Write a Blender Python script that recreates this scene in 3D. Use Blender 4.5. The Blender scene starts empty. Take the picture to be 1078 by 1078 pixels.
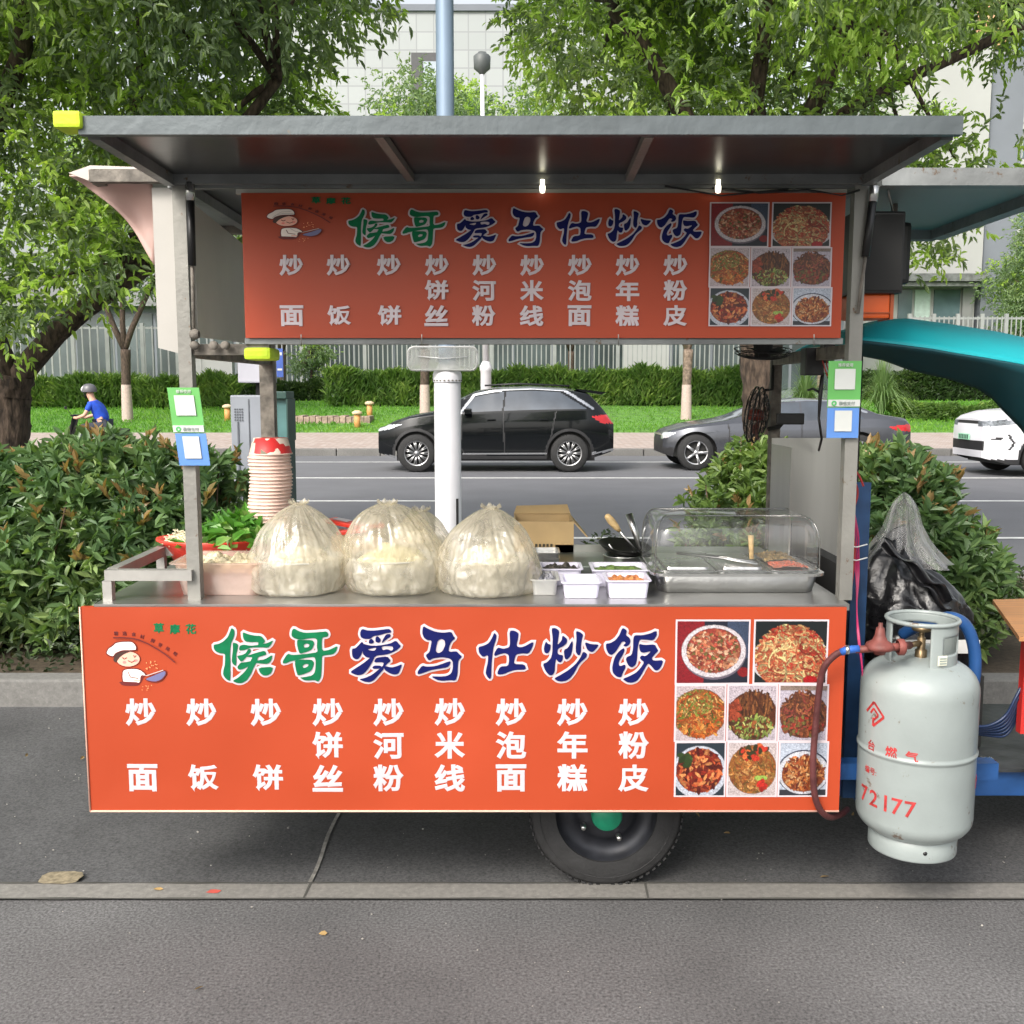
import bpy, bmesh, math, random
import numpy as np
from mathutils import Vector, Matrix, noise
random.seed(7); rng = np.random.default_rng(11)
PI = math.pi
S = bpy.context.scene; C = S.collection
# ------------------------------------------------------------------ camera, sky, sun, exposure
HZ = 1.5; F = 1078.0
TH = math.atan((539-410)/F)
cam = bpy.data.cameras.new('camera'); cam.sensor_width = 36; cam.lens = 36.0; cam.clip_end = 2000
co = bpy.data.objects.new('camera', cam); co.location = (0, 0, HZ); co.rotation_euler = (PI/2-TH, 0, 0)
C.objects.link(co); S.camera = co
SUN_EL, SUN_AZ = math.radians(41), math.radians(-148)     # azimuth from +Y towards +X: behind the camera, a little to its left
W = bpy.data.worlds.new('World'); S.world = W; W.use_nodes = True
nt = W.node_tree; bg = nt.nodes['Background']; bg.inputs[1].default_value = 0.15
sky = nt.nodes.new('ShaderNodeTexSky'); sky.sky_type = 'NISHITA'; sky.sun_disc = False
sky.sun_elevation = SUN_EL; sky.sun_rotation = SUN_AZ; sky.dust_density = 6.0; sky.air_density = 1.5; sky.ozone_density = 1.0
hs = nt.nodes.new('ShaderNodeHueSaturation'); hs.inputs['Saturation'].default_value = 0.28
nt.links.new(sky.outputs[0], hs.inputs['Color']); nt.links.new(hs.outputs[0], bg.inputs[0])
sl = bpy.data.lights.new('sun', 'SUN'); sl.energy = 1.1; sl.angle = math.radians(16); sl.color = (1, .93, .82)
so = bpy.data.objects.new('sun', sl); C.objects.link(so)
sd = Vector((math.sin(SUN_AZ)*math.cos(SUN_EL), math.cos(SUN_AZ)*math.cos(SUN_EL), math.sin(SUN_EL)))
so.rotation_euler = sd.to_track_quat('Z', 'Y').to_euler()
S.view_settings.view_transform = 'Standard'; S.view_settings.look = 'None'; S.view_settings.gamma = 1
S.view_settings.use_curve_mapping = False; S.view_settings.exposure = 0.95
S.render.engine = 'CYCLES'; S.cycles.transparent_max_bounces = 24; S.cycles.max_bounces = 8

# ------------------------------------------------------------------ helpers
def pt(px, py, Y):
    """measured photo position -> world point on the vertical plane at distance Y"""
    x = (px-539)/F; z = (539-py)/F
    dy = math.cos(TH)+math.sin(TH)*z; dz = -math.sin(TH)+math.cos(TH)*z
    return Vector((x/dy*Y, Y, HZ+dz/dy*Y))
def X(px, Y, py=500): return pt(px, py, Y).x
def Z(py, Y): return pt(539, py, Y).z

MATS = {}
def mat(name, col, rough=.6, metal=0., var=.08, scale=6., bump=0., bscale=40., spec=.5, coat=0., trans=0., emit=None, sheen=0., alpha=1., stretch=None, dark=None, wear=None):
    if name in MATS: return MATS[name]
    m = bpy.data.materials.new(name); m.use_nodes = True; t = m.node_tree; b = t.nodes['Principled BSDF']
    b.inputs['Roughness'].default_value = rough; b.inputs['Metallic'].default_value = metal
    b.inputs['Specular IOR Level'].default_value = spec; b.inputs['Coat Weight'].default_value = coat
    b.inputs['Transmission Weight'].default_value = trans; b.inputs['Alpha'].default_value = alpha
    tc = t.nodes.new('ShaderNodeTexCoord'); mp = t.nodes.new('ShaderNodeMapping')
    if stretch: mp.inputs['Scale'].default_value = stretch
    t.links.new(tc.outputs['Object'], mp.inputs[0])
    n = t.nodes.new('ShaderNodeTexNoise'); n.inputs['Scale'].default_value = scale; n.inputs['Detail'].default_value = 6
    t.links.new(mp.outputs[0], n.inputs['Vector'])
    r = t.nodes.new('ShaderNodeValToRGB'); r.color_ramp.elements[0].position = .3; r.color_ramp.elements[1].position = .7
    lo = dark if dark else tuple(c*(1-var*2) for c in col); hi = tuple(min(1, c*(1+var)) for c in col)
    r.color_ramp.elements[0].color = (*lo, 1); r.color_ramp.elements[1].color = (*hi, 1)
    t.links.new(n.outputs[0], r.inputs[0]); t.links.new(r.outputs[0], b.inputs['Base Color'])
    if wear:
        nw = t.nodes.new('ShaderNodeTexNoise'); nw.inputs['Scale'].default_value = wear[2]; nw.inputs['Detail'].default_value = 9; nw.inputs['Roughness'].default_value = .68
        rw = t.nodes.new('ShaderNodeMapRange'); rw.inputs[1].default_value = wear[1]; rw.inputs[2].default_value = wear[1]+.05; mw = t.nodes.new('ShaderNodeMixRGB'); mw.inputs[2].default_value = (*wear[0], 1)
        t.links.new(mp.outputs[0], nw.inputs['Vector']); t.links.new(nw.outputs[0], rw.inputs[0]); t.links.new(rw.outputs[0], mw.inputs[0]); t.links.new(r.outputs[0], mw.inputs[1]); t.links.new(mw.outputs[0], b.inputs['Base Color'])
    if rough < .9:
        mr = t.nodes.new('ShaderNodeMapRange'); mr.inputs[3].default_value = rough*.8; mr.inputs[4].default_value = min(1, rough*1.25)
        t.links.new(n.outputs[0], mr.inputs[0]); t.links.new(mr.outputs[0], b.inputs['Roughness'])
    if bump:
        n2 = t.nodes.new('ShaderNodeTexNoise'); n2.inputs['Scale'].default_value = bscale; n2.inputs['Detail'].default_value = 5
        bp = t.nodes.new('ShaderNodeBump'); bp.inputs['Strength'].default_value = bump; bp.inputs['Distance'].default_value = .01
        t.links.new(mp.outputs[0], n2.inputs['Vector']); t.links.new(n2.outputs[0], bp.inputs['Height']); t.links.new(bp.outputs[0], b.inputs['Normal'])
    if emit: b.inputs['Emission Color'].default_value = (*emit[0], 1); b.inputs['Emission Strength'].default_value = emit[1]
    MATS[name] = m; return m

def leafmat(name, c1, c2, c3, rough=.45, transl=.35, big=0.5):
    m = bpy.data.materials.new(name); m.use_nodes = True; t = m.node_tree; b = t.nodes['Principled BSDF']; out = t.nodes['Material Output']
    g = t.nodes.new('ShaderNodeNewGeometry'); r = t.nodes.new('ShaderNodeValToRGB')
    e = r.color_ramp.elements; e[0].position = 0; e[0].color = (*c1, 1); e[1].position = 1; e[1].color = (*c3, 1)
    k = r.color_ramp.elements.new(.6); k.color = (*c2, 1)
    tc = t.nodes.new('ShaderNodeTexCoord'); n = t.nodes.new('ShaderNodeTexNoise'); n.inputs['Scale'].default_value = big; n.inputs['Detail'].default_value = 2
    t.links.new(tc.outputs['Object'], n.inputs['Vector'])
    ad = t.nodes.new('ShaderNodeMath'); ad.operation = 'MULTIPLY_ADD'; ad.inputs[1].default_value = .55
    ml = t.nodes.new('ShaderNodeMapRange'); ml.inputs[1].default_value = .35; ml.inputs[2].default_value = .65; ml.inputs[4].default_value = .45
    t.links.new(n.outputs[0], ml.inputs[0]); t.links.new(ml.outputs[0], ad.inputs[2]); t.links.new(g.outputs['Random Per Island'], ad.inputs[0])
    t.links.new(ad.outputs[0], r.inputs[0]); t.links.new(r.outputs[0], b.inputs['Base Color']); b.inputs['Roughness'].default_value = rough
    tr = t.nodes.new('ShaderNodeBsdfTranslucent'); mx = t.nodes.new('ShaderNodeMixShader'); mx.inputs[0].default_value = transl
    br = t.nodes.new('ShaderNodeMixRGB'); br.blend_type = 'MULTIPLY'; br.inputs[0].default_value = 1; br.inputs[2].default_value = (1.6, 1.7, .7, 1)
    t.links.new(r.outputs[0], br.inputs[1]); t.links.new(br.outputs[0], tr.inputs[0])
    t.links.new(b.outputs[0], mx.inputs[1]); t.links.new(tr.outputs[0], mx.inputs[2]); t.links.new(mx.outputs[0], out.inputs[0])
    return m

ORG = {}
def thing(name, label, cat, loc=(0, 0, 0), group=None):
    o = bpy.data.objects.new(name, None); C.objects.link(o); o.location = loc; o.empty_display_size = .1
    o['label'] = label; o['category'] = cat
    if group: o['group'] = group
    ORG[o] = Vector(loc); return o
def tag(o, label, cat, group=None):
    o['label'] = label; o['category'] = cat
    if group: o['group'] = group
    return o
class MB:
    def __init__(s): s.v = []; s.f = []; s.m = []; s.s = []
    def add(s, vs, fs, mi=0, smooth=False):
        n = len(s.v); s.v += [tuple(v) for v in vs]
        for f in fs: s.f.append([i+n for i in f]); s.m.append(mi); s.s.append(smooth)
        return s
    def box(s, x0, x1, y0, y1, z0, z1, mi=0, M=None, bev=0):
        bm = bmesh.new(); bmesh.ops.create_cube(bm, size=1)
        for v in bm.verts: v.co = Vector(((x0+x1)/2+v.co.x*(x1-x0), (y0+y1)/2+v.co.y*(y1-y0), (z0+z1)/2+v.co.z*(z1-z0)))
        if bev: bmesh.ops.bevel(bm, geom=bm.edges[:], offset=bev, segments=2, profile=.6, affect='EDGES')
        return s.bm(bm, mi, M, bool(bev) and False)
    def bm(s, bm, mi=0, M=None, smooth=False):
        if M is not None: bmesh.ops.transform(bm, matrix=M, verts=bm.verts)
        bm.verts.index_update()
        s.add([v.co[:] for v in bm.verts], [[v.index for v in f.verts] for f in bm.faces], mi, smooth); bm.free(); return s
    def tube(s, pts, r, n=8, mi=0, caps=True, square=False):
        pts = [Vector(p) for p in pts]; rs = r if hasattr(r, '__len__') else [r]*len(pts); vs = []; fs = []
        up = None
        for i, p in enumerate(pts):
            d = ((pts[min(i+1, len(pts)-1)]-pts[max(i-1, 0)])).normalized()
            if up is None: up = Vector((0, 0, 1)) if abs(d.z) < .9 else Vector((0, 1, 0))
            a = d.cross(up).normalized(); b = a.cross(d).normalized(); up = b
            for k in range(n):
                t = 2*PI*k/n+(PI/4 if square else 0); q = rs[i]*(1.414 if square else 1)
                vs.append(p+a*math.cos(t)*q+b*math.sin(t)*q)
        for i in range(len(pts)-1):
            for k in range(n): fs.append([i*n+k, i*n+(k+1) % n, (i+1)*n+(k+1) % n, (i+1)*n+k])
        if caps: fs += [list(range(n))[::-1], [(len(pts)-1)*n+k for k in range(n)]]
        return s.add(vs, fs, mi, not square)
    def bar(s, a, b, w=.03, mi=0): return s.tube([a, b], w/2, 4, mi, True, True)
    def lathe(s, prof, c=(0, 0, 0), n=32, mi=0, ax='Z', fn=None):
        vs = []; fs = []
        for r, z in prof:
            for k in range(n):
                t = 2*PI*k/n; rr = r*(fn(t, z) if fn else 1)
                p = (rr*math.cos(t), rr*math.sin(t), z)
                if ax == 'Y': p = (p[0], p[2], p[1])
                if ax == 'X': p = (p[2], p[0], p[1])
                vs.append((p[0]+c[0], p[1]+c[1], p[2]+c[2]))
        for i in range(len(prof)-1):
            for k in range(n): fs.append([i*n+k, i*n+(k+1) % n, (i+1)*n+(k+1) % n, (i+1)*n+k])
        return s.add(vs, fs, mi, True)
    def prism(s, poly, y0, y1, mi=0):
        """polygon in x,z extruded along y"""
        n = len(poly); vs = [(x, y0, z) for x, z in poly]+[(x, y1, z) for x, z in poly]
        fs = [list(range(n)), list(range(n, 2*n))[::-1]]+[[i, i+n, (i+1) % n+n, (i+1) % n] for i in range(n)]
        return s.add(vs, fs, mi)
    def grid(s, fn, nu, nv, mi=0, smooth=True, closeu=False):
        vs = [fn(u/nu, v/nv) for v in range(nv+1) for u in range(nu+1)]
        return s.add(vs, [[v*(nu+1)+u, v*(nu+1)+u+1, (v+1)*(nu+1)+u+1, (v+1)*(nu+1)+u] for v in range(nv) for u in range(nu)], mi, smooth)
    def build(s, name, mats, parent=None, label=None, kind=None, bevel=0, org=None):
        me = bpy.data.meshes.new(name); o0 = ORG.get(parent, Vector((0, 0, 0))) if org is None else Vector(org)
        me.from_pydata([(v[0]-o0[0], v[1]-o0[1], v[2]-o0[2]) for v in s.v], [], s.f)
        if not isinstance(mats, (list, tuple)): mats = [mats]
        for m in mats: me.materials.append(m)
        me.polygons.foreach_set('material_index', s.m); me.polygons.foreach_set('use_smooth', s.s)
        b = bmesh.new(); b.from_mesh(me); bmesh.ops.recalc_face_normals(b, faces=b.faces); b.to_mesh(b and me); b.free()
        o = bpy.data.objects.new(name, me); C.objects.link(o)
        if parent: o.parent = parent; ORG[o] = o0
        elif org is not None: o.location = o0; ORG[o] = o0
        else: ORG[o] = Vector((0, 0, 0))
        if label: o['label'] = label
        if kind: o['kind'] = kind
        if bevel:
            md = o.modifiers.new('edge', 'BEVEL'); md.width = bevel; md.segments = 2; md.limit_method = 'ANGLE'
        return o
def copy_tree(o, parent=None):
    c = o.copy(); C.objects.link(c); c.parent = parent; ORG[c] = ORG.get(o, Vector((0, 0, 0)))
    for ch in list(o.children): copy_tree(ch, c)
    return c

def np_mesh(name, V, Fq, mats, parent=None, mi=None, smooth=False, org=None):
    """V (n,3), Fq (m,k) constant-size faces"""
    me = bpy.data.meshes.new(name); m, k = Fq.shape
    o0 = ORG.get(parent, Vector((0, 0, 0))) if org is None else Vector(org)
    V = V-np.array(o0[:])
    me.vertices.add(len(V)); me.vertices.foreach_set('co', V.astype(np.float32).ravel())
    me.loops.add(m*k); me.loops.foreach_set('vertex_index', Fq.astype(np.int32).ravel())
    me.polygons.add(m); me.polygons.foreach_set('loop_start', np.arange(m, dtype=np.int32)*k); me.polygons.foreach_set('loop_total', np.full(m, k, dtype=np.int32))
    for q in (mats if isinstance(mats, (list, tuple)) else [mats]): me.materials.append(q)
    if mi is not None: me.polygons.foreach_set('material_index', mi.astype(np.int32))
    me.polygons.foreach_set('use_smooth', np.full(m, smooth))
    me.update(); me.validate()
    o = bpy.data.objects.new(name, me); C.objects.link(o)
    if parent: o.parent = parent; ORG[o] = o0
    else: o.location = o0; ORG[o] = o0
    return o
def norm(a): return a/np.maximum(np.linalg.norm(a, axis=1, keepdims=True), 1e-9)
def leaves(P, D, L, Wd, fold=.25, curl=.15):
    """leaf blades: base P, direction D, length L, width Wd -> verts, quads"""
    n = len(P); D = norm(D); R = rng.normal(size=(n, 3)); A = norm(np.cross(D, R)); N = np.cross(A, D)
    flip = np.sign(N[:, 2:3]+1e-6); N = N*flip
    L = L.reshape(-1, 1); Wd = Wd.reshape(-1, 1)
    b = P; t = P+D*L-N*L*curl
    l1 = P+D*L*.3+A*Wd*.45+N*Wd*fold; l2 = P+D*L*.68+A*Wd*.36+N*(Wd*fold-L*curl*.4)
    r1 = P+D*L*.3-A*Wd*.45+N*Wd*fold; r2 = P+D*L*.68-A*Wd*.36+N*(Wd*fold-L*curl*.4)
    V = np.stack([b, l1, l2, t, r2, r1], 1).reshape(-1, 3)
    i = np.arange(n)[:, None]*6
    Fq = np.concatenate([i+np.array([[0, 1, 2, 3]]), i+np.array([[0, 3, 4, 5]])], 1).reshape(-1, 4)
    return V, Fq

# ------------------------------------------------------------------ materials
STEEL = mat('stainless_steel', (.62, .62, .61), .28, 1, .05, 3, .12, 60)
BRUSH = mat('brushed_steel', (.52, .51, .48), .30, 1, .07, 2, .04, 14, stretch=(5, 5, .5))
CNT = mat('counter_steel', (.50, .50, .49), .30, .9, .12, 4, .06, 25, wear=((.25, .22, .18), .66, 10))
FRAME = mat('galvanised_frame', (.25, .245, .225), .5, .45, .1, 4, .15, 50, wear=((.14, .08, .045), .63, 22))
FRAMED = mat('painted_frame_grey', (.20, .21, .21), .5, .3, .2, 5, .3, 30, wear=((.12, .08, .05), .62, 18))
RUST = mat('weathered_bar', (.2, .18, .155), .75, .2, .3, 25, .4, 60)
ROOFU = mat('roof_sheet_underside', (.12, .125, .13), .30, .85, .15, 2.2, .12, 8)
ORANGE = mat('banner_orange', (.37, .050, .016), .42, 0, .05, 1.6, .4, 3.2, spec=.35)
WHITEPR = mat('print_white', (.54, .47, .50), .5, 0, .03)
GREENPR = mat('print_green', (.004, .14, .055), .6, 0, .1, 30, spec=.15)
NAVYPR = mat('print_navy', (.006, .009, .085), .6, 0, .1, 30, spec=.12)
MAROON = mat('print_maroon', (.12, .01, .01), .5)
BLACK = mat('black_plastic', (.012, .012, .013), .42, 0, .1)
BLACKM = mat('black_matt', (.018, .018, .018), .8, 0, .1)
RUBBER = mat('tyre_rubber', (.022, .022, .023), .8, 0, .2, 20, .3, 80)
WALLP = mat('white_panel', (.62, .59, .54), .5, 0, .06, 3, .1, 20, wear=((.3, .24, .18), .70, 14))
WHITE = mat('white_plastic', (.62, .62, .60), .4, 0, .03)
LIME = mat('lime_foam', (.52, .72, .03), .7, 0, .12, 20, .3, 60)
BLUEP = mat('blue_paint', (.018, .075, .23), .38, 0, .2, 8, .1, 30)
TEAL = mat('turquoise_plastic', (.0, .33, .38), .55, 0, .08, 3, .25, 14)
TEALD = mat('teal_underside_shade', (.0, .05, .065), .6, 0, .1)  # darker copy of the turquoise: shade under the roof put into the colour
RED = mat('red_plastic', (.72, .05, .03), .35, 0, .06)
REDP = mat('red_paint', (.55, .03, .025), .45)
ORAP = mat('orange_case', (.7, .11, .015), .4)

# ------------------------------------------------------------------ setting: ground, road, kerbs, lawn
def asphalt(name, col, sc=90, speck=.5, patch=.12, rough=.85):
    m = bpy.data.materials.new(name); m.use_nodes = True; t = m.node_tree; b = t.nodes['Principled BSDF']; b.inputs['Roughness'].default_value = rough
    tc = t.nodes.new('ShaderNodeTexCoord')
    n1 = t.nodes.new('ShaderNodeTexNoise'); n1.inputs['Scale'].default_value = sc; n1.inputs['Detail'].default_value = 4; n1.inputs['Roughness'].default_value = .7
    n2 = t.nodes.new('ShaderNodeTexNoise'); n2.inputs['Scale'].default_value = 1.3; n2.inputs['Detail'].default_value = 6
    v = t.nodes.new('ShaderNodeTexVoronoi'); v.inputs['Scale'].default_value = sc*1.6
    for q in (n1, n2, v): t.links.new(tc.outputs['Object'], q.inputs['Vector'])
    r1 = t.nodes.new('ShaderNodeMapRange'); r1.inputs[1].default_value = .3; r1.inputs[2].default_value = .7; r1.inputs[3].default_value = 1-speck; r1.inputs[4].default_value = 1+speck
    r2 = t.nodes.new('ShaderNodeMapRange'); r2.inputs[1].default_value = .3; r2.inputs[2].default_value = .7; r2.inputs[3].default_value = 1-patch; r2.inputs[4].default_value = 1+patch
    r3 = t.nodes.new('ShaderNodeMapRange'); r3.inputs[1].default_value = 0; r3.inputs[2].default_value = .25; r3.inputs[3].default_value = 1.35; r3.inputs[4].default_value = 1
    t.links.new(n1.outputs[0], r1.inputs[0]); t.links.new(n2.outputs[0], r2.inputs[0]); t.links.new(v.outputs['Distance'], r3.inputs[0])
    a = t.nodes.new('ShaderNodeMath'); a.operation = 'MULTIPLY'; c = t.nodes.new('ShaderNodeMath'); c.operation = 'MULTIPLY'
    t.links.new(r1.outputs[0], a.inputs[0]); t.links.new(r2.outputs[0], a.inputs[1]); t.links.new(a.outputs[0], c.inputs[0]); t.links.new(r3.outputs[0], c.inputs[1])
    mx = t.nodes.new('ShaderNodeVectorMath'); mx.operation = 'SCALE'; mx.inputs[0].default_value = col
    t.links.new(c.outputs[0], mx.inputs['Scale']); t.links.new(mx.outputs[0], b.inputs['Base Color'])
    bp = t.nodes.new('ShaderNodeBump'); bp.inputs['Strength'].default_value = .3; bp.inputs['Distance'].default_value = .003
    t.links.new(n1.outputs[0], bp.inputs['Height']); t.links.new(bp.outputs[0], b.inputs['Normal'])
    return m
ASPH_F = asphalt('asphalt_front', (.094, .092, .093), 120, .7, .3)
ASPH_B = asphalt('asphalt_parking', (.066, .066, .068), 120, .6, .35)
ROADM = asphalt('asphalt_road', (.125, .127, .138), 60, .12, .08)
CONC = asphalt('concrete_strip', (.18, .172, .158), 50, .2, .15)
KERBM = asphalt('kerb_concrete', (.145, .142, .135), 40, .2, .2)
SOIL = asphalt('soil', (.06, .045, .03), 30, .5, .4)
LINE = mat('road_paint', (.72, .72, .70), .7, 0, .12, 8)
GRASSG = mat('grass_ground', (.10, .23, .035), .95, 0, .3, 3, .6, 60, dark=(.055, .13, .02))
def sheet(name, x0, x1, y0, y1, z, m, z1=None, kind='structure', nx=1, ny=1):
    b = MB()
    b.grid(lambda u, v: (x0+(x1-x0)*u, y0+(y1-y0)*v, z+((z1 if z1 is not None else z)-z)*v), nx, ny, smooth=False)
    return b.build(name, m, kind=kind)
sheet('ground', -500, 500, -200, 900, -.03, GRASSG)
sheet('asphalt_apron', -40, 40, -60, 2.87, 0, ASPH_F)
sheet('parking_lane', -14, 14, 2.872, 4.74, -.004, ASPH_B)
b = MB(); b.grid(lambda u, v: (-14+28*u, 2.872+.095*v+.004*math.sin(u*300), .004), 80, 2, smooth=False)
b.build('concrete_gutter', CONC, kind='structure')
SEAM = mat('gutter_seam', (.07, .068, .06), .9, 0, .2)
b = MB()
for gx_ in (-3.1, -1.9, -.62, .40, 1.62, 2.9): b.add([(gx_, 2.872, .0056), (gx_+.006, 2.872, .0056), (gx_+.009, 2.967, .0056), (gx_+.002, 2.967, .0056)], [[0, 1, 2, 3]])
b.build('gutter_seams', SEAM, kind='structure')
b = MB()
for yy_, k_ in ((2.8705, 3), (2.968, 5)): b.grid(lambda u, v: (-8+16*u, yy_+(.004+.004*noise.noise(Vector((u*90, k_, 0))))*(v-.5)*2, .0062), 400, 1, smooth=False)
b.build('gutter_edge_crack', SEAM, kind='structure')
GRT = mat('grit_stone', (.36, .34, .31), .9, 0, .3, 30); bmg = MB()
for i in range(420):
    gx_, gy_ = rng.uniform(-2.2, 2.2), rng.uniform(1.9, 4.6); q_ = rng.uniform(.0012, .0035)*(1.6 if rng.random() < .08 else 1); P_ = [Vector(rng.normal(size=3)).normalized()*q_*rng.uniform(.7, 1.2) for _ in range(6)]
    c_ = Vector((gx_, gy_, .001+q_*.4)); bmg.add([c_+Vector((q_, 0, 0)), c_+Vector((0, q_*.8, 0)), c_+Vector((-q_*.9, 0, 0)), c_+Vector((0, -q_, 0)), c_+Vector((0, 0, q_*.7)), c_-Vector((0, 0, q_*.7))], [[0, 1, 4], [1, 2, 4], [2, 3, 4], [3, 0, 4], [1, 0, 5], [2, 1, 5], [3, 2, 5], [0, 3, 5]])
bmg.build('grit', GRT, kind='stuff')
LFM = mat('dry_leaf', (.30, .20, .08), .8, 0, .3, 10)
n = 46; P = np.stack([rng.uniform(-2.3, 2.3, n), np.where(rng.random(n) < .5, rng.uniform(4.45, 4.7, n), rng.uniform(2.0, 4.6, n)), np.full(n, .006)], 1); D = rng.normal(size=(n, 3)); D[:, 2] = .12
V, Fq = leaves(P, D, rng.uniform(.02, .045, n), rng.uniform(.01, .018, n), .15, .1); o = np_mesh('fallen_leaves', V, Fq, LFM); o['kind'] = 'stuff'
# joint across the lane, painted sun patch and red spot by the gutter
JM = mat('joint_filler', (.26, .25, .23), .9, 0, .3, 30)
b = MB(); b.grid(lambda u, v: (-.62+.012*(u-.5)+.004*math.sin(v*23), 2.97+1.75*v, .0005), 1, 20, smooth=False); b.build('paving_joint', JM, kind='structure')
SUNPATCHM = mat('sunlit_patch', (.24, .20, .13), .95, 0, .25, 60)  # warm tone stands in for a small pool of sunlight
b = MB(); n = 40; b.add([(-1.39+.062*(abs(math.cos(2*PI*k/n))**.5)*math.copysign(1, math.cos(2*PI*k/n))*(1+.1*noise.noise(Vector((k*.6, 0, 0)))), 3.0+.04*(abs(math.sin(2*PI*k/n))**.6)*math.copysign(1, math.sin(2*PI*k/n))*(1+.1*noise.noise(Vector((k*.6, 4, 0)))), .0066) for k in range(n)], [list(range(n))]); b.build('painted_sun_patch', SUNPATCHM, kind='structure')
b = MB(); b.add([(-.895+.02*math.cos(2*PI*k/12)*(1+.3*math.sin(k*2)), 2.915+.012*math.sin(2*PI*k/12), .0055) for k in range(12)], [list(range(12))]); b.build('red_paint_spot', mat('spot_red', (.5, .08, .06), .8), kind='structure')
# kerb blocks
kb = MB(); x = -14
while x < 14: kb.box(x+.003, x+.747, 4.74, 4.87, -.02, .13, bev=.012); x += .75
kb.build('kerb', KERBM, kind='structure')
sheet('planting_bed', -14, 14, 4.872, 7.4, .10, SOIL, nx=2, ny=2)
kb = MB(); kb.box(-60, 60, 7.4, 7.55, -.02, .13); kb.build('road_kerb', KERBM, kind='structure')
sheet('road', -80, 80, 7.55, 23.3, -.002, ROADM)
kb = MB(); x = -60
while x < 60: kb.box(x+.01, x+.99, 23.3, 23.5, -.02, .16, bev=.02); x += 1
kb.build('far_kerb', KERBM, kind='structure')
def line(y, x0, x1, w=.12): sheet('road_marking', x0, x1, y-w/2, y+w/2, .003, LINE)
yA = HZ/((503.3-410)/F); yB = HZ/((527-410)/F); yC = HZ/((567-410)/F); yD = 21.9
def yof(py):
    z = (539-py)/F; return HZ*(math.cos(TH)+math.sin(TH)*z)/-(-math.sin(TH)+math.cos(TH)*z)
line(yof(503.3), -60, 60, .14); line(yof(486.5), -60, 60, .12)
for x0, x1 in ((-13, -8.6), (-3.2, -.9), (5.6, 10.5), (13, 18)): line(yof(527.5), x0, x1, .12)
for x0, x1 in ((-.6, 1.4), (4.7, 9)): line(yof(566.5), x0, x1, .11)
# pavement: brick paving
PAV = bpy.data.materials.new('brick_paving'); PAV.use_nodes = True; t = PAV.node_tree; bs = t.nodes['Principled BSDF']; bs.inputs['Roughness'].default_value = .9
tc = t.nodes.new('ShaderNodeTexCoord'); br = t.nodes.new('ShaderNodeTexBrick'); br.inputs['Scale'].default_value = 2.2
mp = t.nodes.new('ShaderNodeMapping'); mp.inputs['Rotation'].default_value = (0, 0, .785)
br.inputs['Color1'].default_value = (.33, .255, .22, 1); br.inputs['Color2'].default_value = (.42, .35, .32, 1); br.inputs['Mortar'].default_value = (.25, .22, .2, 1); br.inputs['Mortar Size'].default_value = .03
t.links.new(tc.outputs['Object'], mp.inputs[0]); t.links.new(mp.outputs[0], br.inputs['Vector']); t.links.new(br.outputs[0], bs.inputs['Base Color'])
sheet('pavement', -80, 80, 23.5, 28, .15, PAV, .33)
b = MB(); b.grid(lambda u, v: (-80+160*u, 28+9*v, .33+.75*v+.05*math.sin(u*40)*math.sin(v*3.1)), 80, 12); b.build('lawn', GRASSG, kind='structure')
sheet('upper_ground', -120, 120, 37, 160, 1.08, GRASSG)
# blades on the lawn
LG = leafmat('grass_blades', (.05, .16, .015), (.13, .30, .03), (.24, .40, .06), .6, .4, .35)
n = 42000; P = np.stack([rng.uniform(-22, 24, n), 28+9*rng.random(n)**1.0, np.zeros(n)], 1); P[:, 2] = .33+(P[:, 1]-28)/9*.75-.02
D = rng.normal(size=(n, 3))*.45; D[:, 2] = 1
V, Fq = leaves(P, D, rng.uniform(.07, .15, n), rng.uniform(.02, .035, n))
o = np_mesh('grass', V, Fq, LG); o['kind'] = 'stuff'

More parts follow.
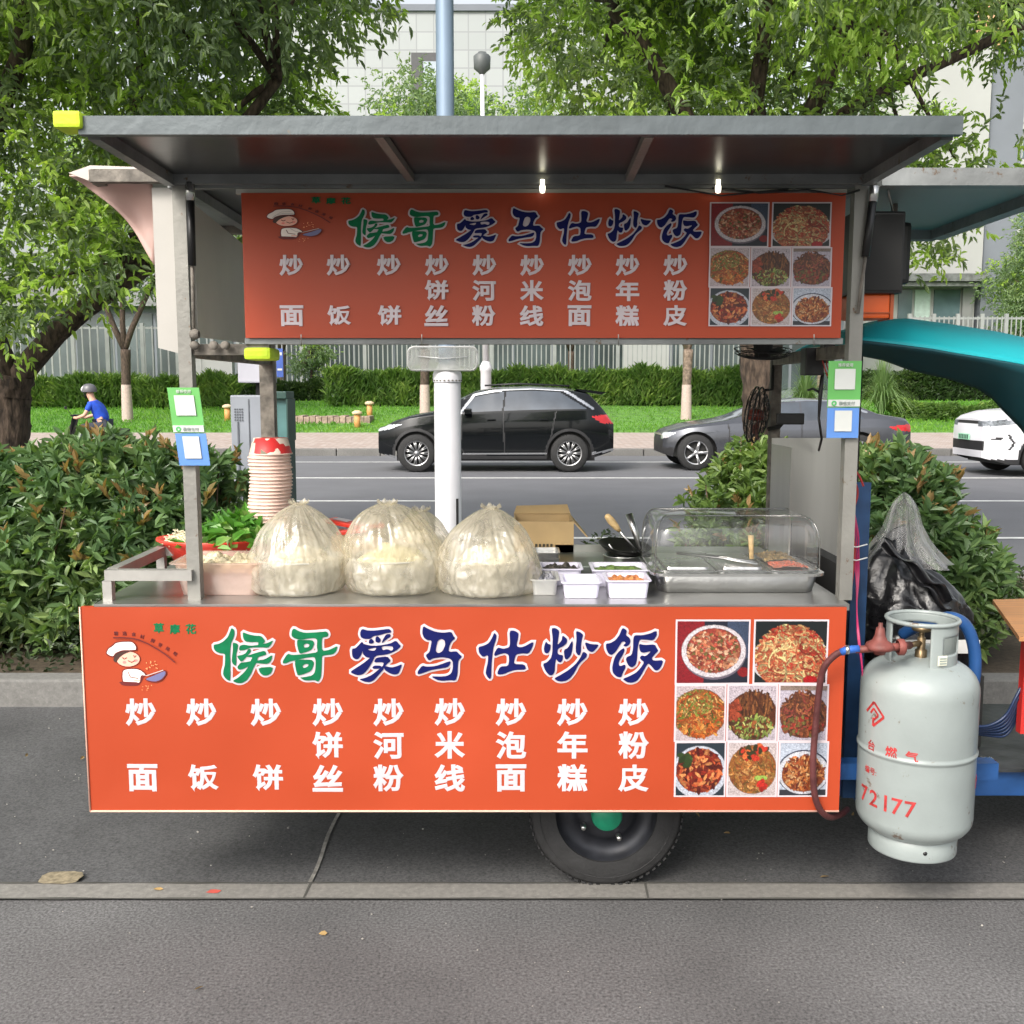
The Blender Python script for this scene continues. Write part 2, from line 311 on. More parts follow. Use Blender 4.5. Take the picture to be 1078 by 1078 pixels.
# ------------------------------------------------------------------ shrubs
SHR = leafmat('photinia_leaf', (.06, .12, .05), (.13, .215, .08), (.27, .36, .13), .36, .28, 1.5)
SHRN = leafmat('photinia_new_leaf', (.20, .17, .06), (.32, .20, .09), (.38, .28, .14), .4, .35, 2)
SHRG = leafmat('privet_leaf', (.07, .13, .04), (.15, .23, .06), (.28, .36, .10), .4, .35, 2)
TWIG = mat('twig_bark', (.10, .065, .04), .9, 0, .2, 20)
def shrub(name, label, base, blobs, nros, group=None, leaf=.075, newp=.1, mats=None, seed=0, cat='shrub'):
    """blobs: ellipsoids (cx,cy,cz,rx,ry,rz); rosettes of leaves sit in their outer shell"""
    root = thing(name, label, cat, base, group); B = np.array(blobs, float)
    w = (B[:, 3]*B[:, 4]+B[:, 3]*B[:, 5]); w = w/w.sum(); k = rng.choice(len(B), nros, p=w)
    d = norm(rng.normal(size=(nros, 3))); d[:, 2] = np.where(d[:, 2] < -.8, -d[:, 2], d[:, 2])
    lump = np.array([1+.16*noise.noise(Vector((a*2.3+kk*7, b_*2.3, c*2.3))) for (a, b_, c), kk in zip(d, k)])
    R = (1-.55*rng.random(nros)**1.9)*lump
    P = B[k, :3]+d*B[k, 3:]*R[:, None]; keep = P[:, 2] > base[2]+.03; P = P[keep]; d = d[keep]; R = R[keep]; m = len(P)
    up = norm(d*.8+np.array([0, 0, .9])+rng.normal(size=(m, 3))*.35)
    nl = 9; PP = np.repeat(P, nl, 0); U = np.repeat(up, nl, 0); rr = np.repeat(rng.random(m), nl)
    sp = norm(rng.normal(size=(m*nl, 3))); D = norm(U*rng.uniform(.25, 1.1, (m*nl, 1))+sp)
    PP = PP-U*rng.uniform(0, leaf*.9, (m*nl, 1))
    isnew = (np.repeat((R > .9) & (P[:, 2] > B[:, 2].mean()+.1), nl)) & (rr < newp*1.7) & (rng.random(m*nl) < .75)
    L = rng.uniform(.7, 1.25, m*nl)*leaf*np.where(isnew, .85, 1); D[isnew] = norm(D[isnew]*.6+U[isnew])
    V, Fq = leaves(PP, D, L, L*rng.uniform(.34, .44, m*nl)); mi = np.repeat(isnew.astype(int), 2)
    np_mesh('foliage', V, Fq, mats or [SHR, SHRN], root, mi)
    b = MB()
    for i in rng.choice(m, min(m, 46), replace=False):
        q = Vector(P[i]); o = Vector((base[0]+(q.x-base[0])*.25, base[1]+(q.y-base[1])*.25, base[2]-.01))
        b.tube([o, o.lerp(q, .5)+Vector((0, 0, .06)), q], [.012, .008, .003], 5)
    b.build('stem', TWIG, root); return root
G = 'clipped glossy shrubs along the kerb'
shrub('photinia_shrub', 'big glossy green shrub at the picture\'s left edge, below the forked tree trunk', (-2.75, 5.7, .1), [(-2.95, 5.7, .55, .75, .62, .62), (-2.25, 5.65, .62, .62, .6, .66), (-3.3, 5.7, .5, .6, .6, .62)], 2500, G, .088)
shrub('photinia_shrub', 'glossy green shrub behind the lower end of the cart\'s bare counter end and two-colour placard', (-1.7, 5.55, .1), [(-1.75, 5.55, .55, .42, .55, .66), (-1.5, 5.5, .4, .26, .5, .48), (-2.0, 5.6, .58, .45, .55, .66)], 1500, G, .084)
shrub('photinia_shrub', 'yellowish green shrub seen between the road and the steel wind guard', (1.28, 6.1, .1), [(1.32, 6.1, .5, .34, .5, .58), (1.5, 6.15, .58, .35, .5, .66)], 900, G, .072, .12, [SHRG, SHRN])
shrub('photinia_shrub', 'glossy shrub with orange shoot tips behind the tied rubbish bags', (2.15, 5.4, .1), [(2.0, 5.35, .6, .42, .5, .62), (2.28, 5.4, .45, .32, .45, .45), (1.8, 5.5, .62, .3, .45, .62)], 1700, G, .08, .16)
# low dark cover in the bed
GC = leafmat('ground_cover_leaf', (.015, .03, .012), (.035, .055, .02), (.09, .06, .04), .5, .2, 2)
n = 26000; P = np.stack([rng.uniform(-4, 4.6, n), rng.uniform(4.9, 7.2, n), rng.uniform(.1, .34, n)], 1); P[:, 2] += .14*np.sin(P[:, 0]*3)+.05*np.sin(P[:, 0]*11)
D = rng.normal(size=(n, 3)); D[:, 2] = np.abs(D[:, 2]); V, Fq = leaves(P, D, rng.uniform(.03, .055, n), rng.uniform(.015, .025, n)); o = np_mesh('ground_cover', V, Fq, GC); o['kind'] = 'stuff'

# ------------------------------------------------------------------ trees
BARK = mat('tree_bark', (.085, .06, .044), .95, 0, .3, 40, 1.0, 45, stretch=(1, 1, .3), dark=(.018, .013, .010))
BARK2 = mat('pale_bark', (.20, .15, .115), .95, 0, .3, 14, .9, 26)
LIMEW = mat('whitewash', (.46, .36, .32), .9, 0, .1, 20, .3, 30)
CAM1 = leafmat('camphor_leaf', (.09, .135, .08), (.17, .235, .115), (.34, .42, .17), .5, .5, .9)
CAM2 = leafmat('far_camphor_leaf', (.09, .15, .08), (.16, .24, .11), (.30, .39, .16), .45, .35, .5)
CAML = leafmat('fresh_leaf', (.20, .32, .06), (.32, .46, .09), (.46, .56, .16), .4, .45, 1.2)
def limb(b, p, q, r0, r1, bend=.1, n=5):
    p = Vector(p); q = Vector(q); L = (q-p).length; pts = []
    for i in range(n+1):
        t = i/n; w = math.sin(t*PI)*bend*L
        pts.append(p.lerp(q, t)+Vector((noise.noise(p*3+Vector((t*2, 0, 0))), noise.noise(p*3+Vector((0, t*2, 5))), .35))*w)
    b.tube(pts, [r0+(r1-r0)*i/n for i in range(n+1)], 9); return pts
def tree(name, label, base, trunk, rads, limbs, clumps, nleaf, leaf, mats, fresh=.12, group=None, wash=None, bark=None, droop=.35, spr=9):
    """trunk polyline with radii; limbs (from, to, r0, r1); clumps (x,y,z,r)"""
    root = thing(name, label, 'tree', base, group); b = MB()
    tp = [Vector(p) for p in trunk]
    # finer, lumpy trunk
    fine = []; fr = []
    NK = 26 if rads[0] > .1 and base[1] < 12 else 6
    for i in range(len(tp)-1):
        for k in range(NK): fine.append(tp[i].lerp(tp[i+1], k/NK)); fr.append((rads[i]+(rads[i+1]-rads[i])*k/NK)*(1+.08*noise.noise(fine[-1]*7)))
    fine.append(tp[-1]); fr.append(rads[-1]); b.tube(fine, fr, 14 if NK == 6 else 44)
    if NK > 6:
        for i_, v_ in enumerate(b.v):
            q_ = Vector(v_); d_ = noise.noise(Vector((q_.x*26, q_.y*26, q_.z*7)))+.7*noise.noise(Vector((q_.x*60, q_.y*60, q_.z*22))); c_ = fine[min(len(fine)-1, i_//44)]; b.v[i_] = tuple(q_+(q_-c_).normalized()*.016*d_)
    for l in limbs: limb(b, l[0], l[1], l[2], l[3])
    Cn = np.array(clumps, float); idx = rng.choice(len(Cn), min(len(Cn), 40), replace=False)
    src = [Vector(l[1]) for l in limbs]+[tp[-1]]
    for i in idx:
        q = Vector(Cn[i, :3]); s = min(src, key=lambda a: (a-q).length); limb(b, s, q, .03, .008, .12, 4)
    b.build('trunk', bark or BARK, root)
    if wash:
        w = MB(); w.lathe([(wash[2]+.004, wash[0]), (wash[3]+.004, wash[1])], (trunk[0][0], trunk[0][1], 0), 14); w.build('whitewash_band', LIMEW, root)
    m = nleaf//spr; wt = Cn[:, 3]**2; k = rng.choice(len(Cn), m, p=wt/wt.sum())
    d = norm(rng.normal(size=(m, 3))); R = rng.random(m)**.42
    P = Cn[k, :3]+d*(Cn[k, 3]*R)[:, None]*np.array([1, 1, .72])
    tw = norm(d+rng.normal(size=(m, 3))*.5+np.array([0, 0, -droop]))     # twig direction
    s = rng.random((m, spr, 1)); PP = (P[:, None, :]+tw[:, None, :]*s*leaf*3.2).reshape(-1, 3)
    D = norm(np.repeat(tw, spr, 0)*.9+rng.normal(size=(m*spr, 3))*.75+np.array([0, 0, -droop*.6]))
    L = leaf*rng.uniform(.7, 1.2, m*spr)
    fr_cl = rng.random(len(Cn)) < fresh*2.2
    isf = np.repeat(fr_cl[k] & (R > .72) & (rng.random(m) < .8), spr)
    V, Fq = leaves(PP, D, L, L*rng.uniform(.36, .48, m*spr), .2, .2)
    np_mesh('crown', V, Fq, mats, root, np.repeat(isf.astype(int), 2)); return root
def clumpset(n, c, r, rc, zmin=-9, avoid=None):
    out = []
    while len(out) < n:
        d = Vector(rng.normal(size=3)).normalized()*(rng.random()**.4)
        p = Vector((c[0]+d.x*r[0], c[1]+d.y*r[1], c[2]+d.z*r[2]))
        if p.z < zmin or (avoid and avoid(p)): continue
        out.append((p.x, p.y, p.z, rc*rng.uniform(.7, 1.3)))
    return out
# near tree, left: forked trunk at the edge
tb = (-3.55, 7.2, .1)
cl = clumpset(105, (-3.1, 7.3, 4.9), (3.3, 2.6, 2.4), .52, 2.6, lambda p: p.x > -1.05)
cl += [(-2.9, 6.6, 2.2, .3), (-3.25, 6.5, 1.95, .3), (-2.65, 6.7, 2.35, .3), (-3.3, 6.7, 2.35, .42), (-2.95, 6.8, 2.6, .42), (-3.55, 6.6, 2.15, .36), (-2.6, 7.1, 2.75, .4), (-3.7, 6.6, 2.6, .45), (-3.1, 6.9, 2.95, .5), (-2.4, 6.9, 3.2, .45), (-3.5, 6.9, 3.3, .5)]
tree('camphor_tree', 'large leafy tree with dark forked trunk, its leaves hanging beside the cart roof', tb,
     [tb, (-3.57, 7.2, .8), (-3.53, 7.2, 1.45), (-3.5, 7.2, 1.6)], [.17, .14, .15, .16],
     [((-3.52, 7.2, 1.5), (-2.5, 7.2, 2.35), .09, .06), ((-2.5, 7.2, 2.35), (-1.6, 7.3, 3.6), .06, .035), ((-3.52, 7.2, 1.5), (-3.7, 7.1, 2.5), .12, .08), ((-3.7, 7.1, 2.5), (-3.2, 7.2, 4.6), .08, .05), ((-3.7, 7.1, 2.5), (-4.6, 7.2, 4.4), .06, .04), ((-2.5, 7.2, 2.35), (-2.7, 7.8, 4.3), .05, .03)],
     cl, 135000, .070, [CAM1, CAML], .42)
# near tree, right: behind the fan
cx = X(797, 7.6)
cl = clumpset(120, (2.35, 7.9, 5.0), (3.0, 2.4, 2.1), .5, 3.15, lambda p: p.x < .3 or (p.x > 2.75 and p.z < 4.45))
cl += [(2.85, 7.3, 2.85, .30), (2.95, 7.4, 2.6, .26), (2.75, 7.5, 2.45, .26), (3.1, 7.4, 3.1, .28), (2.85, 7.6, 3.2, .30), (2.6, 7.4, 2.95, .3), (3.4, 7.5, 3.3, .22), (2.5, 7.3, 3.3, .4)]
tree('camphor_tree', 'large leafy tree whose rough brown trunk shows between the sedan and the hanging fan', (cx, 7.6, .1),
     [(cx-.02, 7.6, .1), (cx-.02, 7.6, 1.15), (cx, 7.6, 1.5), (cx+.0, 7.6, 1.9), (cx, 7.6, 2.6)], [.12, .082, .125, .15, .13],
     [((cx, 7.6, 2.5), (cx-1.1, 7.7, 4.2), .09, .05), ((cx, 7.6, 2.5), (cx+.6, 7.6, 4.2), .09, .05), ((cx+.3, 7.6, 3.3), (cx+2.1, 7.6, 4.15), .05, .03), ((cx, 7.6, 2.6), (cx+.1, 8.2, 5), .08, .04)],
     cl, 140000, .064, [CAM1, CAML], .42)
# street trees beyond the road
G = 'street trees beyond the road'
def street_tree(px, label, Y=31, h=5.4, cr=2.3, nl=15000, r=.16, zb=None, fork=False, wash=True, leaf=.15, mats=None, cn=26, seed=0, skip=None):
    x = X(px, Y); z0 = .33+(Y-28)/9*.75
    zt = Z(375, Y)+.2
    wash_z = Z(405, Y)
    limbs = [((x, Y, zt), (x-cr*.5, Y, h), .1, .05), ((x, Y, zt), (x+cr*.5, Y+.3, h), .1, .05), ((x, Y, zt), (x, Y, h+.8), .09, .05)]
    return tree('street_tree', label, (x, Y, z0), [(x, Y, z0-.1), (x, Y, wash_z), (x+.03, Y, zt)], [r, r*.85, r*.9], limbs,
                clumpset(cn, (x, Y, h+cr*.75), (cr, cr, cr*1.25), .85 if cr > 1 else .3, h*.7, skip), nl, leaf, mats or [CAM2, CAML], .2, G, (z0-.05, wash_z, r*1.02, r*.87) if wash else None, BARK2 if px > 700 else None, spr=6)
street_tree(137, 'slim street tree with whitewashed foot beside the scooter rider', 31, 5.3, 2.3)
street_tree(448, 'street tree with whitewashed foot half hidden by the white lamp pole', 31, 6.2, 2.4, 16000)
street_tree(721, 'street tree with knotty pale trunk between the black and grey cars', 31, 6.0, 2.7, 18000)
street_tree(-60, 'street tree across the road at the picture\'s far left', 33, 5.4, 3.0, 15000)
street_tree(300, 'street tree behind the fence rising over the cart\'s left roof corner', 44, 7.5, 3.4, 14000, .16, wash=False, leaf=.2)
street_tree(600, 'street tree behind the fence, right of the pale tiled building', 44, 7.5, 3.6, 14000, .16, wash=False, leaf=.2)
street_tree(860, 'tall street tree beyond the hedge above the right roof corner', 44, 8.5, 4.0, 14000, .16, wash=False, leaf=.2)
street_tree(500, 'small light green tree poking up behind the roof beside the lamp head', 52, 13.2, 1.4, 5000, .14, wash=False, leaf=.2, cn=14, mats=[CAML, CAML])
street_tree(1082, 'dense evergreen tree in front of the apartment block', 46, 4.8, 1.9, 16000, .16, wash=False, leaf=.16)
street_tree(330, 'young tree with thin trunk seen under the orange sign near the fence', 38.5, 2.3, .55, 2500, .05, wash=False, leaf=.13, cn=9)

# ------------------------------------------------------------------ hedge, ornamental grass
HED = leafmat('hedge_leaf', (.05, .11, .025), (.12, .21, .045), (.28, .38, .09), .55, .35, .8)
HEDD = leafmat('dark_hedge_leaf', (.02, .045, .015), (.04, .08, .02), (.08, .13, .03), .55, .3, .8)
def hedge(label, px0, px1, Y0, Y1, ytop, n, leaf=.32, w=.05, m=HED, up=.9, zbase=None):
    x0, x1 = X(px0, Y0), X(px1, Y0); z0 = (.33+min(.75, (Y0-28)/9*.75)) if zbase is None else zbase; z1 = Z(ytop, Y0)
    root = thing('hedge', label, 'hedge', ((x0+x1)/2, Y0, z0), 'hedges behind the lawn')
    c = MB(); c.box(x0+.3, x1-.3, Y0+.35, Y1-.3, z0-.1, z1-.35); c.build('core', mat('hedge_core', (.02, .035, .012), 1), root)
    face = rng.random(n) < .6
    P = np.stack([rng.uniform(x0, x1, n), np.where(face, Y0+rng.random(n)**1.5*.5, rng.uniform(Y0, Y1, n)), np.where(face, rng.uniform(z0, z1-.15, n), z1-.2-rng.random(n)*.25)], 1)
    P[:, 2] += (.10*np.sin(P[:, 0]*1.7)+.07*np.sin(P[:, 0]*4.3+1)+.05*np.sin(P[:, 0]*9.1))*np.clip((P[:, 2]-z0)/(z1-z0), 0, 1); P[:, 1] += .12*np.sin(P[:, 0]*2.3)
    D = rng.normal(size=(n, 3))*.5; D[:, 1] -= .4; D[:, 2] = np.abs(D[:, 2])+up
    L = rng.uniform(.6, 1.2, n)*leaf; V, Fq = leaves(P, D, L, w*rng.uniform(.7, 1.3, n), .2, .35); np_mesh('foliage', V, Fq, m, root)
hedge('shaggy grass hedge behind the scooter rider', 12, 250, 34.5, 36.5, 396, 12000)
hedge('shaggy grass hedge behind the black car', 345, 790, 35, 37, 388, 20000)
hedge('trimmed green hedge above the white car', 940, 1160, 31, 32.3, 420, 9000, .12, .05, HED, .2)
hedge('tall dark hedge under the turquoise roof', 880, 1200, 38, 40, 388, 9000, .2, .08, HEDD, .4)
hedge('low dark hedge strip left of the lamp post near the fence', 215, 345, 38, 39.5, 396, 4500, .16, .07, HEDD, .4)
PAM = leafmat('pampas_blade', (.07, .13, .04), (.17, .26, .10), (.34, .42, .2), .5, .35, 1)
for px, lab, hh in ((845, 'arching pale grass clump between the trunk and the payment placard', 1.9), (925, 'wide arching grass clump right of the payment placard', 2.05)):
    Y = 31.5; x = X(px, Y); z0 = .6; root = thing('pampas_grass', lab, 'ornamental grass', (x, Y, z0), 'arching grass clumps')
    b = MB()
    for i in range(420):
        a = rng.uniform(0, 2*PI); sp = rng.uniform(.15, 1.5); h = hh*rng.uniform(.7, 1.1); w = rng.uniform(.016, .03)
        dx, dy = math.cos(a), math.sin(a); px_, py_ = -dy*w, dx*w; vs = []; ns = 7
        for k in range(ns+1):
            t = k/ns; r = sp*t**1.3; z = h*(t*1.5-.95*t*t*(sp/1.1+.35)); q = w*(1-t*.9)/w
            vs += [(x+dx*r+px_*q, Y+dy*r+py_*q, z0+z), (x+dx*r-px_*q, Y+dy*r-py_*q, z0+z)]
        b.add(vs, [[2*k, 2*k+1, 2*k+3, 2*k+2] for k in range(ns)])
    b.build('blades', PAM, root)

# ------------------------------------------------------------------ fence, buildings
FEN = mat('white_railing', (.27, .285, .28), .6, 0, .08, 2)
for px0, px1, ytop, lab, Y in ((-60, 228, 343, 'tall pale picket fence behind the hedge at the picture\'s left part', 40), (255, 780, 352, 'pale picket fence seen below the orange sign', 41), (950, 1150, 333, 'white picket fence in front of the white house', 41)):
    x0, x1 = X(px0, Y), X(px1, Y); zt = Z(ytop, Y)
    root = thing('picket_fence', lab, 'fence', ((x0+x1)/2, Y, 1.08), 'picket fences')
    b = MB(); b.box(x0, x1, Y-.02, Y+.02, zt-.12, zt-.04); b.box(x0, x1, Y-.02, Y+.02, 1.5, 1.58); b.build('rail', FEN, root)
    b = MB(); x = x0
    while x < x1: b.box(x, x+(.06 if px0 < 0 else .045), Y-.045, Y-.022, 1.0, zt); x += (.30 if px0 < 0 else .19)
    o = b.build('pickets', FEN, root)
    for i in range(9):
        xx = x0+(x1-x0)*i/8; b = MB(); b.box(xx-.07, xx+.07, Y-.06, Y+.06, 1.0, zt+.1); b.build('post', FEN, root)
TILE = bpy.data.materials.new('tiled_facade'); TILE.use_nodes = True; t = TILE.node_tree; bs = t.nodes['Principled BSDF']
tc = t.nodes.new('ShaderNodeTexCoord'); br = t.nodes.new('ShaderNodeTexBrick'); mp = t.nodes.new('ShaderNodeMapping'); mp.inputs['Rotation'].default_value = (PI/2, 0, 0)
br.offset = 0; br.inputs['Scale'].default_value = .8; br.inputs['Color1'].default_value = (.30, .32, .325, 1); br.inputs['Color2'].default_value = (.33, .35, .355, 1); br.inputs['Mortar'].default_value = (.24, .25, .26, 1); br.inputs['Mortar Size'].default_value = .03
br.inputs['Brick Width'].default_value = .8; br.inputs['Row Height'].default_value = .8
t.links.new(tc.outputs['Object'], mp.inputs[0]); t.links.new(mp.outputs[0], br.inputs['Vector']); t.links.new(br.outputs[0], bs.inputs['Base Color'])
GLASSB = mat('building_glass', (.10, .15, .17), .12, 0, .2, .6, spec=.8)
GLASSG = mat('curtain_wall', (.065, .085, .09), .25, 0, .25, .5, spec=.7)
CREAM = mat('white_render', (.36, .365, .36), .8, 0, .04, .4)
GREYW = mat('grey_render', (.17, .185, .215), .85, 0, .06, .5)
PALE = mat('apartment_render', (.26, .26, .27), .85, 0, .05, .4)
PEACH = mat('peach_render', (.66, .38, .22), .85, 0, .05)
DARKF = mat('dark_window_frame', (.07, .07, .075), .6)
CURT = mat('curtain', (.45, .55, .52), .9)
Y = 62; x0, x1 = X(250, Y, 60), X(700, Y, 60); zt = Z(12, Y)
root = thing('office_building', 'pale tiled building block behind the blue lamp pole with one dark window', 'building', ((x0+x1)/2, Y, 1))
b = MB(); b.box(x0, x1, Y, Y+14, 0, zt); b.build('wall', TILE, root)
b = MB(); b.box(x0-.15, x1+.15, Y-.15, Y+14.15, zt, zt+.35); b.build('parapet', GREYW, root)
wx0, wx1, wz0, wz1 = X(433, Y, 60), X(463, Y, 60), Z(104, Y), Z(56, Y)
for k in range(4):
    zz = wz0-k*5.2
    if zz < 2: break
    f = MB(); f.box(wx0, wx1, Y-.12, Y-.01, zz, zz+wz1-wz0); f = f.build('window_frame', DARKF, root)
    g = MB(); g.box(wx0+.7, wx1-.12, Y-.16, Y-.125, zz+.15, zz+wz1-wz0-.5); g.build('pane', mat('bright_pane', (.35, .40, .45), .15, 0, .1), f)
# long low glazed hall behind the fence
Y = 47; root = thing('glass_hall', 'long low hall with bluish glass front behind the picket fence', 'building', (-6, Y, 1))
b = MB(); b.box(-40, 15, Y, Y+9, 1, 5.2); b.build('wall', GREYW, root)
b = MB(); b.box(-40.3, 15.3, Y-.6, Y+9.3, 5.2, 5.5); b.build('roof', FRAMED, root)
for k in range(30):
    x0 = -39.5+k*1.8
    if X(655, Y) < x0+.8 < X(705, Y): continue
    f = MB(); f.box(x0, x0+1.65, Y-.05, Y-.003, 1.5, 4.9); f.build('window', GLASSG, root)
b = MB(); b.box(X(655, 43), X(702, 43), 43, 43.4, 1, Z(358, 43)); tag(b.build('gate_pillar', CREAM, org=(X(678, 43), 43, 1)), 'wide white wall block behind the black car under the sign', 'wall', 'white wall blocks by the fence')
b = MB(); b.box(X(196, 39.3), X(248, 39.3), 39.3, 39.7, 1, Z(362, 39.3)); b.box(X(216, 39.3)-.02, X(216, 39.3)+.02, 39.28, 39.298, 1.1, Z(362, 39.3)); tag(b.build('gate_pillar', CREAM, org=(X(220, 39.3), 39.3, 1)), 'white wall block showing under the cart\'s left side bar', 'wall', 'white wall blocks by the fence')
# white house, right
Y = 50; root = thing('white_house', 'white house with dark ground-floor windows above the turquoise roof', 'house', (X(960, Y), Y, 1))
b = MB(); b.box(X(900, Y), X(1022, Y), Y, Y+10, Z(292, Y), Z(35, Y)); b.box(X(900, Y), X(1022, Y), Y+.6, Y+9, 0, Z(292, Y)-.01); b.build('wall', CREAM, root)
b = MB(); b.box(X(900, Y), X(1024, Y), Y-.5, Y-.01, Z(297, Y), Z(289, Y)); b.box(X(900, Y), X(1018, Y), Y-.35, Y-.01, Z(302, Y), Z(298, Y)); b.build('ledge', FRAMED, root)
for a, c, mm in ((942, 956, GLASSB), (959, 975, CURT), (979, 1006, GLASSB)):
    b = MB(); b.box(X(a, Y), X(c, Y), Y+.5, Y+.59, Z(345, Y), Z(304, Y)); w = b.build('window', mm, root)
b = MB(); b.box(X(1008, Y), X(1018, Y), Y+.4, Y+.598, 1, Z(302, Y)); b.build('door_frame', PALE, root)
Y = 50.3; root = thing('grey_tower', 'tall blank grey wall tower between the white house and apartment block', 'building', (X(1040, Y), Y, 1))
b = MB(); b.box(X(1022, Y)+.02, X(1056, Y), Y, Y+9, 0, Z(58, Y)); b.build('wall', GREYW, root)
b = MB(); b.box(X(1022, Y)-.08, X(1056, Y)+.1, Y-.1, Y+9.1, Z(58, Y), Z(55, Y)); b.build('coping', PALE, root)
# apartment block far right
Y = 95; x0, x1 = X(1030, Y, 100), X(1260, Y, 100); zt = 60
root = thing('apartment_block', 'tall far apartment block with rows of dark windows at the picture\'s right edge', 'building', ((x0+x1)/2, Y, 1))
b = MB(); b.box(x0, x1, Y, Y+12, 0, zt); b.build('wall', PALE, root)
b = MB(); b.box(x0-.5, x0+1.7, Y-1.2, Y-.01, Z(52, Y), Z(-60, Y)); b.build('side_bay', PEACH, root)
win = None
for r in range(13):
    zz = 2+r*3.05+2.2
    s = MB(); s.box(x0, x1, Y-.35, Y-.01, zz-1.0, zz-.55); s.build('balcony_band', mat('light_band', (.38, .38, .38), .8), root)
    for k in range(8):
        xx = x0+.9+k*2.4
        if win is None:
            f = MB(); f.box(xx, xx+1.7, Y-.08, Y-.01, zz-.4, zz+1.3); win = f.build('window', GLASSB, root); wx, wz = xx, zz
            g = MB(); g.box(xx+.8, xx+.88, Y-.12, Y-.085, zz-.4, zz+1.3); g.build('mullion', CREAM, win)
        else:
            c = copy_tree(win, root); c.location = (xx-wx, 0, zz-wz)

# ------------------------------------------------------------------ lawn furniture
for px, py, Y, lab in ((239, 424, 31, 'small orange bollard lamp on the lawn left of the grey cabinet'), (376, 440, 29.2, 'small orange bollard lamp on the lawn nearest the black car\'s bonnet'), (389, 425, 32, 'small orange bollard lamp higher on the lawn by the stone border')):
    x = X(px, Y, py); z0 = .33+(Y-28)/9*.75
    root = thing('bollard_lamp', lab, 'lamp', (x, Y, z0), 'orange bollard lamps on the lawn')
    b = MB(); b.lathe([(0, z0-.03), (.09, z0-.03), (.09, z0+.36), (0, z0+.36)], (x, Y, 0), 12); b.build('post', mat('orange_bollard', (.62, .30, .10), .6), root)
    b = MB(); b.lathe([(0, z0+.36), (.14, z0+.37), (.15, z0+.43), (.06, z0+.48), (0, z0+.48)], (x, Y, 0), 14); b.build('cap', mat('bollard_cap', (.60, .45, .30), .6), root)
STONE = mat('brown_stone', (.32, .24, .19), .9, 0, .25, 8, .5, 20)
b = MB()
for k in range(15):
    x = X(298, 30.5)+k*.155*1.15; b.box(x, x+.165, 30.2, 31.0+.1*math.sin(k), .45, .72+.02*math.sin(k*2.7), bev=.02)
tag(b.build('stone_border', STONE, org=(X(335, 30.5), 30.5, .5)), 'low row of brown stones edging the lawn left of the black car', 'stone border')

# ------------------------------------------------------------------ cars
GLASSC = mat('car_glass', (.05, .062, .08), .06, 0, .2, 2, spec=.9)
CHR = mat('chrome_trim', (.75, .75, .76), .2, 1, .02)
HEAD = mat('headlight_glass', (.62, .64, .66), .12, .3, .1, 20, spec=.9)
TAIL = mat('tail_light_red', (.55, .01, .015), .15, 0, .1, coat=.6)
RIM = mat('alloy_rim', (.42, .42, .43), .3, .9, .05)
CLAD = mat('dark_cladding', (.02, .02, .022), .5)
def lerp(tab, x):
    if x <= tab[0][0]: return tab[0][1]
    for (a, b_), (c, d) in zip(tab, tab[1:]):
        if x <= c:
            t = (x-a)/(c-a); return b_+(d-b_)*t
    return tab[-1][1]
def smooth(tab, x, w=.08): return (lerp(tab, x-w)+2*lerp(tab, x-w/2)+3*lerp(tab, x)+2*lerp(tab, x+w/2)+lerp(tab, x+w))/9
def inpoly(x, z, P):
    c = False; n = len(P)
    for i in range(n):
        (x1, z1), (x2, z2) = P[i], P[(i+1) % n]
        if (z1 > z) != (z2 > z) and x < (x2-x1)*(z-z1)/(z2-z1)+x1: c = not c
    return c
def wheel_part(root, x, y, r, wdt, spokes, rimm=RIM, sw=.02):
    b = MB(); b.lathe([(r*.66, -wdt/2), (r*.93, -wdt/2), (r, -wdt*.36), (r, wdt*.36), (r*.93, wdt/2), (r*.66, wdt/2), (r*.66, -wdt/2)], (x, y, r), 40, ax='Y')
    w = b.build('wheel', RUBBER, root)
    s = -1 if y < ORG[root].y else 1; yo = y+s*wdt*.42
    b = MB(); b.lathe([(r*.67, 0), (r*.62, -s*.0), (r*.60, -s*.03)], (x, yo, r), 40, ax='Y')
    for k in range(spokes):
        a = 2*PI*k/spokes
        for da in ((-.09, .09) if sw < .03 else (0,)):
            b.tube([(x+math.cos(a)*r*.12, yo-s*.02, r+math.sin(a)*r*.12), (x+math.cos(a+da)*r*.63, yo-s*.012, r+math.sin(a+da)*r*.63)], sw/2, 5)
    b.lathe([(0, s*.005), (r*.13, s*.0), (r*.15, -s*.03)], (x, yo, r), 20, ax='Y')
    b.build('rim', rimm, w)
    b = MB(); b.lathe([(0, yo-s*.06), (r*.6, yo-s*.06)], (x, 0, r), 24, ax='Y'); b.build('brake_disc', BLACKM, w)
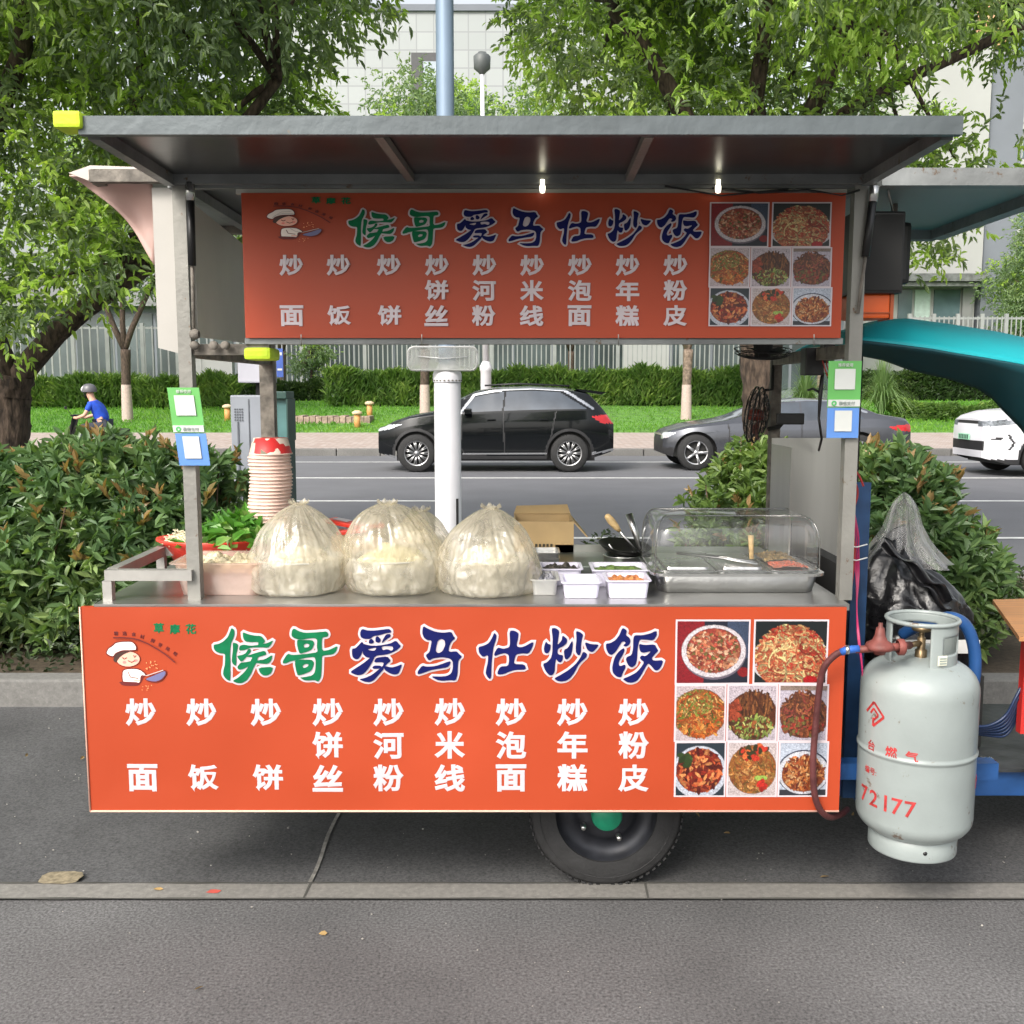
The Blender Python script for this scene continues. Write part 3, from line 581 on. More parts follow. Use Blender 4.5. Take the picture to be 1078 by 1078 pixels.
def car(name, label, x0, yc, L, Wd, top, belt, sill, wx, wr, paint, cats, wspoke=10, sw=.02, plan=(.34, 1.1, .28, .9), tumble=.76, clad=None, group=None, rimm=RIM, drop=0):
    """top/belt: side-view curves from nose (0) to tail (L); cats: list of (name, material, test(x,|y|,z,where))"""
    root = thing(name, label, 'car', (x0+L/2, yc, 0), group)
    xs = sorted(set([0, .006, .02, .04, .06, .08, .10]+[.12+i*.02 for i in range(int((L-.24)/.02)+1)]+[L-.1, L-.05, L-.02, L-.006, L]))
    rows = []; JN = 30; KN = 16; RN = 10
    for x in xs:
        e = max(0, (plan[1]-x)/plan[1]); g = max(0, (plan[3]-(L-x))/plan[3])
        w = Wd/2*(1-plan[0]*e**3.2-.0*e-plan[2]*g**3.2)
        zl = sill
        for c in wx:
            if abs(x-c) < wr+.055: zl = max(zl, wr+math.sqrt(max(0, (wr+.055)**2-(x-c)**2)))
        zt = smooth(top, x, .05); zb = min(smooth(belt, x, .05), zt-.02); low = sill+.10*max(0, 1-x/.35)+.14*max(0, 1-(L-x)/.45)
        zl = max(zl, low); row = []
        for j in range(JN+1):
            s = j/JN; z = zl+(zb-zl)*s; q = (z-sill)/(max(zb-sill, .1))
            y = w*(.955+.045*math.sin(min(1, max(0, q))*PI*.95))*(1-.02*max(0, q-.8)*5)
            row.append((y, z))
        gh = zt-zb; ws = row[-1][0]; t = min(1, max(0, (gh-.06)/.25)); wt = ws*(1-(1-tumble)*t)-.0; ze = zt-.035-.03*t
        if ze < zb+.005: ze = zb+.005
        for k in range(1, KN+1):
            s = k/KN; row.append((ws+(wt-ws)*s**1.15-(.04*s if t < 1 else 0)*(1-t), zb+(ze-zb)*s))
        we = row[-1][0]
        for k in range(1, RN+1):
            s = k/RN; a = s*PI/2; row.append((we*math.cos(a)**.75 if s < 1 else 0, ze+(zt-ze)*math.sin(a)**.8))
        rows.append([(x, y, z) for y, z in row])
    n = len(rows[0]); V = []; idx = []
    for r in rows: V += [(x0+x, yc-y, z+drop) for x, y, z in r]+[(x0+x, yc+y, z+drop) for x, y, z in r]
    m = 2*n; buckets = {}
    def put(f, where):
        c = [sum(V[i][k] for i in f)/len(f) for k in range(3)]; px, py, pz = c[0]-x0, abs(c[1]-yc), c[2]-drop
        for nm, mt, test in cats:
            if test(px, py, pz, where, c[1]-yc): buckets.setdefault((nm, mt, (c[1] > yc) if 'window' in nm or 'light' in nm or 'gap' in nm or 'trim' in nm else 0), []).append(f); return
        buckets.setdefault(('body', paint, 0), []).append(f)
    for i in range(len(rows)-1):
        for j in range(n-1):
            wh = 'side' if j < JN+KN else 'roof'
            put([i*m+j, i*m+j+1, (i+1)*m+j+1, (i+1)*m+j], wh); put([i*m+n+j, (i+1)*m+n+j, (i+1)*m+n+j+1, i*m+n+j+1], wh)
    for i, wh in ((0, 'nose'), (len(rows)-1, 'tail')):
        st = len(V); K = 14; r = rows[i]
        for j in range(n):
            for k in range(K+1): V.append((x0+r[j][0]+(-.05 if wh == 'nose' else .04)*math.sin(k/K*PI)*math.sin(min(1, j/JN)*PI), yc-r[j][1]+2*r[j][1]*k/K, r[j][2]+drop))
        for j in range(n-1):
            for k in range(K): put([st+j*(K+1)+k, st+j*(K+1)+k+1, st+(j+1)*(K+1)+k+1, st+(j+1)*(K+1)+k], wh)
    made = {}
    for (nm, mt, _), fs in sorted(buckets.items(), key=lambda q: q[0][0] != 'body'):
        used = sorted({i for f in fs for i in f}); mp_ = {u: k for k, u in enumerate(used)}
        b = MB(); b.add([V[u] for u in used], [[mp_[i] for i in f] for f in fs], 0, True)
        o = b.build(nm, mt, root); made[nm] = o
    # dark underbody and arches
    b = MB(); b.box(x0+.35, x0+L-.35, yc-Wd/2+.2, yc+Wd/2-.2, .2, .76); b.build('underbody', CLAD, root)
    for c in wx:
        for y in (-1, 1): wheel_part(root, x0+c, yc+y*(Wd/2-.12), wr, .2, wspoke, rimm, sw)
    return root
def gap(x, z, pts, w=.013):
    for (a, b_), (c, d) in zip(pts, pts[1:]):
        dx, dz = c-a, d-b_; L2 = dx*dx+dz*dz; t = max(0, min(1, ((x-a)*dx+(z-b_)*dz)/L2))
        if math.hypot(x-a-dx*t, z-b_-dz*t) < w: return True
    return False
def mkmat_paint(name, c, metal=.3): return mat(name, c, .18, metal, .03, 1, coat=.35, spec=.25)
PBLK = mkmat_paint('black_car_paint', (.003, .004, .005), 0); PGRY = mkmat_paint('grey_car_paint', (.10, .105, .12), .6); PWHT = mkmat_paint('white_car_paint', (.66, .66, .70), 0)
# black SUV (nose at the picture's left)
YC = 19.55; ys = 18.6; sc = 4.86/(X(647, ys)-X(397, ys)); L = 4.82; xb = X(396.5, ys)
L = X(647, ys)-xb
def sx(px): return X(px, ys)-xb
def sz(py): return Z(py, ys)
top = [(0, .80), (sx(404), sz(449)), (sx(412), sz(444)), (sx(430), sz(438)), (sx(456), sz(433)), (sx(484), sz(419)), (sx(500), sz(411.5)), (sx(520), sz(407.5)), (sx(560), sz(406)), (sx(595), sz(408)), (sx(620), sz(413)), (sx(634), sz(428)), (sx(641), sz(437)), (L, sz(446))]
belt = [(0, .76), (sx(404), sz(451)), (sx(412), sz(446.5)), (sx(430), sz(441)), (sx(456), sz(437)), (sx(486), sz(435.5)), (sx(560), sz(433)), (sx(620), sz(431.5)), (sx(641), sz(440)), (L, sz(448))]
wf, wr_ = sx(438.5), sx(599.5); R = .345
W1 = [(sx(487), sz(433.5)), (sx(500), sz(417.5)), (sx(531), sz(412.5)), (sx(528.5), sz(433))]
W2 = [(sx(530.5), sz(433)), (sx(533), sz(412.5)), (sx(565), sz(411.5)), (sx(590), sz(413)), (sx(618), sz(430.5))]
TR = [(sx(484), sz(436)), (sx(499), sz(415.5)), (sx(530), sz(410)), (sx(565), sz(409)), (sx(594), sz(410.5)), (sx(624), sz(430)), (sx(618), sz(433))]
cats = [('window', GLASSC, lambda x, y, z, w, s: w == 'side' and inpoly(x, z, W1)),
        ('rear_door_window', GLASSC, lambda x, y, z, w, s: w == 'side' and inpoly(x, z, W2)),
        ('window_trim', CHR, lambda x, y, z, w, s: y > .5 and gap(x, z, TR[:-1], .024)),
        ('windscreen', GLASSC, lambda x, y, z, w, s: sx(458) < x < sx(490) and y < .66 and z > sz(434)),
        ('rear_screen', GLASSC, lambda x, y, z, w, s: x > sx(621) and y < .6 and sz(430) < z < sz(415)),
        ('headlight', HEAD, lambda x, y, z, w, s: y > .5 and inpoly(x, z, [(.0, sz(453)), (sx(402), sz(447.5)), (sx(423), sz(447)), (sx(408), sz(452.5)), (0, sz(455))])),
        ('tail_light', TAIL, lambda x, y, z, w, s: inpoly(x, z, [(sx(622), sz(438.5)), (L+.1, sz(435)), (L+.1, sz(447)), (sx(634), sz(446))])),
        ('grille', CLAD, lambda x, y, z, w, s: w == 'nose' and y < .62 and .38 < z < .78),
        ('bumper_trim', CHR, lambda x, y, z, w, s: (x < .42 and gap(x, z, [(0, .30), (.42, .27)], .022)) or gap(x, z, [(sx(488), sz(478)), (sx(575), sz(477.5))], .018) or (x > L-.6 and gap(x, z, [(L-.45, .33), (L+.1, .42)], .02))),
        ('cladding', CLAD, lambda x, y, z, w, s: z < .31 or (w == 'side' and min(abs(math.hypot(x-c, z-R)) for c in (wf, wr_)) < R+.105)),
        ('door_gap', CLAD, lambda x, y, z, w, s: w == 'side' and gap(x, z, [(sx(486), sz(436)), (sx(485), sz(472)), (sx(489), .35)], .014) or w == 'side' and (gap(x, z, [(sx(530), sz(434)), (sx(531), .33)], .012) or gap(x, z, [(sx(585), sz(434)), (sx(578), sz(470))], .012)))]
suv = car('suv', 'black SUV with silver window trim driving behind the white lamp pole', xb, YC, L, 1.88, top, belt, .24, (wf, wr_), R, PBLK, cats, 11, .022, group='cars on the road')
b = MB(); b.box(xb+sx(489), xb+sx(497), YC-1.06, YC-.9, sz(436), sz(430), bev=.02); b.build('wing_mirror', PBLK, suv)
for hx in (513, 568): b = MB(); b.box(xb+sx(hx), xb+sx(hx+9), YC-.965, YC-.935, sz(442.5), sz(441), bev=.006); b.build('door_handle', PBLK, suv)
b = MB(); b.tube([(xb+sx(510), YC-.62, sz(407)+.02), (xb+sx(545), YC-.62, sz(405.5)+.03), (xb+sx(600), YC-.62, sz(408)+.03)], .018, 6); b.build('roof_rail', BLACK, suv)
b = MB(); b.prism([(xb+sx(606), sz(409)), (xb+sx(640), sz(413)), (xb+sx(634), sz(415.5)), (xb+sx(612), sz(412))], YC-.55, YC+.55); b.build('spoiler', PBLK, suv)
# grey sedan
YC2 = 19.9; ys = 19.0; xb = X(691, ys)+.15; L = X(962, ys)-xb
top = [(0, .66), (sx(697), sz(458)), (sx(706), sz(453)), (sx(725), sz(447.5)), (sx(765), sz(441.5)), (sx(780), sz(437)), (sx(800), sz(428)), (sx(822), sz(421.5)), (sx(850), sz(419)), (sx(880), sz(420)), (sx(905), sz(426)), (sx(925), sz(435)), (sx(945), sz(438.5)), (sx(956), sz(440)), (L, sz(446))]
belt = [(0, .62), (sx(697), sz(460)), (sx(706), sz(455.5)), (sx(725), sz(451)), (sx(765), sz(446.5)), (sx(800), sz(445.5)), (sx(870), sz(443.5)), (sx(920), sz(441)), (sx(956), sz(443)), (L, sz(449))]
wf, wr_ = sx(732.5), sx(903); R = .335
W1 = [(sx(786), sz(444)), (sx(806), sz(428)), (sx(842), sz(423)), (sx(842), sz(442.5))]; W2 = [(sx(844.5), sz(442.5)), (sx(844.5), sz(423)), (sx(876), sz(423.5)), (sx(902), sz(432)), (sx(908), sz(441))]
TR = [(sx(784), sz(446)), (sx(803), sz(427.5)), (sx(825), sz(422)), (sx(850), sz(421)), (sx(880), sz(422)), (sx(912), sz(434))]
wf2, wr2, R2, L2_ = wf, wr_, R, L
cats2 = [('window', GLASSC, lambda x, y, z, w, s: w == 'side' and inpoly(x, z, W1)),
         ('rear_door_window', GLASSC, lambda x, y, z, w, s: w == 'side' and inpoly(x, z, W2)),
         ('window_trim', CHR, lambda x, y, z, w, s: y > .5 and gap(x, z, TR, .02)),
         ('windscreen', GLASSC, lambda x, y, z, w, s: sx(768) < x < sx(812) and y < .66 and z > sz(441)),
         ('rear_screen', GLASSC, lambda x, y, z, w, s: sx(896) < x < sx(932) and y < .6 and z > sz(436)),
         ('headlight', HEAD, lambda x, y, z, w, s: y > .45 and inpoly(x, z, [(-.1, sz(459)), (sx(703), sz(455.5)), (sx(713), sz(456)), (sx(704), sz(461)), (-.1, sz(464))])),
         ('tail_light', TAIL, lambda x, y, z, w, s: inpoly(x, z, [(sx(933), sz(449)), (L2_+.1, sz(446.5)), (L2_+.1, sz(455)), (sx(944), sz(454))])),
         ('grille', CLAD, lambda x, y, z, w, s: (w == 'nose' and y < .62 and .25 < z < .62) or (x < .2 and y > .5 and .26 < z < .42)),
         ('cladding', CLAD, lambda x, y, z, w, s: z < .235),
         ('door_gap', CLAD, lambda x, y, z, w, s: w == 'side' and (gap(x, z, [(sx(766), sz(447)), (sx(769), sz(485))], .012) or gap(x, z, [(sx(843), sz(444)), (sx(843), .3)], .012)))]
sed = car('sedan', 'grey sedan partly hidden behind the trunk and steel wind guard', xb, YC2, L, 1.84, top, belt, .2, (wf, wr_), R, PGRY, cats2, 5, .06, group='cars on the road', rimm=mat('silver_rim', (.65, .65, .66), .3, .9))
b = MB(); b.box(xb+sx(786), xb+sx(796), YC2-1.04, YC2-.88, sz(447), sz(441), bev=.02); b.build('wing_mirror', BLACK, sed)
# white SUV, nose in view at the right edge
YC3 = 18.4; ys = 17.5; xb = X(1019, 18.4, 450); L = 4.55
top = [(0, sz(442)), (.12, sz(438)), (.45, sz(433)), (.8, sz(431)), (1.15, sz(429.5)), (1.55, 1.27), (1.9, 1.52), (2.3, 1.64), (3.0, 1.66), (3.7, 1.6), (4.1, 1.4), (4.4, 1.1), (4.55, .95)]
belt = [(0, sz(445)), (.12, sz(442)), (.45, sz(438)), (.8, sz(436)), (1.15, sz(434)), (2, 1.03), (3.5, 1.06), (4.3, 1.08), (4.55, .92)]
hz0 = sz(449)
HEAD3 = mat('dark_headlight', (.22, .24, .27), .15, .2, .3, 20, spec=.8)
cats3 = [('window', GLASSC, lambda x, y, z, w, s: w == 'side' and inpoly(x, z, [(1.5, 1.06), (2.05, 1.50), (2.75, 1.58), (2.75, 1.06)])),
         ('rear_door_window', GLASSC, lambda x, y, z, w, s: w == 'side' and inpoly(x, z, [(2.8, 1.06), (2.8, 1.58), (3.5, 1.52), (4.0, 1.12)])),
         ('windscreen', GLASSC, lambda x, y, z, w, s: 1.2 < x < 2.0 and y < .7 and w == 'roof'),
         ('headlight', HEAD3, lambda x, y, z, w, s: y > .42 and inpoly(x, z, [(-.1, sz(449.5)), (-.1, sz(444.5)), (.5, sz(441)), (.62, sz(443)), (.25, sz(449))])),
         ('grille', CLAD, lambda x, y, z, w, s: (w == 'nose' and y < .45 and abs(z-sz(445.5)) < .028) or (x < .14 and y < .62 and sz(476) < z < sz(465.5))),
         ('fog_light_trim', CLAD, lambda x, y, z, w, s: y > .45 and w != 'roof' and (gap(x, z, [(.12, sz(463)), (.25, sz(462))], .017) or gap(x, z, [(.33, sz(458)), (.42, sz(466.5)), (.36, sz(474))], .017))),
         ('cladding', CLAD, lambda x, y, z, w, s: z < .3 or (w == 'side' and math.hypot(x-.93, z-.34) < .44)),
         ('door_gap', CLAD, lambda x, y, z, w, s: w == 'side' and gap(x, z, [(1.55, 1.0), (1.5, .35)], .012))]
wsv = car('suv', 'white SUV whose nose enters at the picture\'s right edge under the turquoise roof', xb, YC3, L, 1.86, top, belt, .22, (.93, 3.62), .34, PWHT, cats3, 5, .05, plan=(.36, 1.0, .25, .8), group='cars on the road')
b = MB(); b.box(xb-.075, xb-.055, YC3-.22, YC3+.22, sz(465), sz(458.5), bev=.006); pl = b.build('licence_plate', mat('plate_green', (.30, .60, .42), .5), wsv)
b = MB()
for k in range(6): b.box(xb-.078, xb-.0755, YC3-.19+k*.066, YC3-.15+k*.066, sz(464), sz(459.5))
b.build('characters', mat('plate_ink', (.05, .12, .08), .5), pl)

# ------------------------------------------------------------------ the food cart
YF, YR, YB = 2.87, 3.80, 2.80            # front posts, rear posts, lower banner face
XL, XR = X(198, YF, 400), X(897, YF, 400)
bl, br_ = pt(86, 637, YB), pt(890, 637, YB); ZT = pt(500, 638, YB).z; ZB = pt(500, 852, YB).z
BX0, BX1 = bl.x, br_.x
ZC = ZT+.006
cart = thing('food_cart', 'steel street food cart with orange menu banners, raised roof flap and two road wheels', 'food cart', ((BX0+BX1)/2, 3.3, 0))

# lettering ---------------------------------------------------------------
def U(px, py):                            # photo position on the lower banner -> banner (u, v) metres
    p = pt(px, py, YB-.012); return p.x-BX0, p.z-ZB
GL = {
 'hou': (220, [([(345,80),(390,110),(395,180),(365,260),(335,330),(325,480),(330,600),(330,880),(300,875),(250,840),(218,780),(225,720),(245,650),(250,560),(250,470),(170,465),(110,440),(80,400),(75,335),(160,320),(230,280),(290,220),(325,140)],),
   ([(365,300),(410,305),(450,330),(440,400),(420,480),(420,650),(400,650),(365,620),(350,580),(360,480),(370,400)],),
   ([(515,140),(600,175),(700,195),(800,200),(860,275),(830,315),(800,340),(750,345),(755,290),(640,295),(560,285),(525,240)],),
   ([(460,390),(480,345),(530,330),(640,350),(760,335),(850,315),(910,300),(980,262),(950,330),(900,380),(800,372),(640,375),(560,410),(470,425)],),
   ([(600,395),(640,395),(640,440),(590,500),(500,600),(450,545),(430,500),(520,485),(570,455)],),
   ([(560,510),(640,480),(740,450),(850,420),(880,480),(820,500),(750,520),(740,560),(690,640),(640,600),(660,560),(660,520),(600,520)],),
   ([(430,670),(490,600),(540,600),(640,580),(740,570),(850,555),(970,480),(950,570),(900,625),(800,620),(740,610),(700,610),(600,660),(530,700),(460,715)],),
   ([(660,520),(745,520),(735,590),(690,660),(640,780),(580,870),(500,915),(430,915),(360,880),(450,830),(540,750),(600,670)],),
   ([(750,680),(980,665),(950,760),(890,800),(830,800),(780,760)],)]),
 'ge': (290, [([(285,85),(360,130),(450,155),(600,150),(700,140),(780,135),(805,180),(790,215),(720,225),(705,260),(705,430),(820,415),(945,350),(920,440),(870,485),(710,500),(705,560),(700,720),(690,830),(660,885),(640,895),(590,870),(480,880),(430,870),(370,830),(450,825),(560,800),(600,750),(610,650),(610,570),(590,520),(480,530),(360,560),(230,585),(180,610),(120,620),(115,580),(190,465),(260,490),(400,480),(500,470),(640,450),(630,370),(635,260),(600,235),(500,240),(400,260),(330,250),(270,225),(245,190),(255,120)],),
   ([(335,258),(400,262),(560,265),(595,310),(555,410),(470,445),(375,475),(350,420),(330,330)], [(430,340),(470,315),(520,330),(510,370),(440,380)]),
   ([(300,565),(380,560),(550,560),(590,610),(550,730),(440,780),(340,805),(320,740),(300,640)], [(410,660),(450,625),(505,630),(495,665),(430,690)])]),
 'ai': (362, [([(270,95),(380,125),(500,120),(680,95),(715,120),(715,155),(640,160),(540,195),(450,205),(400,250),(310,250),(260,225),(245,170)],),
   ([(380,270),(420,240),(460,290),(440,320),(380,320)],), ([(480,225),(510,205),(560,250),(555,290),(520,310),(480,290)],), ([(640,180),(700,170),(715,210),(640,260),(570,320),(590,260)],),
   ([(275,290),(300,320),(300,400),(260,500),(220,555),(170,555),(130,520),(120,400),(180,390),(230,340)],),
   ([(285,320),(400,350),(520,350),(700,320),(790,270),(830,320),(870,360),(800,420),(700,470),(610,490),(500,500),(440,545),(340,525),(290,480),(285,400)], [(345,410),(490,375),(490,400),(460,430)], [(570,370),(620,355),(740,360),(750,400),(720,430),(660,400),(590,420)]),
   ([(400,530),(470,520),(420,620),(350,730),(280,790),(200,800),(90,750),(200,680),(320,600)],),
   ([(500,530),(660,510),(715,580),(660,620),(620,670),(590,660),(610,600),(460,605),(470,560)],),
   ([(430,680),(460,650),(560,650),(580,690),(540,700),(450,700)],), ([(540,700),(610,640),(610,700),(540,780),(460,870),(390,905),(310,895),(230,855),(320,840),(430,790)],),
   ([(600,650),(720,680),(790,665),(885,625),(860,700),(830,770),(770,790),(700,770),(620,720)],)]),
 'ma': (432, [([(195,50),(270,95),(380,140),(500,155),(620,140),(650,200),(680,240),(620,290),(585,370),(580,445),(700,435),(740,480),(785,515),(730,570),(720,650),(715,780),(690,870),(660,880),(600,875),(480,885),(400,870),(310,815),(450,820),(560,810),(620,770),(645,690),(640,590),(600,545),(480,525),(350,540),(280,580),(230,495),(290,450),(310,360),(325,270),(250,265),(200,220),(180,150)], [(390,370),(420,270),(470,245),(520,270),(530,340),(490,430),(430,465),(385,440)]),
   ([(180,650),(250,670),(380,660),(500,620),(610,580),(600,640),(560,680),(430,700),(300,725),(180,770),(115,785),(110,740)],)]),
 'shi': (498, [([(320,155),(355,190),(350,250),(320,340),(300,430),(290,530),(280,640),(275,830),(255,860),(220,830),(190,770),(200,700),(225,600),(230,490),(150,525),(90,460),(80,370),(170,350),(240,310),(290,230)],),
   ([(550,125),(620,120),(690,160),(680,240),(655,340),(680,370),(760,370),(920,280),(900,370),(840,470),(740,465),(650,480),(625,560),(620,625),(780,630),(805,710),(640,715),(540,745),(470,780),(380,790),(365,760),(410,665),(530,655),(545,580),(540,490),(480,460),(400,480),(330,510),(315,480),(370,375),(460,400),(545,375),(560,320)],)]),
 'chao': (563, [([(250,85),(310,80),(370,120),(355,240),(340,340),(410,260),(410,210),(430,195),(490,250),(480,310),(420,360),(350,390),(340,450),(360,480),(430,490),(415,570),(390,600),(350,590),(320,540),(305,640),(300,740),(270,790),(220,795),(160,730),(120,620),(180,600),(240,540),(265,450),(265,350),(270,230)],),
   ([(165,280),(200,320),(240,330),(235,400),(210,450),(180,465),(145,450),(135,380)],), ([(560,270),(575,300),(565,420),(540,500),(485,560),(450,540),(435,410),(500,380)],),
   ([(620,125),(680,140),(730,180),(710,250),(695,350),(700,420),(680,490),(650,490),(620,450),(615,380),(630,250)],), ([(750,290),(850,325),(970,330),(930,390),(880,440),(840,440),(790,410)],),
   ([(730,430),(790,470),(780,520),(700,590),(650,650),(600,750),(540,830),(480,875),(400,890),(340,880),(290,840),(400,780),(500,720),(610,630),(680,540)],)]),
 'fan': (630, [([(370,80),(430,120),(410,190),(470,230),(485,290),(460,340),(410,365),(370,345),(410,310),(390,285),(350,290),(310,360),(260,440),(200,490),(150,470),(115,400),(110,315),(180,310),(260,260),(320,180),(345,110)],),
   ([(350,400),(385,385),(395,420),(370,480),(320,560),(300,620),(320,660),(400,630),(410,680),(370,750),(340,830),(270,815),(210,750),(205,660),(240,530),(290,450)],),
   ([(525,230),(550,190),(660,195),(770,170),(880,120),(880,200),(830,270),(720,260),(630,255),(605,310),(590,400),(580,560),(560,640),(500,680),(450,650),(410,560),(425,520),(500,490),(520,400)],),
   ([(610,320),(700,340),(850,330),(880,390),(905,425),(850,480),(800,540),(830,575),(980,565),(950,660),(900,720),(850,720),(790,650),(750,610),(700,690),(640,800),(580,880),(500,910),(430,900),(360,850),(460,810),(560,760),(630,690),(690,600),(640,560),(620,530),(650,495),(710,510),(800,430),(690,455),(640,450),(615,400)],)])}
def round_poly(P):                        # one pass of corner cutting
    out = []
    for i in range(len(P)):
        a, b = P[i], P[(i+1) % len(P)]
        out += [(a[0]*.8+b[0]*.2, a[1]*.8+b[1]*.2), (a[0]*.2+b[0]*.8, a[1]*.2+b[1]*.8)]
    return out
def curve_mesh(loops, bev=0.):
    c = bpy.data.curves.new('c', 'CURVE'); c.dimensions = '2D'
    c.dimensions = '2D'; c.fill_mode = 'BOTH'
    if bev: c.offset = 0; c.bevel_depth = bev; c.bevel_resolution = 2
    for P in loops:
        s = c.splines.new('POLY'); s.points.add(len(P)-1); s.use_cyclic_u = True
        for q, (x, y) in zip(s.points, P): q.co = (x, y, 0, 1)
    o = bpy.data.objects.new('c', c); C.objects.link(o); dg = bpy.context.evaluated_depsgraph_get()
    me = bpy.data.meshes.new_from_object(o.evaluated_get(dg)); v = [v.co[:] for v in me.vertices]; f = [list(p.vertices) for p in me.polygons]
    bpy.data.objects.remove(o); bpy.data.curves.remove(c); bpy.data.meshes.remove(me); return v, f
_tc = {}
def text_mesh(s, bev=.028):
    if (s, bev) in _tc: return _tc[(s, bev)]
    c = bpy.data.curves.new('t', 'FONT'); c.body = s; c.bevel_depth = bev; c.bevel_resolution = 1; c.resolution_u = 3
    o = bpy.data.objects.new('t', c); C.objects.link(o); dg = bpy.context.evaluated_depsgraph_get()
    me = bpy.data.meshes.new_from_object(o.evaluated_get(dg)); V = [v.co[:] for v in me.vertices]; Fs = [list(p.vertices) for p in me.polygons]
    bpy.data.objects.remove(o); bpy.data.curves.remove(c); bpy.data.meshes.remove(me)
    xs = [v[0] for v in V]; ys_ = [v[1] for v in V]; cx_, cy_ = (min(xs)+max(xs))/2, (min(ys_)+max(ys_))/2; w, h = max(xs)-min(xs), max(ys_)-min(ys_)
    zm = max(abs(v[2]) for v in V) or 1
    V = [((x-cx_), (y-cy_), z/zm) for x, y, z in V]; _tc[(s, bev)] = (V, Fs, w, h); return _tc[(s, bev)]
def put_text(b, s, u, v, h, mi=0, rot=0, bev=.028, lift=.0006, wfix=None, y0=0.):
    """centred at banner (u,v); h = height in m; local frame x right, z up, -y towards the viewer"""
    V, Fs, w, hh = text_mesh(s, bev); k = h/hh; kx = k if wfix is None else wfix/w; c, s_ = math.cos(rot), math.sin(rot)
    b.add([(u+(x*kx*c-y*k*s_), y0-lift-z*.0005, v+(x*kx*s_+y*k*c)) for x, y, z in V], Fs, mi)
tit_w, tit_c = MB(), MB(); q = 0
for nm, (ox, parts) in GL.items():
    mi = 0 if nm in ('hou', 'ge') else 1
    for loops in parts:
        LS = [[U(ox+x/14.373, 655+y/14.373) for x, y in round_poly(P)] for P in loops]; q += 1
        v, f = curve_mesh([LS[0]], .0062); zm = .0062
        tit_w.add([(a, -.0008-c/zm*.0005-q*.00002, b_) for a, b_, c in v], f)
        v, f = curve_mesh(LS); tit_c.add([(a, -.0032-q*.00003, b_) for a, b_, c in v], f, mi)
menu = MB()
rows_ = {'t': 750, 'm': 784, 'b': 819}
for cxp, s in zip((148, 212, 280, 345, 409, 473.5, 538, 602.5, 667), ('炒 面', '炒 饭', '炒 饼', '炒饼丝', '炒河粉', '炒米线', '炒泡面', '炒年糕', '炒粉皮')):
    for k, ch in enumerate(s):
        if ch == ' ': continue
        px = cxp+(2 if k == 2 and cxp < 300 else 0); u, v = U(px, (750, 784.5, 819)[k]); h = U(px, 750)[1]-U(px, 779)[1]
        put_text(menu, ch, u, v, h, 0, 0, .033, wfix=h*1.08)
emb = MB()
def E_(x, y): return U(80+x/6.7375, 640+y/6.7375)
eq = [0]
def shape(P, mi, k=2):
    Q = P
    for _ in range(k): Q = round_poly(Q)
    eq[0] += 1; v, f = curve_mesh([[E_(x, y) for x, y in Q]]); emb.add([(a, -.0010-eq[0]*.00012, b_) for a, b_, c in v], f, mi)
def oval(cx_, cy_, rx, ry, mi, rot=0):
    c, s_ = math.cos(rot), math.sin(rot); eq[0] += 1
    P = [(cx_+rx*math.cos(t*PI/12)*c-ry*math.sin(t*PI/12)*s_, cy_+rx*math.cos(t*PI/12)*s_+ry*math.sin(t*PI/12)*c) for t in range(24)]
    P = [E_(x, y) for x, y in P]; emb.add([(a, -.0010-eq[0]*.00012, b_) for a, b_ in P], [list(range(24))], mi)
def stroke(P, w, mi):
    eq[0] += 1; L_, R_ = [], []
    for i, (x, y) in enumerate(P):
        x0, y0 = P[max(0, i-1)]; x1, y1 = P[min(len(P)-1, i+1)]; d = math.hypot(x1-x0, y1-y0) or 1; nx_, ny_ = -(y1-y0)/d*w/2, (x1-x0)/d*w/2
        L_.append(E_(x+nx_, y+ny_)); R_.append(E_(x-nx_, y-ny_))
    n = len(P); vs = [(a, -.0010-eq[0]*.00012, b_) for a, b_ in L_+R_]; emb.add(vs, [[i, i+1, n+i+1, n+i] for i in range(n-1)], mi)
def ostroke(P, w=7, mi=3): stroke(P+[P[0]], w, mi)
# small cook with a pan: 0 white, 1 skin, 2 shadow-grey cloth, 3 outline maroon, 4 hair, 5 pan
shape([(330,430),(440,425),(480,450),(505,475),(480,490),(470,510),(455,540),(400,545),(330,540),(322,490)], 3); shape([(335,437),(440,432),(498,475),(455,480),(455,530),(400,538),(338,532),(330,490)], 0)
shape([(300,520),(460,528),(440,552),(330,552)], 3, 1); stroke([(370,455),(385,490),(440,500)], 6, 3); stroke([(400,440),(440,470),(500,480)], 5, 2); stroke([(410,515),(455,515)], 9, 1)
oval(370, 362, 88, 58, 3); oval(370, 362, 82, 53, 1); shape([(262,370),(285,320),(350,300),(420,300),(350,322),(310,350),(285,390)], 4)
oval(345, 385, 13, 10, 6); oval(425, 372, 13, 10, 6)
stroke([(330,350),(345,362),(362,352)], 7, 3); stroke([(410,335),(418,350),(428,336)], 7, 3); stroke([(370,372),(395,385),(420,372)], 6, 3)
shape([(212,320),(225,285),(260,262),(280,240),(340,232),(400,232),(430,260),(438,300),(400,305),(330,305),(285,325),(270,350),(230,340)], 3); shape([(219,318),(232,290),(266,268),(285,247),(340,239),(398,239),(423,262),(430,294),(400,296),(330,297),(280,318),(265,342),(236,333)], 0)
stroke([(262,330),(290,300),(340,285),(425,285)], 6, 2); stroke([(300,290),(330,268),(400,262)], 4, 2)
shape([(485,505),(560,470),(640,435),(645,470),(610,515),(560,530),(510,520)], 3); shape([(492,503),(560,476),(633,443),(637,470),(605,508),(560,522),(512,513)], 5); stroke([(500,480),(530,470),(620,440)], 6, 2)
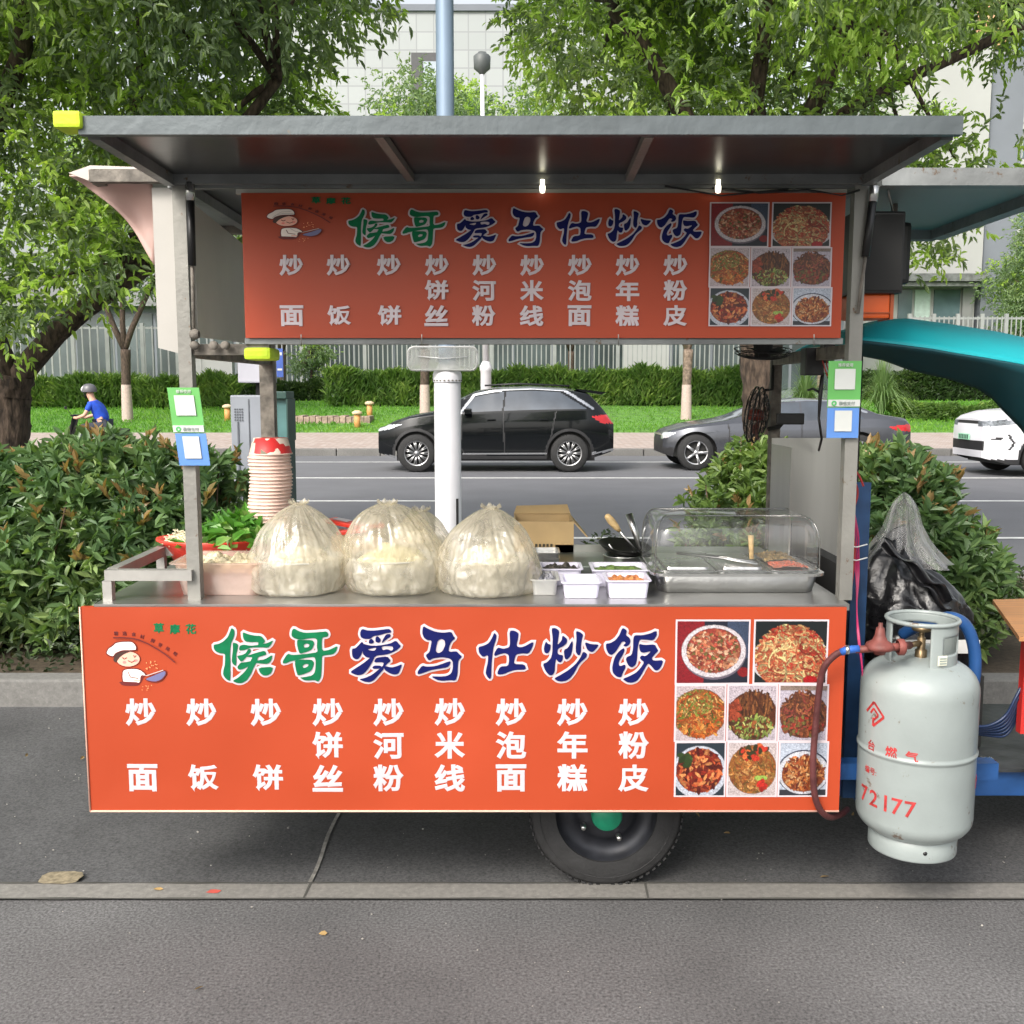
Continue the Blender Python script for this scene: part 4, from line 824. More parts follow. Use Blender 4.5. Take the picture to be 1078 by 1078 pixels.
for i in range(16): oval(520+rng.uniform(-25, 60), 405+rng.uniform(-28, 30), 3.5, 3.5, 7)
for i in range(9): oval(470+rng.uniform(0, 70), 560+rng.uniform(-15, 20), 3, 3, 7)
stroke([(270,208),(330,206),(400,211),(450,222),(520,252),(580,287),(640,327),(705,383)], 9, 3)
for ch, x, y, r in zip('精选食材鲜香美味', (285, 345, 410, 470, 545, 598, 650, 705), (180, 180, 186, 202, 232, 262, 290, 326), (0, 0, -.1, -.2, -.35, -.5, -.6, -.65)):
    u, v = E_(x, y); put_text(emb, ch, u, v, .0118, 3, r, .02, .001)
for ch, x, y in zip('草摩花', (588, 702, 815), (142, 150, 148)):
    u, v = E_(x, y); put_text(emb, ch, u, v, .029, 8, 0, .035, .001)
EMATS = [mat('emblem_white', (.82, .72, .66), .5), mat('emblem_skin', (.82, .42, .32), .5), mat('emblem_fold', (.50, .42, .40), .5), MAROON, mat('emblem_hair', (.05, .02, .015), .5), mat('emblem_pan', (.14, .14, .28), .4), mat('emblem_cheek', (.80, .22, .2), .5), mat('emblem_crumbs', (.85, .35, .15), .5), GREENPR]

# food pictures, painted cell by cell into a fine grid ---------------------
VC = bpy.data.materials.new('printed_picture'); VC.use_nodes = True; t = VC.node_tree; vb = t.nodes['Principled BSDF']; vb.inputs['Roughness'].default_value = .42
va = t.nodes.new('ShaderNodeVertexColor'); va.layer_name = 'print'; t.links.new(va.outputs[0], vb.inputs['Base Color'])
def lin(c): return np.array([(x/255.)**2.2 for x in c])
class Pic:
    def __init__(s, w, h, bgc, seed):
        s.w, s.h = w, h; s.a = np.tile(lin(bgc), (h, w, 1)); s.y, s.x = np.mgrid[0:h, 0:w]/np.array([h, w]).reshape(2, 1, 1); s.r = np.random.default_rng(seed)
    def ell(s, cx, cy, rx, ry, c, rot=0):
        X_, Y_ = s.x-cx, s.y-cy; k, q = math.cos(rot), math.sin(rot); m = ((X_*k+Y_*q)/rx)**2+((-X_*q+Y_*k)/ry)**2 < 1; s.a[m] = lin(c); return m
    def rect(s, x0, y0, x1, y1, c): m = (s.x >= x0) & (s.x < x1) & (s.y >= y0) & (s.y < y1); s.a[m] = lin(c)
    def strands(s, cx, cy, rx, ry, n, pal, ln=.25, wd=.018, curl=1.2, dr=None, top=1.0):
        for i in range(n):
            a = s.r.uniform(0, 2*PI); q = math.sqrt(s.r.random())*.97; x, y = cx+rx*q*math.cos(a), cy+ry*q*math.sin(a)
            th = s.r.uniform(0, PI) if dr is None else dr+s.r.normal()*.25
            c = lin(pal[s.r.integers(len(pal))])*s.r.uniform(.45, 1.25); k = s.r.normal()*curl; st = int(ln/.012)
            for j in range(st):
                x += math.cos(th)*.012; y += math.sin(th)*.012; th += k*.05
                if ((x-cx)/rx)**2+((y-cy)/ry)**2 > 1: break
                ix, iy = int(x*s.w), int(y*s.h); r = max(0, int(round(wd*s.w/2)))
                s.a[max(0, iy-r):iy+r+1, max(0, ix-r):ix+r+1] = np.clip(c*(1+.12*math.sin(j)), 0, 1)
    def bits(s, cx, cy, rx, ry, n, pal, sz=.03, el=1.6):
        for i in range(n):
            a = s.r.uniform(0, 2*PI); q = math.sqrt(s.r.random())*.97
            c = np.clip(lin(pal[s.r.integers(len(pal))])*s.r.uniform(.55, 1.25), 0, 1); r = sz*s.r.uniform(.5, 1.2); X_, Y_ = s.x-(cx+rx*q*math.cos(a)), s.y-(cy+ry*q*math.sin(a)); t_ = s.r.uniform(0, PI)
            k, g = math.cos(t_), math.sin(t_); m = ((X_*k+Y_*g)/(r*el))**2+((-X_*g+Y_*k)/r)**2 < 1; s.a[m] = c
def mkpics():
    P = []
    p = Pic(150, 126, (38, 42, 58), 1); p.rect(0, 0, .38, 1, (150, 28, 40)); p.rect(.7, .0, 1, .6, (70, 84, 110)); p.ell(.93, .82, .08, .08, (150, 30, 35)); p.ell(.52, .5, .45, .44, (120, 110, 125)); p.ell(.51, .48, .45, .425, (232, 222, 228)); p.ell(.51, .47, .38, .36, (150, 70, 60))
    p.bits(.51, .47, .37, .35, 620, [(205, 110, 80), (190, 80, 65), (225, 150, 110), (150, 60, 50), (235, 185, 150), (120, 110, 60)], .022); P.append(p)
    p = Pic(150, 126, (30, 38, 40), 2); p.ell(.5, .62, .56, .42, (225, 220, 225)); p.ell(.5, .58, .48, .52, (170, 90, 60)); p.strands(.5, .58, .5, .53, 620, [(225, 140, 95), (240, 190, 130), (205, 95, 65), (235, 215, 150), (215, 120, 80), (180, 60, 45)], .34, .018, 2.5); p.ell(.78, .95, .10, .07, (190, 30, 35)); P.append(p)
    G1 = [(215, 120, 55), (230, 150, 80), (190, 85, 40), (120, 120, 50), (235, 175, 105)]
    p = Pic(100, 105, (218, 200, 205), 3); p.ell(.48, .5, .55, .45, (150, 90, 45)); p.strands(.48, .5, .54, .45, 300, G1, .16, .022, 2); p.bits(.4, .3, .4, .25, 120, [(120, 130, 55), (150, 150, 70), (225, 200, 120)], .018); p.bits(.5, .8, .4, .14, 60, [(230, 120, 50), (200, 90, 40), (240, 160, 80)], .026, 2.); P.append(p)
    p = Pic(100, 105, (214, 200, 210), 4); p.ell(.5, .55, .52, .45, (95, 50, 30)); p.strands(.55, .32, .4, .28, 260, [(120, 70, 40), (95, 55, 35), (150, 95, 55), (80, 45, 30)], .3, .02, .4, PI/2); p.bits(.5, .75, .48, .22, 200, [(150, 170, 80), (200, 200, 120), (110, 130, 60), (160, 90, 50), (90, 60, 40)], .024, 2.4); p.bits(.12, .45, .14, .2, 60, [(170, 75, 50)], .03); P.append(p)
    p = Pic(100, 105, (205, 195, 210), 5); p.rect(.0, .0, 1, .08, (150, 130, 120)); p.ell(.52, .55, .52, .40, (110, 60, 45)); p.strands(.5, .5, .5, .42, 330, [(135, 80, 50), (110, 60, 45), (165, 100, 65), (90, 55, 40), (150, 70, 60)], .18, .02, 3); p.bits(.5, .75, .45, .18, 80, [(160, 90, 60), (120, 110, 60), (170, 60, 50)], .03); P.append(p)
    p = Pic(100, 105, (50, 62, 72), 6); p.ell(.48, .55, .56, .5, (215, 220, 235)); p.ell(.48, .52, .48, .42, (140, 50, 30)); p.bits(.48, .52, .46, .40, 330, [(200, 85, 50), (225, 120, 70), (150, 45, 30), (120, 40, 30), (235, 150, 90), (100, 30, 25)], .032, 2.4); p.bits(.2, .3, .15, .12, 14, [(60, 80, 40)], .05); P.append(p)
    p = Pic(100, 105, (222, 206, 206), 7); p.ell(.5, .5, .5, .46, (160, 100, 50)); p.strands(.5, .5, .49, .45, 330, [(205, 130, 65), (220, 160, 95), (170, 95, 50), (150, 110, 55)], .15, .02, 3); p.bits(.55, .18, .35, .12, 30, [(225, 110, 60), (200, 60, 40), (60, 60, 35)], .05); p.ell(.68, .66, .14, .05, (165, 195, 90)); p.bits(.72, .8, .12, .08, 10, [(205, 50, 40)], .05); P.append(p)
    p = Pic(100, 105, (205, 214, 232), 8); p.rect(0, .88, 1, 1, (60, 62, 70)); p.ell(.5, .55, .56, .42, (45, 50, 85)); p.ell(.5, .56, .54, .41, (225, 226, 236)); p.ell(.5, .60, .46, .32, (150, 80, 45)); p.bits(.5, .56, .45, .34, 330, [(225, 150, 90), (205, 120, 65), (240, 185, 130), (165, 80, 45), (120, 50, 35)], .022, 2.6); P.append(p)
    return P
PX = [(712, 654, 788.5, 718.5), (794, 654, 871, 718.5), (711, 722, 763, 779), (766, 722, 817.5, 779), (820, 722, 871, 779), (711, 782, 763, 837), (766, 782, 817.5, 837), (820, 782, 871, 837)]
pic_me = []; pic_rects = []
for p, (x0, y0, x1, y1) in zip(mkpics(), PX):
    u0, v0 = U(x0, y1); u1, v1 = U(x1, y0); h, w = p.h, p.w; me = bpy.data.meshes.new('food_photo')
    gy, gx = np.mgrid[0:h, 0:w]; V = np.stack([u0+(u1-u0)*gx/(w-1), np.full(gx.shape, -.0016), v1-(v1-v0)*gy/(h-1)], -1).reshape(-1, 3)
    i = np.arange((h-1)*(w-1)); r_, c_ = i//(w-1), i % (w-1); a = r_*w+c_; Fq = np.stack([a, a+w, a+w+1, a+1], 1)
    m = len(Fq); me.vertices.add(len(V)); me.vertices.foreach_set('co', V.astype(np.float32).ravel()); me.loops.add(m*4); me.loops.foreach_set('vertex_index', Fq.astype(np.int32).ravel())
    me.polygons.add(m); me.polygons.foreach_set('loop_start', np.arange(m, dtype=np.int32)*4); me.polygons.foreach_set('loop_total', np.full(m, 4, dtype=np.int32)); me.update()
    ca = me.color_attributes.new('print', 'FLOAT_COLOR', 'POINT'); col = np.ones((h*w, 4), np.float32); g_ = p.r.normal(size=(h, w)); g_ = (g_+np.roll(g_, 1, 0)+np.roll(g_, 1, 1)+np.roll(g_, (1, 1), (0, 1)))/4; sh_ = (1.05-.35*np.hypot(p.x-.45, p.y-.45)); food_ = (p.a.max(2)-p.a.min(2) > .06)
    ed_ = 1-.9*np.clip(np.abs(p.a[..., 0]-np.roll(p.a[..., 0], 1, 0))+np.abs(p.a[..., 0]-np.roll(p.a[..., 0], 1, 1)), 0, .6)*food_
    col[:, :3] = np.clip((p.a*(sh_*ed_*(1+.30*g_*food_+.05*g_))[..., None]).reshape(-1, 3)*.58, 0, 1); ca.data.foreach_set('color', col.ravel())
    me.materials.append(VC); pic_me.append(me); pic_rects.append((u0, v0, u1, v1))
pf = MB()
for (u0, v0, u1, v1) in pic_rects: pf.grid(lambda a, c: (u0-.005+(u1-u0+.01)*a, -.0008, v0-.005+(v1-v0+.01)*c), 10, 10)
W0, H0 = BX1-BX0, ZT-ZB
def dress(panel, sx_, sz_, du, dv, first=None):
    """hang print meshes in front of a banner panel whose origin is its lower left front corner"""
    out = []
    if first is None:
        for b, nm, ms in ((tit_w, 'title_outline', WHITEPR), (tit_c, 'title_lettering', [GREENPR, NAVYPR]), (menu, 'menu_lettering', WHITEPR), (emb, 'cook_emblem', EMATS), (pf, 'photo_frame', WHITEPR)):
            o = b.build(nm, ms, None); out.append(o)
        for me in pic_me: o = bpy.data.objects.new('food_photo', me); C.objects.link(o); out.append(o)
    else:
        for o in first: c = o.copy(); C.objects.link(c); out.append(c)
    if first is None:
        for o in out:
            for v_ in o.data.vertices: v_.co.y += wave(v_.co.x, v_.co.z)
    for o in out: o.parent = panel; o.scale = (sx_, 1, sz_); o.location = (du, 0, dv)
    return out
def wave(u, v): return .0016*(math.sin(u*6.3+v*4)+.7*math.sin(u*15-v*8+1)+.5*math.sin(v*17+u*3))*min(1, 12*min(max(u, 0), max(v, 0), max(0, W0-u), max(0, H0-v)))
def panel(name, W_, H_, loc, rot=0, wav=.0, th=.012, wrinkle=True):
    b = MB(); nu, nv = 150, 44
    def f(u, v):
        y = wav*(math.sin(u*9+v*2)*.5+math.sin(u*23+v*5)*.25)*(1 if 0 < u < 1 else 0)
        return (W_*u, y, H_*v)
    b.grid(f, nu, nv); b.box(.0, W_, .009, th+.004, 0, H_)
    for v_ in range(len(b.v)):
        if name == 'lower_banner' and b.v[v_][1] < .003: b.v[v_] = (b.v[v_][0], b.v[v_][1]+wave(b.v[v_][0], b.v[v_][2]), b.v[v_][2])
    o = b.build(name, ORANGE, None); o.parent = cart; o.location = Vector(loc)-ORG[cart]; o.rotation_euler = (rot, 0, 0); return o
low = panel('lower_banner', W0, H0, (BX0, YB-.012, ZB)); prt = dress(low, 1, 1, 0, 0)
# white stitched edge
b = MB(); b.tube([(0, -.002, H0), (0, -.002, 0)], .0025, 6); b.tube([(0, -.001, 0), (W0, -.001, 0)], .003, 6); e = b.build('hem', mat('hem_cord', (.75, .45, .35), .6), None); e.parent = low
# upper banner
YU = 2.86; ul, ur = pt(255, 205, YU), pt(889, 205, YU); uz0, uz1 = pt(560, 356, YU).z, pt(560, 204, YU).z
W1_, H1_ = ur.x-ul.x, uz1-uz0
up = panel('upper_banner', W1_, H1_, (ul.x, YU-.012, uz0))
def UU(px, py): p = pt(px, py, YU-.012); return p.x-ul.x, p.z-uz0
a0, a1 = UU(746, 343), UU(875, 213); l0, l1 = U(710, 838), U(872.5, 652); sx_ = (a1[0]-a0[0])/(l1[0]-l0[0]); sz_ = (a1[1]-a0[1])/(l1[1]-l0[1])
prt2 = dress(up, sx_, sz_, a0[0]-l0[0]*sx_, a0[1]-l0[1]*sz_, prt)
# lettering spans wider on the upper sign: fit it separately
g0, g1 = UU(367, 262), UU(740, 218); k0, k1 = U(226, 720), U(700, 657)
for o, (A, B, a, b_) in ((prt2[0], (g0, g1, k0, k1)), (prt2[1], (g0, g1, k0, k1)), (prt2[2], (UU(293, 344), UU(724, 268), U(132, 834), U(684, 735))), (prt2[3], (UU(278, 252), UU(372, 207), U(110, 722), U(209, 655)))):
    kx = (B[0]-A[0])/(b_[0]-a[0]); kz = (B[1]-A[1])/(b_[1]-a[1]); o.scale = (kx, 1, kz); o.location = (A[0]-a[0]*kx, 0, A[1]-a[1]*kz)
for o in prt2: o.location.y = -.0036

# frame --------------------------------------------------------------------
def bar(name, p, q, w=.03, m=FRAME, label=None): b = MB(); b.bar(p, q, w); return b.build(name, m, cart, label)
ZR = pt(500, 193, YF).z                                       # roof frame height
tl, tr = pt(186, 196, YF), pt(905, 196, YF)
bar('post', (XL, YF, ZC), (tl.x+.01, YF, ZR), .036); bar('post', (XR, YF, ZC), (tr.x-.0, YF, ZR), .036)
bar('post', (X(282, YR, 400), YR, ZC), (X(282, YR, 400), YR, ZR), .05, RUST); bar('post', (X(816, YR, 420), YR, ZC), (X(816, YR, 420), YR, ZR), .036, RUST)
for y in (YF, YR): bar('roof_beam', (tl.x-.02, y, ZR), (tr.x+.02, y, ZR), .03, FRAMED)
for x in (tl.x, tr.x): bar('roof_beam', (x, YF+.016, ZR), (x, YR-.016, ZR), .03, FRAMED)
b = MB(); b.box(tl.x-.03, tr.x+.03, YF-.02, YR+.05, ZR+.018, ZR+.04); b.build('roof_sheet', ROOFU, cart)
b = MB(); b.box(ul.x-.005, ur.x+.01, YF-.012, YF+.02, pt(500, 362.5, YF).z, pt(500, 356.3, YF).z); b.build('sign_rail', FRAMED, cart)
b = MB(); b.box(ul.x-.02, ur.x+.01, YF+.0, YF+.02, pt(500, 204, YF).z, pt(500, 197, YF).z); b.build('sign_rail', mat('pale_strip', (.55, .54, .5), .6), cart)
zs = pt(200, 369, YF).z
bar('side_rail', (XL-.005, YF+.02, zs), (X(282, YR, 400), YR-.02, zs-.0), .036, RUST); bar('side_rail', (XR+.005, YF+.02, zs), (X(816, YR, 420), YR-.02, zs), .036, RUST)
bar('cross_rail', (XL, YF+.01, pt(0, 368, YF).z), (ul.x+.06, YF+.01, pt(0, 368, YF).z), .03, RUST)
bar('cross_rail', (X(282, YR, 400), YR, zs+.14), (X(816, YR, 420), YR, zs+.14), .03, RUST)
# bolts and clamp on the cross rail
for px in (208, 228, 240): b = MB(); b.lathe([(0, -.02), (.012, -.02), (.012, -.008), (.005, -.005)], (X(px, YF, 365), YF-.012, pt(0, 364, YF).z), 10, ax='Y'); b.build('bolt', RUST, cart)
b = MB(); b.box(X(255, YF-.03, 372), X(284, YF-.03, 372), YF-.02, YF+.10, pt(0, 379, YF).z, pt(0, 366, YF).z, bev=.01); b.build('foam_wrap', LIME, cart)
# white side boards at the left
p0, p1, p2, p3 = pt(157, 196, YF+.0), pt(187, 196, YF), pt(187, 372, YF), pt(164, 366, YF)
b = MB(); b.prism([(p[0], p[2]) for p in (p0, p1, p2, p3)], YF+.02, YF+.026); b.build('side_board', mat('outer_panel', (.40, .385, .36), .55, 0, .06, 3, .1, 20, wear=((.25, .2, .15), .68, 14)), cart)
b = MB(); zt_, zb_ = pt(205, 212, YF).z, pt(205, 354, YF).z
xa, xb_ = tl.x+.035, X(262, YR, 240)
b.add([(xa, YF+.03, zb_), (xb_, YR-.06, zb_+.02), (xb_, YR-.06, zt_), (xa, YF+.03, zt_), (xa-.008, YF+.03, zb_), (xb_-.008, YR-.06, zb_+.02), (xb_-.008, YR-.06, zt_), (xa-.008, YF+.03, zt_)], [[0, 1, 2, 3], [4, 5, 6, 7], [0, 1, 5, 4], [3, 2, 6, 7], [0, 3, 7, 4], [1, 2, 6, 5]]); b.build('side_board', WALLP, cart, 'riveted inner white board')
# gas struts
def strut(p, q, r=.011):
    s = MB(); p, q = Vector(p), Vector(q); s.tube([p, p.lerp(q, .12)], r*1.15, 10); s.build('strut_end', STEEL, cart)
    s = MB(); s.tube([p.lerp(q, .12), p.lerp(q, .55)], r, 12); o = s.build('gas_strut', BLACK, cart); s = MB(); s.tube([p.lerp(q, .55), q], r*.45, 8); s.build('piston_rod', RUST, o)
strut(pt(200, 192, YF-.035), pt(204, 350, YF-.03)); strut(pt(921, 196, YF-.035), pt(903, 330, YF-.03))
b = MB(); b.lathe([(.010, -.012), (.016, 0), (.010, .012)], (X(205, YF-.03, 352), YF-.03, pt(0, 352, YF-.03).z), 12, ax='X'); b.build('strut_eye', RUST, cart)
# raised front flap of the roof
YL = 2.27; fz = pt(539, 125, YL).z; fl, fr_ = X(89, YL, 130), X(1007, YL, 130)
hl, hr = tl.x-.02, tr.x+.02; zh = ZR+.018
root_f = MB()
root_f.add([(fl, YL, fz-.004), (fr_, YL, fz-.004), (hr, YF-.02, zh+.01), (hl, YF-.02, zh+.01), (fl, YL, fz-.014), (fr_, YL, fz-.014), (hr, YF-.02, zh-.002), (hl, YF-.02, zh-.002)], [[0, 1, 2, 3], [7, 6, 5, 4], [0, 4, 5, 1], [1, 5, 6, 2], [2, 6, 7, 3], [3, 7, 4, 0]])
flap = root_f.build('front_flap', ROOFU, cart)
LIPM = mat('flap_edge_steel', (.10, .117, .125), .45, .4, .15, 5, .2, 30, wear=((.15, .11, .07), .66, 9))
def fbar(p, q, w, h, m=LIPM, nm='flap_frame'):
    b = MB(); p, q = Vector(p), Vector(q); d = (q-p).normalized(); s = d.cross(Vector((0, 0, 1))).normalized()*w/2; u = Vector((0, 0, h/2))
    b.add([p-s-u, p+s-u, p+s+u, p-s+u, q-s-u, q+s-u, q+s+u, q-s+u], [[0, 1, 2, 3], [4, 5, 6, 7], [0, 1, 5, 4], [1, 2, 6, 5], [2, 3, 7, 6], [3, 0, 4, 7]]); return b.build(nm, m, flap)
lh = pt(539, 125, YL).z-pt(539, 144.5, YL).z
fbar((fl-.004, YL-.014, fz-lh/2), (fr_+.004, YL-.014, fz-lh/2), .022, lh)
fbar((fl+.015, YL+.01, fz-lh/2-.006), (hl+.012, YF-.03, zh-.014), .026, lh*.85, FRAMED); fbar((fr_-.015, YL+.01, fz-lh/2-.006), (hr-.012, YF-.03, zh-.014), .026, lh*.85, FRAMED)
for a, c in ((398, 433), (684, 662)): fbar((X(a, YL, 145), YL+.01, fz-lh/2-.008), (X(c, YF-.03, 192), YF-.03, zh-.012), .02, lh*.5, FRAME)
fbar((hl, YF-.034, zh-.014), (hr, YF-.034, zh-.014), .02, .026, FRAMED)
b = MB(); q = pt(79, 129, YL); b.box(q.x-.032, q.x+.027, YL-.04, YL+.03, q.z-.02, q.z+.016, bev=.008); b.build('corner_pad', LIME, flap)
# side flaps
sx0, sx1 = pt(925, 190, YF).x, X(1132, YF, 190); zsf = pt(1000, 188, YF).z; x2_ = X(987, YR, 243)
SF = mat('side_flap_underside', (.22, .235, .225), .5, .1, .08, 3)
b = MB(); b.box(sx0, (sx1+x2_)/2, YF+.0, YR, zsf, zsf+.012); sfl = b.build('side_flap', SF, cart)
for p, q in (((sx0, YF-.005, zsf), (sx1, YF-.005, zsf)), ((sx0, YR, zsf-.01), (sx1, YR, zsf-.01)), ((sx1, YF+.01, zsf-.01), (sx1, YR-.01, zsf-.01))): b = MB(); b.bar(p, q, .046); b.build('flap_frame', FRAMED, sfl)
lx0, lx1 = X(96, YF, 185), tl.x-.01; zlf = pt(130, 186, YF).z
b = MB(); b.box(lx0, lx1, YF, YR, zlf+.012, zlf+.02); lfl = b.build('side_flap', SF, cart)
for p, q in (((lx0, YF, zlf), (lx1, YF, zlf)), ((lx0, YR, zlf), (lx1, YR, zlf)), ((lx0+.01, YF+.02, zlf), (lx0+.01, YR-.02, zlf))): b = MB(); b.bar(p, q, .032); b.build('flap_frame', RUST, lfl)
PINK = mat('faded_pink_tarp', (.50, .33, .29), .6, 0, .1, 3, .2, 12)
b = MB()
def tarp(u, v):
    px = 73+86*u; p = pt(px, 184+(92*u**1.35+3*math.sin(u*8))*v, YF+.03); return (p.x, YF+.03+.05*math.sin(v*PI)*u+.04*v+.01*math.sin(u*11), p.z)
b.grid(tarp, 16, 8); o = b.build('tarp', PINK, lfl); md = o.modifiers.new('t', 'SOLIDIFY'); md.thickness = .004
b = MB(); b.prism([(pt(x, y, YF).x, pt(x, y, YF).z) for x, y in ((72, 182), (95, 174), (180, 177), (180, 181), (96, 181), (93, 190))], YF+.0, YF+.02); b.build('tarp_edge', mat('tarp_edge_pale', (.52, .46, .42), .7), lfl)
# counter, body
b = MB(); b.box(BX0+.035, BX1+.01, YB-.004, YR+.05, ZT-.012, ZC); b.build('counter_top', CNT, cart)
b = MB(); b.box(BX0+.05, BX1-.02, YB+.025, YB+.04, ZB+.04, ZT-.014); b.box(BX0+.05, BX1-.02, YR, YR+.02, ZB+.12, ZT-.014); b.box(BX0+.05, BX0+.07, YB+.041, YR-.001, ZB+.12, ZT-.014); b.box(BX1-.04, BX1-.02, YB+.041, YR-.001, ZB+.12, ZT-.014); b.box(BX0+.05, BX1-.02, YB+.041, YR, ZB+.10, ZB+.118); b.build('cabinet_body', FRAMED, cart)
b = MB()
for y in (YB+.12, YR-.2): b.bar((BX0+.1, y, ZB+.075), (BX1+.5, y, ZB+.075), .05)
b.build('chassis', BLUEP, cart)
# left shelf frame
zl = pt(150, 604, YF-.02).z
q = [pt(112, 605, YF-.02), pt(204, 605, YF-.02), pt(186, 588, YF+.3), pt(112+28, 588, YF+.3)]
SH = mat('shelf_angle_iron', (.38, .37, .35), .45, .6, .15, 8)
x_l = q[0].x; x_r = XL; z_s = q[0].z
yb2 = YF+.42
for a_, c_ in (((x_l, YF-.02, z_s), (x_r, YF-.02, z_s)), ((x_l+.01, YF, z_s), (x_l+.01+.0, yb2, z_s)), ((x_l, yb2, z_s), (x_r, yb2, z_s))): bar('shelf_rail', a_, c_, .03, SH)
for y in (YF-.02, yb2): bar('shelf_post', (x_l+.005, y, ZC), (x_l+.005, y, z_s-.016), .026, SH)
# road wheels
for wy in (3.0, 3.72):
    xc = pt(638, 900, 2.95).x; r = .232
    root_w = MB(); s = -1 if wy < 3.3 else 1; hw = .05
    root_w.lathe([(r*.66, -hw), (r*.74, -hw*1.02), (r*.93, -hw), (r*.985, -hw*.72), (r, -hw*.3), (r, hw*.3), (r*.985, hw*.72), (r*.93, hw), (r*.66, hw), (r*.66, -hw)], (xc, wy, r), 64, ax='Y', fn=None)
    for k in range(64):
        a = 2*PI*k/64
        for sd_ in (-1, 1): root_w.box(-.006, .006, sd_*hw*.35, sd_*hw*.85, r*.985, r*1.004, M=Matrix.Translation((xc, wy, r)) @ Matrix.Rotation(a, 4, 'Y'))
    root_w.lathe([(r*.86, -hw*1.0), (r*.865, -hw*1.06), (r*.875, -hw*1.0)], (xc, wy, r), 64, ax='Y')
    w = root_w.build('wheel', RUBBER, cart)
    b = MB(); y0 = wy+s*hw*.7; b.lathe([(r*.68, y0+s*.012), (r*.64, y0), (r*.60, y0-s*.03), (r*.4, y0-s*.022), (r*.34, y0+s*.006), (r*.22, y0+s*.012), (0, y0+s*.012)], (xc, 0, r), 48, ax='Y'); rim = b.build('rim', mat('black_steel_rim', (.03, .032, .04), .45, .4, .2, 20), w)
    b = MB(); b.lathe([(0, y0+s*.045), (r*.17, y0+s*.045), (r*.20, y0+s*.03), (r*.20, y0+s*.0)], (xc, 0, r), 28, ax='Y'); b.build('hub_cap', mat('green_hub', (.01, .26, .14), .4, 0, .15, 20), w)
    b = MB()
    for k in range(4):
        a = math.radians(28+90*k); b.lathe([(0, y0+s*.034), (.007, y0+s*.034), (.009, y0+s*.01)], (xc+math.cos(a)*r*.34, 0, r+math.sin(a)*r*.34), 8, ax='Y')
    b.build('wheel_nuts', STEEL, w)
b = MB(); b.tube([(xc, 3.05, .232), (xc, 3.67, .232)], .025, 10); b.bar((xc, 3.2, .25), (xc, 3.2, ZB+.06), .05); b.bar((xc, 3.55, .25), (xc, 3.55, ZB+.06), .05); b.build('axle', BLACKM, cart)
# thin wire ties over the upper sign
WIRE = mat('wire', (.5, .5, .48), .4, .8)
b = MB()
for px in (317, 444, 651, 857): b.tube([pt(px, 352, YU-.03), pt(px, 364, YF-.02)], .0015, 5)
b.build('wire_ties', WIRE, cart)
b = MB(); b.tube([pt(750, 198, YF-.02), pt(800, 203, YF-.025), pt(850, 200, YF-.02), pt(886, 206, YF-.02), pt(905, 200, YF-.02)], .003, 6); b.tube([pt(700, 196, YF-.02), pt(760, 206, YF-.03), pt(830, 199, YF-.03)], .0025, 6); b.build('cable', BLACK, cart)
for px in (571, 756):
    q = pt(px, 198, YF-.05); b = MB(); b.lathe([(0, q.z-.014), (.006, q.z-.012), (.008, q.z-.004), (.008, q.z+.004), (.006, q.z+.010), (.006, q.z+.022)], (q.x, q.y, 0), 16); b.build('lamp_bulb', mat('lit_bulb', (1, .95, .8), .4, emit=((1, .93, .72), 1.4)), cart)
# wind guard of the stove and its post
g0, g1 = X(811, 3.45, 500), X(886, 3.45, 500)-.0; b = MB(); b.box(g0, g1-.0, 3.44, 3.446, ZC, pt(0, 461, 3.45).z); b.box(g0, g0+.006, 3.2, 3.439, ZC, pt(0, 461, 3.45).z-.02); b.build('wind_guard', BRUSH, cart)

